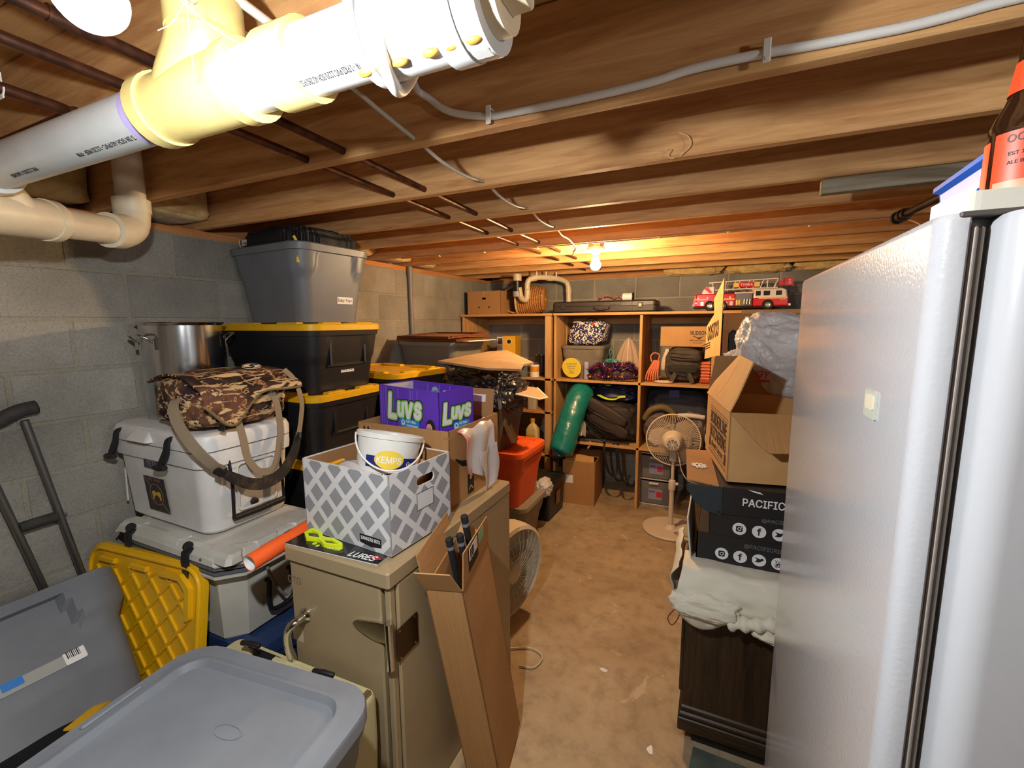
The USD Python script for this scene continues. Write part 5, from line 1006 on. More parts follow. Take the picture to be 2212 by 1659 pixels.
# top, left: carton and basket
t = Thing('carton', 'brown carton with hand hole on top of the left shelf unit', 'box', (-2.145, 4.16, 1.746), 2)
h_ = rpoly(.045, .018, .007, .185, .155)
t.add('body', openbox(.37, .34, .225, .005, {'-y': h_.union(sg.Point(.13, .07).buffer(.008)).union(sg.Point(.24, .07).buffer(.008)), '+y': h_}), M_card)
t.add('tape', ext(rpoly(.02, .05, 0, .185, .2), .0006, frame((-.185, -.17, 0), (1, 0, 0), (0, 0, 1))), mat('parcel_tape', C(196, 140, 60), .3)); t.many('top_flap', [xf(cbox(.365, .165, .004, .001), pose((0, y, .225))) for y in (-.085, .085)], M_card)
solo('black_panel', cbox(.022, .24, .21, .002), M_black, 'thin black panel standing on edge left of the carton on the left shelf unit', 'panel', M=pose((-2.357, 4.15, 1.746)))
M_wick = mat('wicker', C(206, 150, 82), .7, col2=C(160, 104, 48), scale=50)
t = Thing('wicker_basket', 'woven wicker basket lying on its side on the left shelf unit', 'basket', M=pose((-1.86, 4.24, 1.892), rz=8) @ frame((0, 0, 0), (0, 1, 0), (0, 0, 1)))
n_ = 13
for k in range(n_):
    s_ = k / (n_ - 1); z = .0 + .25 * s_; r = .142 - .025 * s_ - .012 * max(0, s_ - .85) * 6
    t.add('woven_cane', sweep([(r * math.cos(a) + .0035 * math.cos(a * 18 + k * math.pi) * math.cos(a), r * math.sin(a) * 1.0 + .0035 * math.cos(a * 18 + k * math.pi) * math.sin(a), z) for a in np.linspace(0, 2 * math.pi, 72, endpoint=False)], .0105, 6, closed=True), M_wick, smooth=True)
t.many('end_coil', [sweep([((.105 - i * .019) * math.cos(a), (.105 - i * .019) * math.sin(a), .262) for a in np.linspace(0, 2 * math.pi, 36, endpoint=False)], .0105, 6, closed=True) for i in range(5)], M_wick, smooth=True)
t.many('stake', [sweep([(.128 * math.cos(a), .128 * math.sin(a), -.01), (.118 * math.cos(a), .118 * math.sin(a), .13), (.10 * math.cos(a), .10 * math.sin(a), .25)], .006, 5) for a in np.linspace(0, 2 * math.pi, 18, endpoint=False)], M_wick)
t.add('mouth_rim', sweep([(.146 * math.cos(a), .146 * math.sin(a), -.006) for a in np.linspace(0, 2 * math.pi, 60, endpoint=False)], .011, 8, closed=True), mat('wicker_pale', C(214, 190, 160), .6), smooth=True)
t.add('handle_hoop', sweep(curve([(-.03, .14, .02), (-.05, .12, -.09), (-.06, .04, -.17), (-.06, -.05, -.17), (-.05, -.12, -.09), (-.03, -.135, .02)], 40), .010, 8), M_wick, smooth=True)
# top, middle: long case with tinsel and a can
M_case = mat('case_black', C(54, 48, 46), .45, bump=.2, bscale=200, bdist=.001)
t = Thing('long_case', 'long black hard plastic case lying on the right shelf unit', 'case', (-.955, 4.13, 1.747), 0)
t.add('lower_shell', loft([ring(.90, .24, .03, 0), ring(.935, .265, .035, .012), ring(.94, .27, .035, .055)]), M_case, smooth=35)
t.add('upper_shell', loft([ring(.94, .27, .035, .058), ring(.935, .265, .035, .09), ring(.90, .24, .03, .102)]), M_case, smooth=35)
t.many('latch', [cbox(.045, .012, .045, .003, at=(x, -.138, .036)) for x in (-.36, .33)], M_case); t.many('latch_plate', [cbox(.018, .004, .02, .001, at=(x, -.145, .05)) for x in (.33,)], mat('latch_brass', C(190, 170, 90), .4, metal=.6))
t.add('handle', sweep(curve([(-.07, -.13, .045), (-.065, -.15, .035), (0, -.152, .022), (.06, -.15, .035), (.065, -.13, .045)], 20), .008, 8), M_case, smooth=True)
t.many('shell_rib', [cbox(.10, .01, .03, .002, at=(x, -.132, .062)) for x in (-.2, -.04, .12)] + [cbox(.006, .008, .085, .001, at=(x, -.134, .008)) for x in (-.30, .26)], M_case)
rt = np.random.RandomState(5)
def tinsel(path, n, L, w, mats, t, names):
    P = curve(path, n); idx = rt.permutation(n)
    for k, (m_, nm) in enumerate(zip(mats, names)):
        fs = []
        for i in idx[k::len(mats)]:
            c = P[min(i, len(P) - 1)]; d = rt.normal(size=3); d[2] = abs(d[2]) * .9; d /= np.linalg.norm(d); e_ = np.cross(d, rt.normal(size=3)); e_ /= np.linalg.norm(e_)
            l = L * rt.uniform(.6, 1.2); b = c + rt.normal(size=3) * L * .22 * (1, 1, .5)
            tip = b + d * l; tip[2] = max(tip[2], 0.002); b[2] = max(b[2], .004)
            fs.append(([b + e_ * w / 2, b - e_ * w / 2, tip], e_))
        V = np.array([p for q, _ in fs for p in q]); nrm = np.tile((0, 0, .0006), (len(V), 1)); F_ = np.arange(len(V)).reshape(-1, 3)
        t.add(nm, trimesh.Trimesh(np.vstack([V, V + nrm]), np.vstack([F_, F_[:, ::-1] + len(V)]), process=False), m_, kind='stuff')
    t.add('core_wire', sweep(P, .004, 5), M_black)
M_tr = mat('tinsel_red', C(206, 62, 58), .25, metal=.6); M_ts = mat('tinsel_silver', C(210, 200, 205), .2, metal=.8); M_tp = mat('tinsel_purple', C(86, 54, 140), .25, metal=.7); M_td = mat('tinsel_dark', C(52, 24, 40), .3, metal=.6)
t = Thing('tinsel_garland', 'small red tinsel garland lying on the long black case', 'garland', (-.90, 4.12, 1.85))
tinsel([(-.12, 0, .012), (-.08, .03, .03), (-.03, -.01, .035), (.02, .02, .015), (.06, 0, .03), (.10, .01, .01)], 140, .028, .006, (M_tr, mat('tinsel_pink', C(226, 150, 140), .3, metal=.4)), t, ('red_strand', 'pink_strand'))
t = Thing('small_can', 'small white can lying on the long black case beside red tinsel', 'can', M=frame((-.79, 4.08, 1.882), (0, 1, 0), (0, 0, 1)) @ pose((0, 0, 0)))
t.add('can', lathe([(0, 0), (.030, .001), (.032, .006), (.032, .085), (.030, .09), (0, .09)], 24), M_white, smooth=40); t.add('can_rim', lathe([(.0322, .083), (.034, .084), (.034, .094), (.0322, .095)], 24), M_black, smooth=40); t.add('can_label', lathe([(.0324, .02), (.0326, .021), (.0326, .07), (.0324, .071)], 24), mat('label_pale', C(226, 224, 222), .5), smooth=40)

# fire engine
M_fr = mat('toy_red', C(206, 22, 30), .25, coat=.4); M_fw = mat('toy_white', C(232, 222, 216), .3, coat=.3); M_tyre = mat('toy_tyre', C(22, 20, 20), .6); M_hub = mat('toy_hub', C(210, 196, 170), .25, metal=.8); M_fy = mat('toy_yellow', C(236, 190, 90), .4); M_win = mat('toy_window', C(24, 24, 36), .15, coat=.4)
T = Thing('toy_fire_engine', 'big red and white toy fire engine with ladder on top of the right shelf unit', 'toy', (-.215, 4.10, 1.747))
T.add('rear_body', cbox(.30, .17, .105, .008, at=(.175, .10, .035)), M_fr); T.add('tail', hull([(0, .03, .04), (0, .17, .04), (.04, .03, .04), (.04, .17, .04), (.015, .03, .125), (.015, .17, .125), (.045, .03, .14), (.045, .17, .14)]), M_fr)
T.add('pump_panel', cbox(.125, .17, .10, .004, at=(.385, .10, .035)), mat('toy_grey', C(120, 112, 110), .35, metal=.5)); T.add('pump_roof', cbox(.14, .172, .012, .003, at=(.385, .10, .135)), M_fw)
T.add('cab_lower', cbox(.25, .17, .07, .010, at=(.575, .10, .03)), M_fr); T.add('cab_upper', loft([ring(.245, .168, .02, .098, off=(.572, .10)), ring(.235, .16, .02, .155, off=(.568, .10)), ring(.20, .14, .02, .172, off=(.560, .10))]), M_fw, smooth=35)
T.many('window', [cbox(w, .004, .036, .003, at=(x, .0175, .115)) for x, w in ((.485, .035), (.545, .045), (.628, .040))], M_win); T.add('windscreen', cbox(.004, .13, .04, .002, at=(.693, .10, .115)), M_win)
T.many('stripe', [cbox(w, .003, .012, .001, at=(x, .0145, .088)) for x, w in ((.07, .10), (.275, .09), (.59, .20))], M_fy)
for x in (.135, .225, .555):
    Mw = frame((x, .012, .042), (1, 0, 0), (0, 0, 1))
    T.add('tyre', lathe([(0, -.03), (.034, -.03), (.041, -.022), (.041, .0), (.034, .006), (.022, .003), (0, .003)], 24, Mw), M_tyre, smooth=40); T.add('hub_cap', lathe([(0, .0035), (.021, .0035), (.019, .008), (.008, .006), (.006, .012), (0, .012)], 18, Mw), M_hub, smooth=40)
    T.add('tyre', lathe([(0, -.03), (.034, -.03), (.041, -.022), (.041, .0), (.034, .006), (0, .006)], 18, Mw @ pose((0, 0, -.155))), M_tyre, smooth=40)
T.add('chassis', cbox(.64, .12, .03, .003, at=(.33, .10, .02)), M_tyre)
T.add('turntable', hull([(x, y, z) for x, z in ((.07, .14), (.16, .14), (.075, .165), (.10, .195), (.16, .20)) for y in (.05, .15)]), M_fw); T.add('turntable_stripe', ext(sg.Polygon([(.085, .185), (.115, .195), (.15, .15), (.13, .145)]), .001, frame((0, .0485, 0), (1, 0, 0), (0, 0, 1))), M_fr)
for y in (.06, .14):
    for z0, z1 in ((.165, .175), (.228, .245)): T.add('ladder_rail', sweep([(.12, y, z0 + .005), (.36, y, (z0 + z1) / 2 + .005), (.62, y, z1 + .002)], .0048, 6), M_fw)
    for i, x in enumerate(np.linspace(.15, .60, 10)): T.add('ladder_strut', sweep([(x, y, .172 + (x - .12) * .02), (x + (.022 if i % 2 else -.0), y, .23 + (x - .12) * .034)], .0036, 5), M_fw)
T.many('ladder_rung', [sweep([(x, .06, .168 + (x - .12) * .02), (x, .14, .168 + (x - .12) * .02)], .003, 5) for x in np.linspace(.16, .60, 9)], M_fw)
T.add('ladder_panel', cbox(.19, .004, .036, .001, at=(.40, .053, .189)), M_fy); T.add('ladder_plate', cbox(.11, .003, .036, .001, at=(.40, .0505, .189)), M_fr); T.add('ladder_text', text('TONKA', .018, frame((.355, .0488, .199), (1, 0, 0), (0, 0, 1)), .09, bold=True), M_fw)
T.add('basket', hull([(x, y, z) for x, z in ((.63, .19), (.72, .19), (.725, .25), (.665, .25), (.632, .225)) for y in (.055, .145)]), M_fr); T.add('basket_text', text('3', .03, frame((.685, .0535, .205), (1, 0, 0), (0, 0, 1))), M_fw); T.add('basket_bar', cbox(.012, .003, .05, .001, at=(.66, .0535, .195)), mat('toy_dull', C(150, 60, 56), .5))
T.add('side_text', text('RESCUE', .012, frame((.175, .0125, .083), (1, 0, 0), (0, 0, 1)), .07, bold=True), M_fw); T.add('number_text', text('328', .016, frame((.635, .0125, .078), (1, 0, 0), (0, 0, 1)), .04, bold=True), M_fy)
T.many('side_badge', [lathe([(0, 0), (.008, 0), (.007, .002), (0, .002)], 10, frame((x, .015, z), (1, 0, 0), (0, 0, 1))) for x, z in ((.045, .105), (.115, .108), (.21, .108), (.285, .108), (.03, .065), (.26, .065))], M_fw)
T.many('grille', [cbox(.024, .003, .035, .001, at=(x, .0145, .042)) for x in (.075, .295)], M_hub); T.many('gas_bottle', [sweep([(x, .012, .045), (x, .012, .085)], .009, 8) for x in (.337, .355)], M_fy); T.many('pump_pipe', [sweep([(x, .012, .05), (x, .010, .09)], .006, 8) for x in (.39, .41, .43)], M_hub)
T.add('front_bumper', cbox(.02, .17, .022, .004, at=(.705, .10, .03)), M_hub); T.add('roof_light', cbox(.06, .05, .014, .004, at=(.47, .10, .160)), M_fy)

# upper cells
t = Thing('storage_tote', 'taupe open tote in the upper middle shelf cell, patterned bag on it', 'storage tote', (-1.145, 4.20, 1.142), 0)
t.add('body', tote(.385, .32, .305, .13, .04, rim=.012, bulge=.008, zl=.62, sides=True), M_ttaupe, smooth=35)
nd = {'g': ('texture_coordinate', {}), 'v': ('voronoi_texture', {'scale': 95.0}), 'r': ('rgb_ramp', {'interpolate': False, 'ramp': [(0, C(232, 226, 206)), (.30, C(40, 40, 120)), (.45, C(20, 18, 34)), (.6, C(40, 40, 120)), (.7, C(232, 226, 206))]}), 'p': ('principled_bsdf', {'roughness': .7})}
M_ditsy = usdkit.material(stage, '/World/Looks/ditsy_print', nd, [('g.object', 'v.vector'), ('v.color', 'r.fac'), ('r.color', 'p.base_color')], surface='p.BSDF')
t = Thing('patterned_bag', 'navy and cream patterned fabric bag slumped on the taupe tote', 'bag', (-1.15, 4.20, 1.447), -4)
m = blob(.175, .125, .118, at=(0, 0, .112), amp=.14, freq=2.2, seed=14, e=.6, flat=.0); v = np.array(m.vertices); v[:, 0] += .06 * (v[:, 2] / .22); m = trimesh.Trimesh(v, m.faces, process=False)
t.add('body', m, M_ditsy, smooth=True); t.add('label_strip', strap(curve([(-.10, -.085, .215), (-.04, -.10, .218), (.02, -.115, .20)], 10), .02, .003, up=(0, -.6, 1)), M_white); t.add('dark_handle', strap(curve([(.0, -.06, .22), (.06, -.05, .25), (.14, -.02, .22), (.19, .0, .14)], 16), .025, .003, up=(0, -.3, 1)), M_black)
t.add('red_hood', blob(.035, .03, .025, at=(.095, -.09, .185), amp=.3, freq=3, seed=3, sub=3), mat('fabric_red', C(206, 66, 50), .7), smooth=True)
t = Thing('plastic_tub', 'clear plastic tub with a round yellow lid leaning in the upper middle cell', 'tub', M=pose((-1.225, 3.985, 1.243), rz=-6) @ frame((0, 0, 0), (1, 0, 0), (0, -.16, 1)) @ pose((0, 0, -.01)))
t.add('lid', lathe([(0, 0), (.088, 0), (.094, .004), (.094, .012), (.088, .014), (0, .012)], 40), mat('lid_lemon', C(236, 214, 72), .5), smooth=40)
for i, (s_, w, y) in enumerate((('CUT HERE TO OPEN', .11, .03), ('please recycle', .085, .008), ('store cold', .06, -.012), ('flour', .05, -.035), ('OPEN', .05, -.055))): t.add('lid_text', text(s_, .010, frame((-w / 2, y, .0145), (1, .06, 0), (-.06, 1, 0)), w), M_grayp)
t.add('tub_body', lathe([(0, -.08), (.075, -.08), (.086, -.001), (.08, -.001), (.07, -.075), (0, -.075)], 32), mat('clear_plastic', C(206, 200, 190), .2, alpha=.45), smooth=40)
solo('glass_tube', lathe([(0, 0), (.022, 0), (.024, .16), (.021, .16), (.019, .004), (0, .004)], 20), mat('clear_tube', C(200, 200, 220), .1, alpha=.4, coat=.5), 'tall clear plastic cup standing right of the yellow tub lid', 'cup', smooth=40, M=pose((-1.085, 3.985, 1.142)))
M_teal = mat('teal_plastic', C(64, 160, 150), .35)
t = Thing('swim_goggles', 'teal mesh sieve and mask lying behind the tinsel in the upper middle cell', 'toy', (-.93, 4.20, 1.142), 0)
t.add('hoop', sweep([(-.085 + .05 * math.cos(a), -.02, .13 + .055 * math.sin(a)) for a in np.linspace(0, 2 * math.pi, 28, endpoint=False)], .006, 6, closed=True), M_teal, smooth=True); t.add('mesh_panel', xf(ext(ell(.09, .10), .002), frame((-.085, -.018, .13), (1, 0, 0), (0, 0, 1))), mat('teal_mesh', C(40, 110, 104), .6, alpha=.75))
t.add('mask_body', blob(.075, .045, .06, at=(.03, 0, .12), amp=.15, freq=2.5, seed=6, e=.6, sub=3), M_teal, smooth=True); t.add('mask_strap', sweep(curve([(-.02, 0, .15), (.03, -.05, .17), (.09, 0, .15)], 14), .006, 6), M_teal, smooth=True); t.add('handle', sweep(curve([(.0, .05, .0), (.0, .06, .17), (-.012, .08, .25), (-.04, .085, .30)], 16), .004, 6), M_teal, smooth=True); t.add('handle_fork', sweep(curve([(.0, .06, .2), (.02, .08, .25), (.03, .085, .29)], 12), .004, 6), M_teal, smooth=True)
t = Thing('net_tent', 'cream collapsed food net tent standing in the upper middle cell', 'net', (-.755, 4.23, 1.142), 0)
def tent(u, v):
    a = 2 * math.pi * u; r = .125 * (1 - .0 * v) * math.cos(v * math.pi / 2) ** .7 + .004; fold = 1 + .12 * math.sin(9 * a)
    return (r * fold * math.cos(a), .6 * r * fold * math.sin(a), .0 + .375 * v)
t.add('net', surf(tent, 56, 16, .002), mat('net_cream', C(196, 170, 150), .8, alpha=.8), smooth=True); t.add('seam', sweep([tuple(np.array(tent(.76, v)) * (1.03, 1.05, 1.0)) for v in np.linspace(0, .97, 14)], .003, 5), M_white)
t = Thing('tinsel_garland', 'heap of red, silver and purple tinsel garland spilling over the shelf edge', 'garland', (-.85, 4.0, 1.142))
tinsel([(-.22, .06, .04), (-.17, -.02, .09), (-.10, .04, .13), (-.04, -.03, .06), (.02, .03, .12), (.08, -.03, .09), (.13, .03, .14), (.19, -.01, .10), (.20, .06, .05), (.08, .09, .12), (-.06, .09, .13), (-.16, .10, .09), (-.2, -.01, .03), (-.03, -.05, .02), (.12, -.06, .02), (.2, -.04, .04)], 3200, .046, .008, (M_tr, M_ts, M_tp, M_td, M_tp), t, ('red_strand', 'silver_strand', 'purple_strand', 'dark_strand', 'violet_strand'))
t.many('bauble', [mv(trimesh.creation.icosphere(2, .012), *c) for c in ((-.19, -.05, .03), (-.02, -.06, .035), (.1, -.07, .04))], mat('bauble_orange', C(226, 140, 50), .2, metal=.5), smooth=True)
# upper right cell
t = Thing('carton', 'long brown carton printed with black lettering lying on the backpack in the shelf', 'box', (-.235, 4.18, 1.45), -8)
t.add('body', cbox(.415, .26, .17, .004), M_cardl); Fh = frame((-.2075, -.1305, 0), (1, 0, 0), (0, 0, 1))
t.add('print', text('HUDSON', .032, Fh @ pose((.245, .10, 0)), .13, bold=True), M_black); t.add('print', text('MEATS and SMOKED', .012, Fh @ pose((.245, .048, 0)), .12), M_black); t.add('print', text('WISCONSIN', .008, Fh @ pose((.27, .03, 0)), .07), M_black)
t.add('print_emblem', ext(sg.LineString([(.27, .088), (.31, .075), (.345, .086)]).buffer(.003).union(ell(.03, .014, .315, .072)), .0005, Fh), M_black)
M_pk = mat('pack_brown', C(82, 72, 62), .8, col2=C(62, 54, 48), scale=14); M_pk2 = mat('pack_dark', C(40, 36, 34), .8)
t = Thing('backpack', 'grey-brown backpack squeezed under the long carton in the upper right cell', 'backpack', (-.265, 4.14, 1.142), 0)
t.add('body', blob(.145, .11, .15, at=(0, .0, .15), amp=.12, freq=2.2, seed=17, e=.55, flat=0, fold=.05), M_pk, smooth=True); t.add('top_pocket', blob(.12, .05, .05, at=(.02, -.085, .235), amp=.12, freq=2.5, seed=18, e=.5, sub=3), M_pk, smooth=True)
t.many('zip', [sweep([(-.10, -.128 - .008 * i, .255 - .03 * i), (.02, -.138 - .006 * i, .245 - .03 * i), (.125, -.125, .24 - .03 * i)], .003, 5) for i in range(2)], M_black); t.add('belt_pocket', blob(.12, .03, .035, at=(.0, -.11, .12), amp=.1, seed=19, e=.5, sub=3), M_pk2, smooth=True)
t.many('strap', [strap(curve([(-.01 + s * .02, -.115, .11), (s * .06, -.135, .07), (s * .085, -.14, .008)], 12), .035, .01, up=(0, -1, 0)) for s in (-1, 1)], M_pk); t.add('chest_clip', strap([(-.05, -.14, .085), (0, -.145, .078), (.05, -.14, .085)], .014, .004, up=(0, -1, 0)), M_pk2)
M_rope = mat('rope_orange', C(216, 120, 82), .7); M_rope2 = mat('rope_white', C(214, 196, 178), .7)
t = Thing('rope_hank', 'orange and white rope hank at the left of the upper right cell', 'rope', (-.50, 4.06, 1.142), 0)
rr_ = np.random.RandomState(9)
t.many('orange_strand', [sweep(curve([(-.07 + .022 * i, .0 + .01 * rr_.randn(), .008), (-.055 + .018 * i, -.02, .07), (-.02 + .012 * i, .0, .15 + .01 * rr_.randn()), (.0 + .006 * i, .02, .185)], 16), .008, 6) for i in range(6)], M_rope, smooth=True); t.many('white_strand', [sweep(curve([(.05 + .012 * i, .04, .10), (.07 + .008 * i, .03, .2), (.095 + .004 * i, .05, .285)], 14), .007, 6) for i in range(5)], M_rope2, smooth=True)
t.add('loose_loop', sweep([(.09 + .07 * math.cos(a), -.06 + .04 * math.sin(a), .009) for a in np.linspace(0, 2 * math.pi, 30, endpoint=False)], .007, 6, closed=True), M_rope2, smooth=True); t.add('top_loop', sweep(curve([(-.02, .0, .17), (-.03, .0, .22), (.0, .01, .25), (.04, .02, .23), (.03, .01, .18)], 20), .007, 6), M_rope, smooth=True)
t = Thing('orange_cloth', 'folded orange-striped cloth at the right of the backpack', 'cloth', (-.085, 4.12, 1.142), 0)
t.many('fold', [cbox(.08, .12, .022, .008, at=(0, .0, .03 + .026 * i)) for i in range(6)], M_rope); t.add('base_fold', cbox(.09, .13, .03, .01), mat('cloth_rust', C(150, 70, 44), .8))

# lower cells
t = Thing('sleeping_bag', 'teal rolled sleeping bag in a slick stuff sack poking out of the shelf', 'sleeping bag', M=frame((-1.19, 3.80, .70), (1, 0, 0), (0, .85, .2)) if False else pose((0, 0, 0)))
sp = curve([(-1.235, 3.68, .50), (-1.215, 3.72, .58), (-1.185, 3.82, .76), (-1.15, 3.95, .96), (-1.12, 4.08, 1.04)], 30)
rad = [.055, .085, .105] + [.112] * (len(sp) - 6) + [.105, .09, .06]
M_slick = mat('teal_nylon', C(24, 122, 116), .28, coat=.3, bump=.5, bscale=18, bdist=.01)
sb = sweep(sp, rad, 28); v = np.array(sb.vertices); v += .012 * np.c_[fb(v * 14), fb(v * 14 + 5), fb(v * 14 + 9)]; t.add('sack', trimesh.Trimesh(v, sb.faces, process=False), M_slick, smooth=True)
t.add('drawn_end', blob(.05, .05, .035, at=(-1.235, 3.655, .51), amp=.35, freq=3, seed=2, sub=3, fold=.3), mat('teal_dark', C(14, 62, 66), .4), smooth=True); t.add('draw_cord', sweep(curve([(-1.235, 3.63, .50), (-1.22, 3.61, .44), (-1.23, 3.62, .40)], 10), .004, 5), M_black, smooth=True); t.add('end_patch', strap(curve([(-1.25, 3.62, .56), (-1.25, 3.60, .50), (-1.24, 3.62, .45)], 10), .05, .004, up=(0, -1, .2)), M_black)
M_bk = mat('pack_black', C(38, 32, 30), .65, bump=.2, bscale=90, bdist=.001); M_bk2 = mat('pack_umber', C(58, 46, 40), .6)
t = Thing('backpack', 'big black backpack lying on its side in the lower middle cell', 'backpack', (-.88, 4.16, .565), 0)
bm_ = blob(.27, .17, .19, at=(0, 0, .19), amp=.12, freq=2, seed=23, e=.6, flat=0, fold=.06); v = np.array(bm_.vertices); v[:, 0] += -.18 * (v[:, 2] - .19) ; t.add('body', trimesh.Trimesh(v, bm_.faces, process=False), M_bk, smooth=True)
t.many('pocket', [xf(blob(.21 - .02 * i, .035, .055, at=(0, 0, 0), amp=.08, seed=24 + i, e=.5, sub=3), pose((-.02 + .03 * i, -.17, .29 - .12 * i), ry=28)) for i in range(2)], M_bk2, smooth=True); t.many('zip', [sweep(curve([(-.24 + .02 * i, -.175, .40 - .11 * i), (-.16 + .02 * i, -.20, .30 - .11 * i), (.0, -.21, .22 - .10 * i), (.2, -.18, .13 - .06 * i)], 20), .006, 6) for i in range(3)], M_black, smooth=True)
for i, pts in enumerate(([(-.02, -.18, .02), (-.01, -.24, -.02), (.0, -.23, -.14), (.03, -.20, -.27), (.08, -.18, -.30), (.10, -.17, -.22), (.09, -.2, -.05), (.06, -.2, .02)], [(.10, -.18, .02), (.11, -.23, -.03), (.12, -.2, -.2), (.15, -.18, -.33), (.19, -.17, -.34), (.21, -.16, -.28)])): t.add('hanging_strap', strap(curve(pts, 36), .022, .003, up=(0, -1, 0)), M_black)
M_lime = mat('lime_fabric', C(196, 214, 46), .6)
t = Thing('sports_jacket', 'dark blue and lime nylon jacket bundled above the black backpack', 'jacket', (-.84, 4.22, .93), 0)
t.add('bundle', blob(.22, .16, .085, at=(0, 0, .08), amp=.25, freq=2.6, seed=41, e=.7, fold=.15), mat('navy_nylon', C(26, 34, 76), .5), smooth=True); t.many('lime_stripe', [strap(curve(p, 14), w, .004, up=(0, -.8, .6)) for p, w in (([(-.16, -.13, .06), (-.08, -.165, .035), (.0, -.16, .03), (.05, -.165, .055), (.10, -.155, .06)], .022), ([(-.15, -.07, .155), (-.10, -.10, .15), (-.05, -.12, .13)], .05))], M_lime)
t = Thing('swing_tag', 'cream paper tags hanging beside the teal sleeping bag', 'tag', (-1.11, 3.90, .70), 0)
t.many('card', [xf(ext(sg.Polygon([(-.035, -.07), (.03, -.075), (.04, .04), (.0, .075), (-.03, .04)]), .0012), frame((x, y, 0), (1, s, 0), (.05 * s, 0, 1))) for x, y, s in ((-.015, 0, .5), (.03, .012, -.9))], mat('tag_cream', C(222, 206, 184), .7)); t.add('tag_cord', sweep(curve([(-.005, .01, .065), (-.02, .02, .10), (-.03, .05, .14)], 10), .002, 5), M_rope2)
t = Thing('folding_chair', 'folded dark camp chair tubes lying along the lower shelf under the backpack', 'chair', (-1.05, 4.02, .565), 0)
t.many('tube', [sweep([(-.16, -.05, .012), (.0, -.055, .013), (.16, -.055, .025)], .011, 8), sweep([(-.18, .02, .045), (.15, .02, .05)], .011, 8)], mat('tube_grey', C(96, 96, 100), .4, metal=.5), smooth=40); t.add('seat_roll', sweep([(-.2, .03, .06), (0, .03, .06), (.12, .03, .06)], .04, 12), M_bk, smooth=40); t.add('webbing_end', strap(curve([(.02, -.06, .01), (.02, -.08, -.03), (.0, -.08, -.06)], 8), .014, .002, up=(0, -1, 0)), mat('webbing_sand', C(190, 170, 120), .7))
M_jk = mat('jacket_slate', C(56, 58, 66), .6); M_olv = mat('jacket_olive', C(110, 96, 58), .75); M_mauv = mat('jacket_taupe', C(108, 92, 88), .75, col2=C(82, 68, 66), scale=10)
t = Thing('camp_bag', 'slate carry bag with a small logo along the back of the lower right cell', 'bag', (-.31, 4.30, .565), 0)
t.add('body', blob(.27, .15, .235, at=(0, 0, .26), amp=.10, freq=2.1, seed=51, e=.5, flat=.0, fold=.05), M_jk, smooth=True); t.add('logo_patch', xf(ext(rpoly(.09, .07, .01), .002), frame((-.02, -.155, .46), (1, 0, 0), (0, .25, 1)) @ pose(rz=8)), M_navy); t.add('logo_text', text('ae', .034, frame((-.04, -.158, .445), (1, 0, 0), (0, .25, 1)), .04), M_label)
t = Thing('jacket', 'taupe jacket with olive collar heaped in the lower right cell', 'jacket', (-.445, 4.08, .565), 0)
t.add('bundle', blob(.125, .12, .165, at=(0, 0, .16), amp=.22, freq=2.4, seed=61, e=.75, flat=0, fold=.12), M_mauv, smooth=True); t.add('collar', sweep(curve([(-.115, -.07, .24), (-.06, -.09, .33), (.03, -.08, .36), (.10, -.06, .33), (.14, -.05, .27)], 24), .028, 10), M_olv, smooth=True)
t = Thing('jacket', 'pale striped fleece bundle beside the taupe jacket in the lower right cell', 'jacket', (-.17, 4.08, .565), 0)
t.add('bundle', blob(.12, .12, .16, at=(0, 0, .155), amp=.2, freq=2.4, seed=71, e=.7, flat=0, fold=.1), mat('fleece_grey', C(128, 118, 116), .9, col2=C(84, 78, 80), scale=16), smooth=True); t.add('white_hem', sweep(curve([(-.11, -.09, .30), (-.02, -.10, .31), (.10, -.09, .30)], 14), .02, 8), mat('fleece_white', C(214, 206, 198), .9), smooth=True)
solo('white_strap', sweep(curve([(-.02, 3.93, .60), (-.05, 3.91, .70), (-.035, 3.90, .78), (-.02, 3.91, .84), (-.01, 3.93, .72)], 24), .012, 8), M_white, 'white looped strap hanging at the right edge of the lower right cell', 'strap', smooth=True)
# drawers
M_clear = mat('drawer_clear', C(150, 146, 142), .25, alpha=.55); M_drw = mat('drawer_white', C(204, 200, 200), .4)
t = Thing('drawer_unit', 'white plastic unit of two clear drawers on the floor under the shelf', 'drawers', (-.455, 4.25, 0), 0)
t.add('frame', cat_([cbox(.29, .35, .012, .002, at=(0, 0, z)) for z in (0, .238, .478)] + [cbox(.014, .35, .49, .002, at=(x, 0, 0)) for x in (-.138, .138)] + [cbox(.28, .01, .48, 0, at=(0, .17, .005))]), M_drw)
for z in (.02, .258):
    p = t.add('drawer', xf(openbox(.255, .33, .205, .003), pose((0, -.01, z))), M_clear)
    t.add('drawer_front', cbox(.25, .006, .20, .002, at=(0, -.178, z + .003)), M_clear, parent=p); t.add('drawer_pull', cbox(.085, .02, .018, .004, at=(-.01, -.188, z + .196 - .015)), M_drw, parent=p); t.add('contents', blob(.11, .14, .075, at=(0, 0, z + .08), amp=.25, freq=3, seed=int(z * 100), e=.6, sub=3), mat('contents_dim', C(70, 64, 66), .8), parent=p, smooth=True)
    L_ = t.add('drawer_label', ext(rpoly(.12, .10, .006, .005, z + .09), .0008, frame((0, -.1815, 0), (1, 0, 0), (0, 0, 1))), mat('label_lilac', C(150, 148, 180), .5), parent=p)
    t.add('label_print', ext(rpoly(.045, .05, 0, .038, z + .09), .0006, frame((0, -.1825, 0), (1, 0, 0), (0, 0, 1))), M_red, parent=p); t.add('label_print', text('DRAWER', .014, frame((-.05, -.1825, z + .105), (1, 0, 0), (0, 0, 1)), .05, bold=True), M_navy, parent=p)
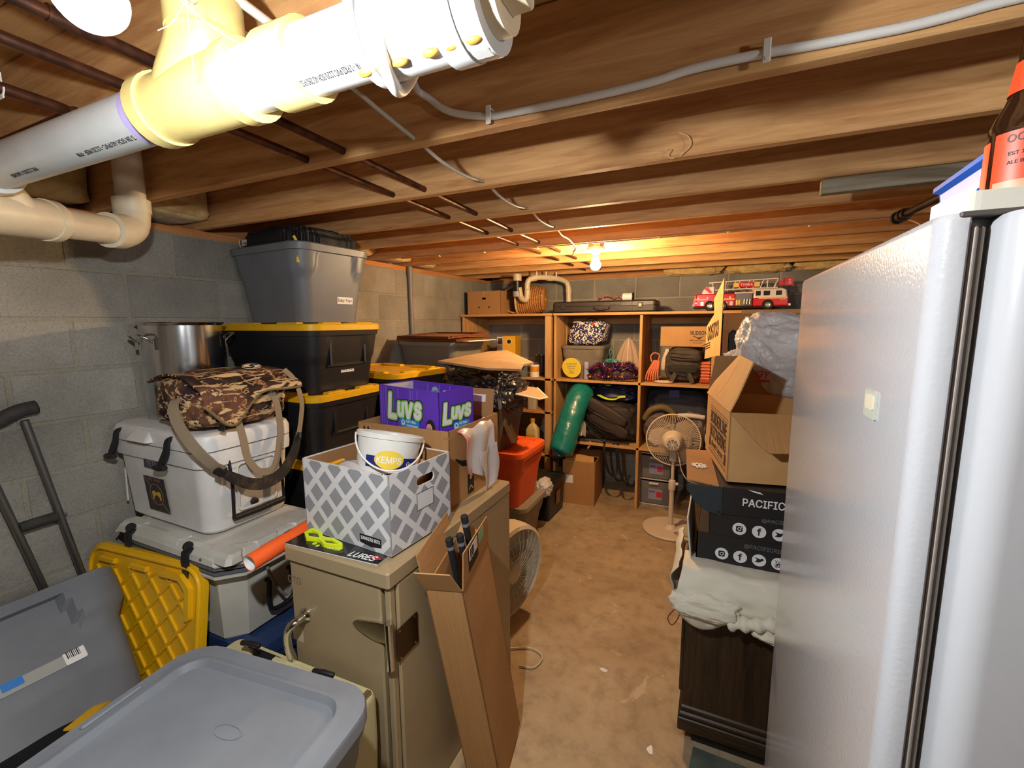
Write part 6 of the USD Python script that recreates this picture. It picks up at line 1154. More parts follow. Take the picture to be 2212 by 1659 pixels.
# left unit contents
t = Thing('paper_folder', 'yellow box file with a round finger hole in the left shelf unit', 'box file', (-1.885, 4.10, 1.142), 8)
t.add('spine', cbox(.125, .20, .39, .003), mat('file_yellow', C(236, 178, 42), .5)); t.add('side', cbox(.004, .20, .385, .001, at=(-.066, 0, .002)), M_label); t.add('finger_hole', lathe([(0, 0), (.021, 0), (.021, .001), (0, .001)], 22, frame((.0, -.1003, .335), (1, 0, 0), (0, 0, 1))), M_black); t.add('hole_ring', lathe([(.021, 0), (.026, 0), (.026, .0016), (.021, .0016)], 22, frame((.0, -.1003, .335), (1, 0, 0), (0, 0, 1)), closed=True), M_label)
t.add('corner_print', ext(sg.Polygon([(.02, .01), (.06, .01), (.06, .05)]), .0006, frame((0, -.1003, 0), (1, 0, 0), (0, 0, 1))), mat('file_amber', C(200, 120, 30), .5))
t = Thing('paper_stack', 'upright white printed leaflets behind the yellow box file', 'papers', (-2.03, 4.20, 1.142), 3)
t.many('leaflet', [cbox(.14, .004, .375 - .02 * i, .0005, at=(.005 * i, .012 * i, 0)) for i in range(3)], M_label); t.add('leaflet_photo', ext(rpoly(.05, .06, 0, -.035, .33), .0006, frame((0, -.0022, 0), (1, 0, 0), (0, 0, 1))), mat('photo_brown', C(120, 90, 70), .6)); t.add('leaflet_text', text('Tour', .02, frame((.0, -.0022, .26), (1, 0, 0), (0, 0, 1)), .05), M_grayp)
t = Thing('work_light', 'black round lamp with a thin wire guard in the left shelf unit', 'lamp', (-1.98, 4.03, 1.142), 0)
t.add('shade', lathe([(0, .11), (.075, .11), (.085, .12), (.06, .18), (.03, .20), (0, .20)], 24), M_black, smooth=40); t.add('stem', sweep([(0, 0, 0), (0, 0, .12)], .02, 10), M_black, smooth=40); t.add('wire_guard', sweep(curve([(.09, -.02, .11), (.07, -.03, .18), (0, -.04, .215), (-.08, -.03, .17), (-.10, -.02, .10)], 20), .0025, 5), M_chrome, smooth=True)
t = Thing('can', 'row-end cream spray can beside the round lamp in the left shelf unit', 'can', (-2.085, 4.0, 1.142), 0)
t.add('can', lathe([(0, 0), (.03, 0), (.03, .15), (.02, .165), (0, .165)], 20), mat('can_cream', C(216, 200, 170), .4), smooth=40); t.add('cap', lathe([(0, .165), (.02, .165), (.02, .20), (0, .20)], 16), M_black, smooth=40); t.add('label', lathe([(.0303, .03), (.0306, .031), (.0306, .11), (.0303, .111)], 20), mat('can_red', C(150, 50, 40), .5), smooth=40)
t = Thing('jar', 'glass jar with dark lid at the front of the left shelf unit', 'jar', (-1.72, 4.0, 1.142), 0)
t.add('glass', lathe([(0, 0), (.042, 0), (.045, .01), (.045, .09), (.036, .10), (0, .10)], 22), mat('jar_glass', C(120, 140, 160), .1, alpha=.5, coat=.5), smooth=40); t.add('lid', lathe([(0, .10), (.04, .10), (.04, .118), (0, .118)], 20), M_black, smooth=40)
t = Thing('jar', 'white-capped jar with a yellow and white label in the left shelf unit', 'jar', (-1.60, 4.0, 1.142), 0)
t.add('body', lathe([(0, 0), (.045, 0), (.046, .004), (.046, .12), (0, .12)], 24), M_white, smooth=40); t.add('cap', lathe([(0, .12), (.044, .12), (.044, .145), (0, .145)], 22), mat('cap_dark', C(70, 50, 40), .5), smooth=40); t.add('label', lathe([(.0463, .05), (.0467, .051), (.0467, .10), (.0463, .101)], 24), mat('label_amber', C(220, 150, 40), .5), smooth=40)
t = Thing('can', 'dark tin at the back right of the left shelf unit', 'can', (-1.60, 4.18, 1.142), 0)
t.add('tin', lathe([(0, 0), (.06, 0), (.06, .20), (.055, .205), (0, .205)], 24), mat('tin_dark', C(64, 60, 60), .4, metal=.5), smooth=40); t.add('tin_rim', lathe([(.06, .195), (.063, .197), (.063, .207), (.057, .207)], 24), M_chrome, smooth=40)
t = Thing('bottle', 'grey plastic chemical bottle on the middle board of the left shelf unit', 'bottle', (-1.62, 4.0, .822), 0)
t.add('bottle', loft([ring(.09, .07, .02, 0), ring(.095, .075, .025, .02), ring(.095, .075, .025, .16), ring(.05, .045, .02, .20), ring(.03, .03, .014, .205), ring(.03, .03, .014, .225)]), mat('bottle_grey', C(176, 170, 160), .4), smooth=40); t.add('cap', lathe([(0, .225), (.018, .225), (.018, .25), (0, .25)], 14), M_black, smooth=40); t.add('emblem', ext(sg.Polygon([(-.015, 0), (0, .02), (.015, 0)]), .0006, frame((0, -.0378, .12), (1, 0, 0), (0, 0, 1))), M_black)
t = Thing('bottle', 'squat yellow and cream jug on the lower board of the left shelf unit', 'bottle', (-1.62, 4.0, .402), 0)
t.add('body', loft([ring(.12, .09, .02, 0), ring(.125, .095, .025, .02), ring(.125, .095, .025, .22), ring(.06, .05, .02, .27), ring(.04, .04, .018, .275), ring(.04, .04, .018, .30)]), mat('jug_cream', C(222, 204, 150), .4), smooth=40); t.add('cap', lathe([(0, .30), (.024, .30), (.024, .33), (0, .33)], 14), mat('cap_yellow', C(226, 180, 40), .4), smooth=40); t.add('label', ext(rpoly(.09, .11, .004, 0, .12), .0008, frame((0, -.0485, 0), (1, 0, 0), (0, 0, 1))), mat('jug_label', C(226, 176, 60), .5))
# pedestal fan
M_pf = mat('fan_white', C(214, 200, 178), .4)
T = Thing('pedestal_fan', 'cream pedestal fan on the floor facing the shelves, seen from behind', 'fan', (-.275, 3.62, 0), 0)
bp = sg.Point(0, 0).buffer(1, 20); bp = sa.scale(bp, .205, .20); hole_ = sa.translate(sa.scale(sg.Point(0, 0).buffer(1, 12), .07, .045), .105, -.085)
T.add('base', ext(bp.difference(hole_), .022), M_pf); T.add('base_rim', sweep([(.205 * math.cos(a), .20 * math.sin(a), .012) for a in np.linspace(0, 2 * math.pi, 48, endpoint=False)], .012, 8, closed=True), M_pf, smooth=True); T.add('base_boss', lathe([(0, .02), (.05, .02), (.035, .04), (.022, .05), (0, .05)], 20), M_pf, smooth=40)
T.add('lower_pole', sweep([(0, 0, .03), (0, 0, .38)], .0185, 16), M_pf, smooth=40); T.add('collar', lathe([(0, .34), (.027, .34), (.029, .37), (.027, .41), (.02, .42), (0, .42)], 18), M_pf, smooth=40); T.add('upper_pole', sweep([(0, 0, .40), (0, 0, .60)], .0125, 14), M_pf, smooth=40)
T.add('neck', hull([(x, y, z) for x in (-.024, .024) for y, z in ((-.03, .58), (.03, .58), (-.04, .66), (.05, .66), (-.02, .70), (.05, .70))]), mat('neck_grey', C(176, 164, 150), .4))
HM = frame((-.012, .03, .725), (1, .05, 0), (0, .06, 1)); HM[:3, 2] *= -1; HM[:3, 0] *= -1     # local z points away from the shelf side
HM = frame((-.012, .06, .725), (-1, -.05, 0), (0, .06, 1))                                       # local +z looks at the shelves
T.add('motor_housing', xf(lathe([(0, -.135), (.052, -.135), (.068, -.12), (.078, -.06), (.085, -.03), (.07, -.02), (0, -.02)], 28), HM), M_pf, smooth=40)
T.many('vent', [xf(ext(sg.Polygon([(.008 * math.cos(a), .008 * math.sin(a)), (.042 * math.cos(a - .30), .042 * math.sin(a - .30)), (.042 * math.cos(a + .30), .042 * math.sin(a + .30))]), .001), HM @ pose((0, -.01, -.1365))) for a in np.linspace(0, 2 * math.pi, 8, endpoint=False)], M_grayp)
R = .205
def gp(s, side): return (.05 + (R - .05) * s, side * (.075 * (1 - s ** 2.5)) + (.0))
for side, nm in ((-1, 'rear_guard'), (1, 'front_guard')):
    T.add(nm, cat_([xf(sweep([(gp(s, side)[0] * math.cos(a), gp(s, side)[0] * math.sin(a), gp(s, side)[1] * .55 + .02) for s in np.linspace(0, 1, 7)], .0014, 4, caps=False), HM) for a in np.linspace(0, 2 * math.pi, 84, endpoint=False)]), M_pf, kind='stuff')
T.many('guard_ring', [xf(sweep([(r * math.cos(a), r * math.sin(a), z) for a in np.linspace(0, 2 * math.pi, 52, endpoint=False)], w, 6, closed=True), HM) for r, z, w in ((R, .02, .006), (.12, -.005, .0016), (.12, .045, .0016))], M_pf, smooth=True)
M_bl = mat('blade_clear', C(200, 186, 168), .2, alpha=.45)
T.many('blade', [xf(ext(sg.Polygon([(.03, -.02), (.11, -.085), (.17, -.07), (.175, .0), (.12, .05), (.04, .025)]).buffer(.01), .003), HM @ pose((0, 0, .015), rz=a) @ pose(rx=16)) for a in (20, 140, 260)], M_bl); T.add('hub', xf(lathe([(0, 0), (.035, 0), (.035, .035), (.02, .045), (0, .045)], 20), HM), M_pf, smooth=40)
T.add('power_cord', sweep(curve([(.03, -.02, .66), (.05, -.05, .60), (.07, -.06, .52), (.12, -.06, .45), (.20, .02, .40), (.24, .1, .30), (.26, .16, .02)], 30), .004, 6), M_pf, smooth=True); T.add('height_knob', sweep([(.02, 0, .39), (.045, 0, .39)], .012, 10), M_pf, smooth=40)

# ================================================================== right side: refrigerator, cabinet, cartons
nd = {'g': ('texture_coordinate', {}), 'n': ('noise_texture', {'scale': 210.0, 'detail': 2.0, 'roughness': .5}), 'b': ('bump', {'strength': .22, 'distance': .0016}), 'p': ('principled_bsdf', {'base_color': C(168, 170, 174), 'roughness': .13, 'specular_ior_level': .5, 'coat_weight': .2, 'coat_roughness': .1})}
M_fridge = usdkit.material(stage, '/World/Looks/fridge_textured', nd, [('g.object', 'n.vector'), ('n.fac', 'b.height'), ('b.normal', 'p.normal')], surface='p.BSDF')
M_frsm = mat('fridge_smooth', C(168, 170, 174), .25, coat=.2); M_frgr = mat('fridge_gasket', C(136, 130, 124), .6); M_frdk = mat('fridge_gasket_dark', C(70, 66, 62), .6)
T = Thing('refrigerator', 'tall white textured refrigerator seen from its side at the right edge', 'refrigerator', (.555, .94, 0), 0)
r_ = [(-.375 + x, -.384 + y) for x, y in ((.0, .020), (.001, .012), (.005, .005), (.012, .001), (.020, .0))]
sec = r_ + [(.0215 - .375, -.384), (.024 - .375, -.381), (.024 - .375, -.362), (.375, -.362), (.375, .368), (-.375, .368)]
T.add('cabinet', loft([np.array([(x, y, z) for x, y in sec]) for z in (.05, 1.750)] + [np.array([(x * .992, y * .992, 1.757) for x, y in sec])]), M_fridge, smooth=40)
T.many('gasket', [cbox(.005, .020, 1.67, .002, at=(-.3475, -.372, .075)), cbox(.005, .020, 1.67, .002, at=(-.3415, -.368, .075))], M_frgr); T.add('gasket_gap', cbox(.66, .006, 1.68, 0, at=(.03, -.358, .07)), M_frdk)
T.add('door', loft([ring(.705, .058, .020, .07, 10, off=(.0205, -.383)), ring(.711, .064, .023, .078, 10, off=(.0205, -.383)), ring(.711, .064, .023, 1.744, 10, off=(.0205, -.383)), ring(.705, .058, .020, 1.752, 10, off=(.0205, -.383))]), M_frsm, smooth=40)
T.add('hinge_cover', ext(sg.Polygon([(-.36, -.30), (-.15, -.30), (-.15, -.375), (-.36, -.375)]).buffer(-.016).buffer(.016, 6), .019, pose((0, 0, 1.7575))), mat('hinge_cover_white', C(196, 196, 186), .4))
T.add('hinge_leaf', cbox(.05, .02, .005, .001, at=(-.335, -.375, 1.7525)), M_frdk)
T.add('badge', ext(rpoly(.046, .034, .002), .002, frame((-.3751, -.245, 1.555), (0, -1, 0), (0, 0, 1))), mat('badge_grey2', C(170, 176, 164), .35)); T.add('badge_window', ext(rpoly(.032, .018, .004), .001, frame((-.3771, -.245, 1.558), (0, -1, 0), (0, 0, 1))), mat('badge_cream', C(206, 198, 176), .3))
T.add('kick_plate', cbox(.70, .66, .05, .003, at=(0, .02, 0)), M_frdk)
# bottle and basket on top
M_amber = mat('amber_glass', C(38, 20, 10), .06, coat=1.0); M_orl = mat('label_orange', C(232, 70, 30), .45)
T = Thing('beer_bottle', 'brown beer bottle with orange labels on top of the refrigerator', 'bottle', (.263, .625, 1.7575), 0)
T.add('glass', lathe([(0, 0), (.0265, 0), (.0295, .004), (.030, .012), (.030, .080), (.029, .088), (.0255, .098), (.021, .108), (.0185, .116), (.0152, .145), (.013, .185), (.0128, .195), (.0145, .197), (.0145, .207), (.012, .209), (0, .209)], 40), M_amber, smooth=40)
def band(t, nm, r0, r1, z0, z1, a0, a1, m_):
    a = np.radians(np.linspace(a0, a1, 30)); V = []; 
    for r, z in ((r0, z0), (r1, z1), (r1 + .0004, z1), (r0 + .0004, z0)): V.append(np.c_[r * np.cos(a), r * np.sin(a), np.full(30, z)])
    t.add(nm, loft(np.array(V).transpose(1, 0, 2)), m_, smooth=30)
band(T, 'front_label', .0303, .0303, .022, .078, 200, 285, M_orl); band(T, 'side_label', .0303, .0303, .018, .074, 165, 190, M_orl); band(T, 'neck_label', .0190, .0156, .1165, .145, 120, 330, M_orl)
def wrapb(s, h, a, z, m_, nm, r=.0308):
    m = meshkit.text_mesh(s, h, .0003, True); v = np.array(m.vertices); an = math.radians(a) + v[:, 0] / r
    T.add(nm, trimesh.Trimesh(np.c_[(r + v[:, 2]) * np.cos(an), (r + v[:, 2]) * np.sin(an), z + v[:, 1]], m.faces, process=False), m_)
wrapb('OCTOBER', .0065, 218, .068, mat('label_brown', C(70, 24, 14), .5), 'label_text'); wrapb('EST 1989', .003, 222, .056, M_black, 'label_small_text'); wrapb('ALE BREWED', .003, 222, .048, M_black, 'label_small_text')
band(T, 'label_art', .0306, .0306, .022, .033, 205, 280, mat('label_peach', C(226, 150, 120), .5)); T.add('crown_cap', lathe([(0, .208), (.0155, .205), (.0158, .212), (.012, .216), (0, .216)], 21), M_chrome)
M_bask = mat('basket_blue', C(24, 116, 226), .35, coat=.1)
T = Thing('plastic_basket', 'small bright blue lattice plastic basket on top of the refrigerator behind the bottle', 'basket', (.385, .785, 1.758), -3)
bw, bd, bh = .20, .21, .092
def side(L, top):
    p = sg.Polygon([(-L / 2 * .90, 0), (L / 2 * .90, 0), (L / 2, bh), (-L / 2, bh)])
    for i in np.linspace(-.40, .40, 7):
        for z in (.014, .032, .050): p = p.difference(sg.box(i * L - .0095, z, i * L + .0095, z + .0135))
    return p
for o, ux, L in (((0, -bd / 2 * .93, 0), (1, 0, 0), bw), ((0, bd / 2 * .93, 0), (-1, 0, 0), bw), ((-bw / 2 * .93, 0, 0), (0, -1, 0), bd), ((bw / 2 * .93, 0, 0), (0, 1, 0), bd)):
    n_ = np.cross(ux, (0, 0, 1)); T.add('lattice_side', xf(ext(side(L, 0), .0025), frame(o, ux, np.array((0, 0, 1)) + n_ * .10)), M_bask)
T.add('floor', cbox(bw * .90, bd * .90, .003, 0), M_bask); T.add('rim', loft([ring(bw + .012, bd + .012, .012, z) for z in ()] or [ring(bw * 1.0, bd * 1.0, .012, bh - .010), ring(bw * 1.12, bd * 1.12, .016, bh - .004), ring(bw * 1.12, bd * 1.12, .016, bh + .002), ring(bw * 1.0, bd * 1.0, .012, bh + .002), ring(bw * .98, bd * .98, .012, bh - .008)], closed=True), M_bask, smooth=30)
T.many('corner_post', [sweep([(sx * bw / 2 * .90, sy * bd / 2 * .90, 0), (sx * bw / 2 * .99, sy * bd / 2 * .99, bh - .004)], .006, 8) for sx in (-1, 1) for sy in (-1, 1)], M_bask, smooth=40)
solo('toy_block', cbox(.10, .10, .03, .005), mat('toy_block_yellow', C(226, 196, 50), .4), 'yellow item lying inside the blue basket', 'toy', M=pose((.385, .785, 1.762)))
solo('toy_ball', trimesh.creation.icosphere(3, .024), mat('toy_purple', C(80, 50, 130), .4), 'purple ball inside the blue basket', 'ball', smooth=True, M=pose((.35, .765, 1.817)))

# wooden cabinet under the cartons
M_oak = wood('dark_oak', C(66, 48, 30), C(28, 20, 13), 'z', fine=30, rough=.4, knots=False, rand=.02); M_oakx = wood('dark_oak_x', C(66, 50, 34), C(32, 24, 16), 'x', knots=False, rough=.4, rand=.02)
T = Thing('wooden_cabinet', 'dark oak cabinet between the aisle and the refrigerator, cartons piled on it', 'cabinet', (.215, 2.26, 0), 0)
T.add('carcass', cbox(.55, 1.14, .60, .004, at=(0, 0, .15)), M_oak); T.add('top_board', cbox(.565, 1.16, .022, .004, at=(0, 0, .745)), M_oakx); T.add('plinth', cbox(.47, 1.06, .09, .002, at=(0, 0, 0)), M_rub)
T.many('moulding', [cbox(.562, 1.152, .026, .007, at=(0, 0, .158)), cbox(.568, 1.158, .022, .006, at=(0, 0, .134)), cbox(.572, 1.162, .056, .004, at=(0, 0, .076))], M_oakx)
T.many('door', [cbox(.014, .54, .50, .004, at=(-.281, y, .22)) for y in (-.28, .28)], M_oak)
# white cloth over the near edge
M_linen = mat('white_linen', C(206, 202, 186), .85, bump=.25, bscale=30, bdist=.004)
T = Thing('white_cloth', 'crumpled white cloth bag hanging over the near end of the dark cabinet', 'cloth', (.16, 1.66, .768), 0)
def drape(u, v):
    x = -.235 + .50 * u; n = float(fb((u * 5, v * 4, 1.3))[0]); n2 = float(fb((u * 9, v * 7, 7.7))[0])
    if v < .28: return (x, .10 - .15 * v / .28, .012 + .012 * n + .018 * math.sin(v / .28 * 1.57))
    s = (v - .28) / .72; low = .165 + .035 * math.sin(u * 5.2 + .6) + .02 * math.sin(u * 13)
    return (x * (1 + .06 * math.sin(s * 3)), -.05 - .035 * math.sin(s * math.pi) ** .7 - .022 * n - .012 * n2 * s, .025 - low * s + .012 * n)
T.add('drape', surf(drape, 54, 34, .005), M_linen, smooth=True)
T.add('side_drape', surf(lambda u, v: (-.25 - .02 * math.sin(math.pi * min(1, v * 1.4)) - .012 * float(fb((u * 4, v * 4, 3.1))[0]), -.045 + .34 * u, .02 - .16 * v + .10 * v * u), 20, 16, .005), M_linen, smooth=True)
T.add('gathered_roll', sweep(curve([(-.08, -.085, -.125), (.0, -.10, -.10), (.08, -.10, -.075), (.16, -.10, -.05), (.25, -.095, -.03)], 40), [.022 + .006 * math.sin(i * 1.3) for i in range(41)], 12), M_linen, smooth=True); T.add('pouch', blob(.115, .04, .05, at=(-.155, -.075, -.09), amp=.2, freq=2.5, seed=8, e=.8, fold=.1), M_linen, smooth=True); T.add('pouch', blob(.12, .038, .040, at=(.11, -.082, -.125), amp=.2, freq=2.4, seed=15, e=.8, fold=.1), M_linen, smooth=True)
solo('white_cloth', cbox(.006, .36, .17, .002), M_linen, 'white stiff cloth edge standing along the aisle side of the black cartons', 'cloth', M=pose((-.052, 1.87, .775), ry=-6))
solo('hair_cord', sweep(curve([(-.075, 1.66, .62), (-.10, 1.655, .59), (-.12, 1.65, .555), (-.105, 1.65, .53), (-.085, 1.655, .56), (-.072, 1.66, .615)], 24), .0022, 5), mat('cord_brown', C(110, 50, 34), .7), 'thin reddish cord loop hanging below the white cloth at the cabinet corner', 'cord')
# black cartons
M_blk = mat('carton_black', C(24, 25, 28), .45, coat=.1); M_blk2 = mat('carton_black_flap', C(38, 48, 56), .5); M_prt = mat('print_pale', C(214, 216, 220), .5); M_prt2 = mat('print_dim', C(92, 92, 96), .5)
def icon(t, M, kind, r=.024):
    t.add('icon_disc', ext(sg.Point(0, 0).buffer(r, 10), .0006, M), M_prt); Mi = M @ pose((0, 0, .0006))
    if kind == 'camera': s_ = rpoly(r * .95, r * .95, r * .18).difference(sg.Point(0, -.02 * r).buffer(r * .30)).difference(sg.Point(r * .3, r * .3).buffer(r * .08)).union(sg.Point(0, -.02 * r).buffer(r * .18))
    elif kind == 'f': t.add('icon_glyph', text('f', r * 1.1, Mi @ pose((0, 0, 0)), bold=True, center=True, depth=.0005), M_blk); return
    elif kind == 'bird': s_ = unary_union([sa.rotate(ell(r * .9, r * .5, 0, -r * .05), 25), sg.Point(r * .42, r * .2).buffer(r * .2), sg.Polygon([(-r * .2, 0), (-r * .65, r * .45), (r * .1, r * .25)]), sg.Polygon([(r * .55, r * .25), (r * .75, r * .22), (r * .55, r * .12)]), sg.Polygon([(-r * .35, -r * .1), (-r * .65, -r * .35), (-r * .1, -r * .28)])])
    else:
        t.add('icon_glyph', ext(rpoly(r * 1.0, r * .6, r * .18, 0, -r * .28), .0005, Mi), M_blk); t.add('icon_text', text('You', r * .42, Mi @ pose((0, r * .32, 0)), bold=True, center=True, depth=.0005), M_blk); t.add('icon_text', text('Tube', r * .34, Mi @ pose((0, -r * .28, .0005)), bold=True, center=True, depth=.0004), M_prt); return
    t.add('icon_glyph', ext(s_, .0005, Mi), M_blk)
def mailer(label, x0, y0, z0, w, d, h, rz, icons=None, icon_x=0, step=.056, r=.023, handle=None, sink=0):
    t = Thing('carton', label, 'box', (x0, y0, z0), rz); t.add('body', mv(openbox(w, d, h, .004), w / 2, d / 2, 0), M_blk); Fm = frame((0, 0, 0), (1, 0, 0), (0, 0, 1))
    t.add('lid_panel', mv(cbox(w - .01, d - .01, .003, .001), w / 2, d / 2, h - .004), M_blk)
    for i, k in enumerate(icons or ()): icon(t, Fm @ pose((icon_x + step * i, r + .012, 0)), k, r)
    if handle: t.add('print', text('@PACIFICRINK', .014, Fm @ pose((handle, .072, 0)), .135, bold=True), M_prt2)
    return t, Fm
mailer('bottom black printed carton of the pile on the white cloth', -.036, 1.70, .792, .40, .30, .105, 0, ('camera', 'f', 'bird', 'tube'), .086, .0595, .022, .155)
t, Fm = mailer('middle black printed carton, shifted right, in the pile by the refrigerator', .003, 1.692, .899, .40, .30, .085, 1, ('camera', 'f', 'bird'), .098, .0615, .022, .165)
t, Fm = mailer('top black carton with its lid flap open to the left in the pile', .028, 1.676, .986, .40, .44, .098, 5)
t.add('print', text('PACIFICRINK', .026, Fm @ pose((.075, .038, 0)), .21, bold=True), M_prt)
t.add('lid_flap', xf(ext(sg.Polygon([(0, -.005), (.0, .46), (-.098, .43), (-.105, .02)]), .004), pose((.0, .0, .098), ry=3)), M_cardi, label='open lid flap showing its brown inside with a white lion print'); 
lion = unary_union([ell(.05, .045, -.055, .20)] + [sg.Polygon([(-.055 + .036 * math.cos(a), .20 + .04 * math.sin(a)), (-.055 + .022 * math.cos(a + .35), .20 + .024 * math.sin(a + .35)), (-.055 + .022 * math.cos(a - .35), .20 + .024 * math.sin(a - .35))]) for a in np.linspace(0, 6.28, 11)[:-1]]).difference(unary_union([ell(.008, .02, -.062, .205), ell(.014, .006, -.045, .19), ell(.006, .014, -.048, .213), ell(.02, .004, -.056, .183)]))
t.add('lion_print', ext(lion, .0006, pose((0, 0, .1045), ry=3)), M_prt)
t.add('ear_flap', xf(ext(sg.Polygon([(-.10, 0)] + [(-.10 + .108 * (1 - math.cos(a)), -.105 * math.sin(a)) for a in np.linspace(.1, 1.5, 12)] + [(.012, -.112), (.012, 0)]), .003), frame((.0, -.006, .100), (1, 0, 0), (.03, -.10, 1))), M_blk2, label='curved dark ear flap'); t.add('torn_edge', ext(sg.Polygon([(.09, .098), (.13, .092), (.14, .084), (.11, .090)]), .0008, Fm), M_prt)
# butcher's carton
BM = pose((.052, 1.722, 1.0905), rz=10.5); t = Thing('carton', 'open tan carton printed with brown lettering, tilted flaps up, on the black pile', 'box', M=BM); w, d, h = .42, .45, .252
t.add('body', mv(openbox(w, d, h, .005), w / 2, d / 2, 0), M_cardl); FL = frame((0, d, 0), (0, -1, 0), (0, 0, 1))
t.add('flap', xf(ext(sg.Polygon([(0, 0), (d, 0), (d - .0, .06), (d - .03, .19), (.20, .20), (.03, .06)]), .005), frame((0, d, h), (0, -1, 0), (.42, 0, 1))), M_cardl); t.add('flap', xf(ext(sg.Polygon([(0, 0), (w, 0), (w, .135), (.10, .155), (.07, .12)]), .005), frame((0, 0, h), (1, 0, 0), (0, -.62, -.62))), M_card); t.add('flap', xf(ext(sg.Polygon([(0, 0), (w, 0), (w - .03, .17), (.03, .17)]), .005), frame((w, d, h), (-1, 0, 0), (0, .25, 1))), M_cardi)
M_brp = mat('print_umber', C(66, 38, 20), .7)
t.add('print', text('BORDERLINE', .040, FL @ pose((.10, .150, .0005)), .31, bold=True, sy=1.2), M_brp); t.add('print', text('BUTCHERING', .040, FL @ pose((.10, .092, .0005)), .31, bold=True, sy=1.2), M_brp); t.add('print', text('Brett Farms', .022, FL @ pose((.14, .055, .0005)), .22, slant=.3), M_brp)
t.many('print_figure', [ext(sg.Polygon([(x, .045), (x + .03, .045), (x + .035, .075), (x + .02, .09), (x + .004, .08)]), .0005, FL @ pose((0, 0, .0003))) for x in (.09, .385)], M_brp); t.many('print_line', [ext(sg.box(.09, z, .425, z + .0022), .0004, FL @ pose((0, 0, .0003))) for z in (.215, .205, .043, .030, .024)], M_brp); t.many('crease', [xf(ext(sg.LineString([(.18, .01), (.24, .09), (.25, .18)]).buffer(.0012), .0004), frame((0, d, h), (0, -1, 0), (.42, 0, 1)) @ pose((0, 0, .005)))], M_card)
# black metal-edged case and trash bag
t = Thing('flight_case', 'black case with silver edging standing on the cabinet behind the tan carton', 'case', (.385, 2.48, .7685), 0)
t.add('shell', cbox(.40, .38, .51, .004), M_rub); t.many('edging', [cbox(.408, .02, .016, .002, at=(0, -.184, .502)), cbox(.012, .012, .50, .002, at=(-.198, -.188, 0)), cbox(.408, .006, .014, .002, at=(0, -.190, .478))], mat('edging_steel', C(130, 128, 122), .35, metal=.8)); t.add('corner', cbox(.03, .03, .03, .006, at=(-.192, -.182, .49)), M_chrome)
nd = {'g': ('texture_coordinate', {}), 'n': ('noise_texture', {'scale': 16.0, 'detail': 5.0, 'distortion': 1.6}), 'b': ('bump', {'strength': .8, 'distance': .012}), 'p': ('principled_bsdf', {'base_color': C(214, 216, 220), 'roughness': .28, 'coat_weight': .2}), 't': ('translucent_bsdf', {'color': C(206, 208, 214)}), 'm': ('mix_closure', {'fac': .3})}
M_trash = usdkit.material(stage, '/World/Looks/thin_white_bag', nd, [('g.object', 'n.vector'), ('n.fac', 'b.height'), ('b.normal', 'p.normal'), ('p.BSDF', 'm.closure1'), ('t.BSDF', 'm.closure2')], surface='m.closure')
t = Thing('trash_bag', 'stuffed white plastic trash bag slumped over the flight case beside the refrigerator', 'bag', (.27, 2.36, 1.285), 0)
b1 = blob(.20, .17, .205, at=(.02, -.02, .215), amp=.20, freq=1.9, seed=33, e=.8, sub=5, fold=.10); v = np.array(b1.vertices); v[:, 0] += -.05 * np.clip((v[:, 2] - .2) / .2, -1, 1); v[:, 2] = np.maximum(v[:, 2], .004 - .06 * np.clip((-v[:, 1] - .08) / .1, 0, 1)); t.add('body', trimesh.Trimesh(v, b1.faces, process=False), M_trash, smooth=True)
t.add('tucked_corner', blob(.06, .05, .045, at=(-.185, -.04, .20), amp=.35, freq=2.5, seed=34, sub=4, fold=.3), M_trash, smooth=True); t.add('brand_print', text('GY', .030, frame((-.118, -.172, .135), (1, -.15, -.05), (-.05, -.1, 1)), .05, bold=True, slant=.25), M_red); t.add('brand_bar', ext(sg.box(0, 0, .05, .008), .0008, frame((-.112, -.174, .118), (1, -.15, -.05), (-.05, -.1, 1))), M_red)
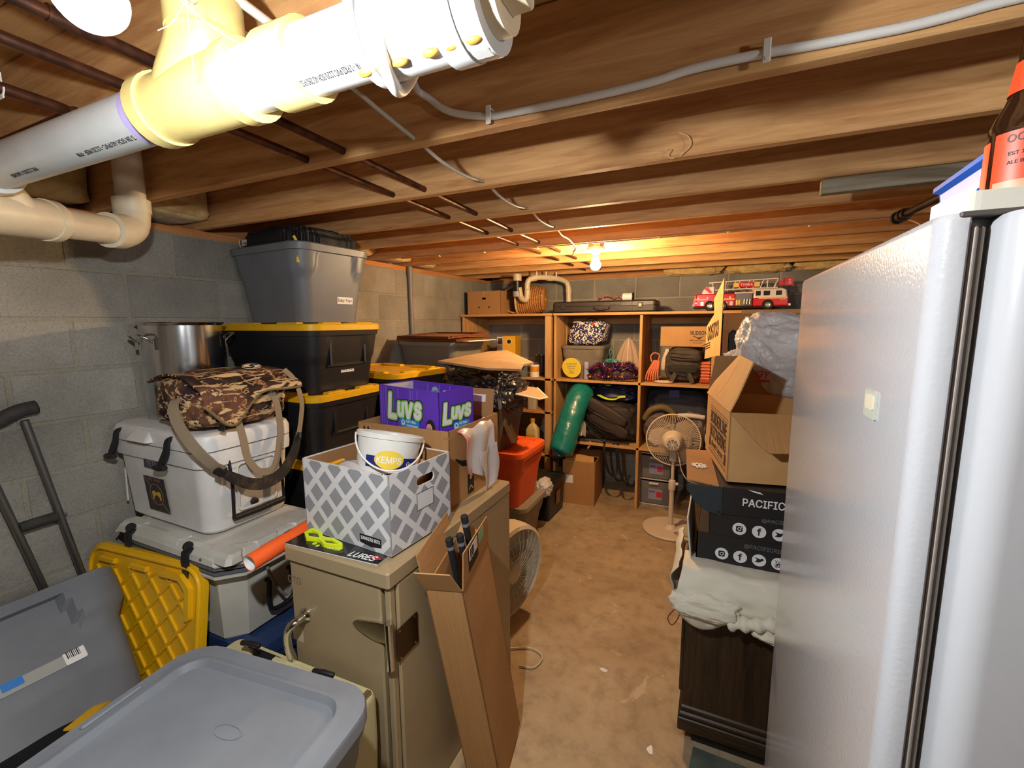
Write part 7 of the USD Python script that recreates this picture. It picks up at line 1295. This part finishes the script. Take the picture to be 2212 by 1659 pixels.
# warehouse carton
solo('carton', cbox(.48, .42, 1.0, .004), M_card, 'plain brown carton standing on the floor hidden behind the dark cabinet', 'box', M=pose((.28, 3.08, 0)))
t = Thing('carton', 'big brown warehouse carton with a tall lettered side flap beneath the fire engine', 'box', (.275, 3.02, 1.003), 0); w, d, h = .52, .42, .70
hh = sg.Polygon([(.045, .50), (.045, .585), (.06, .60), (.08, .585), (.08, .50), (.06, .48)]).buffer(.01)
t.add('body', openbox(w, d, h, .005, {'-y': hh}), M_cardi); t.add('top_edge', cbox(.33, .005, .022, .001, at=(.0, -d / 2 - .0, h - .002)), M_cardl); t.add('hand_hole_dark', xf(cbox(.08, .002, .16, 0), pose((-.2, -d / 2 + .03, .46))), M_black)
FC = frame((-w / 2 - .003, -d / 2, 0), (-.28, .96, 0), (0, 0, 1))
t.add('side_flap', xf(ext(sg.Polygon([(0, .44), (0, .90), (.05, .86), (.17, .79), (.15, .70), (.29, .63), (.31, .42), (.12, .45)]), .005), FC), M_cardl); Ff = FC @ pose((0, 0, .0055))
FCr = frame(np.array((-w / 2 - .003, -d / 2, 0)) + np.array((-.28, .96, 0)) * .31, (.28, -.96, 0), (0, 0, 1))
t.add('print', text('COSTCO', .085, FCr @ pose((.05, .535, .0015)) @ pose(rz=12), .22, bold=True, slant=.15), M_brp); t.many('print_line', [ext(sg.box(.04, z, .20, z + .006), .0005, FCr @ pose((0, 0, .001)) @ pose(rz=10)) for z in (.500, .486, .472)], M_brp)
t.add('right_flap', xf(ext(sg.Polygon([(0, 0), (.12, .0), (.13, .12), (.09, .19), (.04, .16)]), .005), frame((w / 2 - .04, -d / 2, h - .08), (.6, -.8, 0), (0, 0, 1))), M_cardl)
t.add('lower_flap', xf(ext(sg.Polygon([(0, 0), (.10, .02), (.12, -.22), (.04, -.25)]), .005), frame((-w / 2 + .0, -d / 2 - .004, .44), (1, 0, 0), (0, -.1, 1))), M_cardi)
# rug scrap on the floor by the cabinet
solo('floor_mat', ext(sg.Polygon([(-.03, 1.50), (.9, 1.40), (.9, 1.66), (-.01, 1.70)]), .006), mat('mat_green', C(92, 104, 92), .9, col2=C(70, 80, 72), scale=12), 'grey-green mat scrap on the floor at the foot of the dark cabinet', 'mat')
solo('wood_offcut', cbox(.10, .05, .03, .003), M_cardl, 'short pale wood offcut on the mat beside the refrigerator', 'lumber', M=pose((.13, 1.58, .006), rz=20))
rs = np.random.RandomState(12)
for i, (x, y, lab) in enumerate(((-.16, 1.62, 'pale paint flake nearest the wooden cabinet'), (-.13, 1.45, 'pale paint flake nearest the viewer by the aisle edge'), (-.42, 1.95, 'pale paint flake in the middle of the aisle'))):
    solo('paint_flake', ext(sg.Polygon([(.012 * math.cos(a) * rs.uniform(.5, 1.4), .02 * math.sin(a) * rs.uniform(.5, 1.2)) for a in np.linspace(0, 6.28, 8)[:-1]]), .0015), M_white, lab, 'debris', M=pose((x, y, .0005), rz=40 * i))
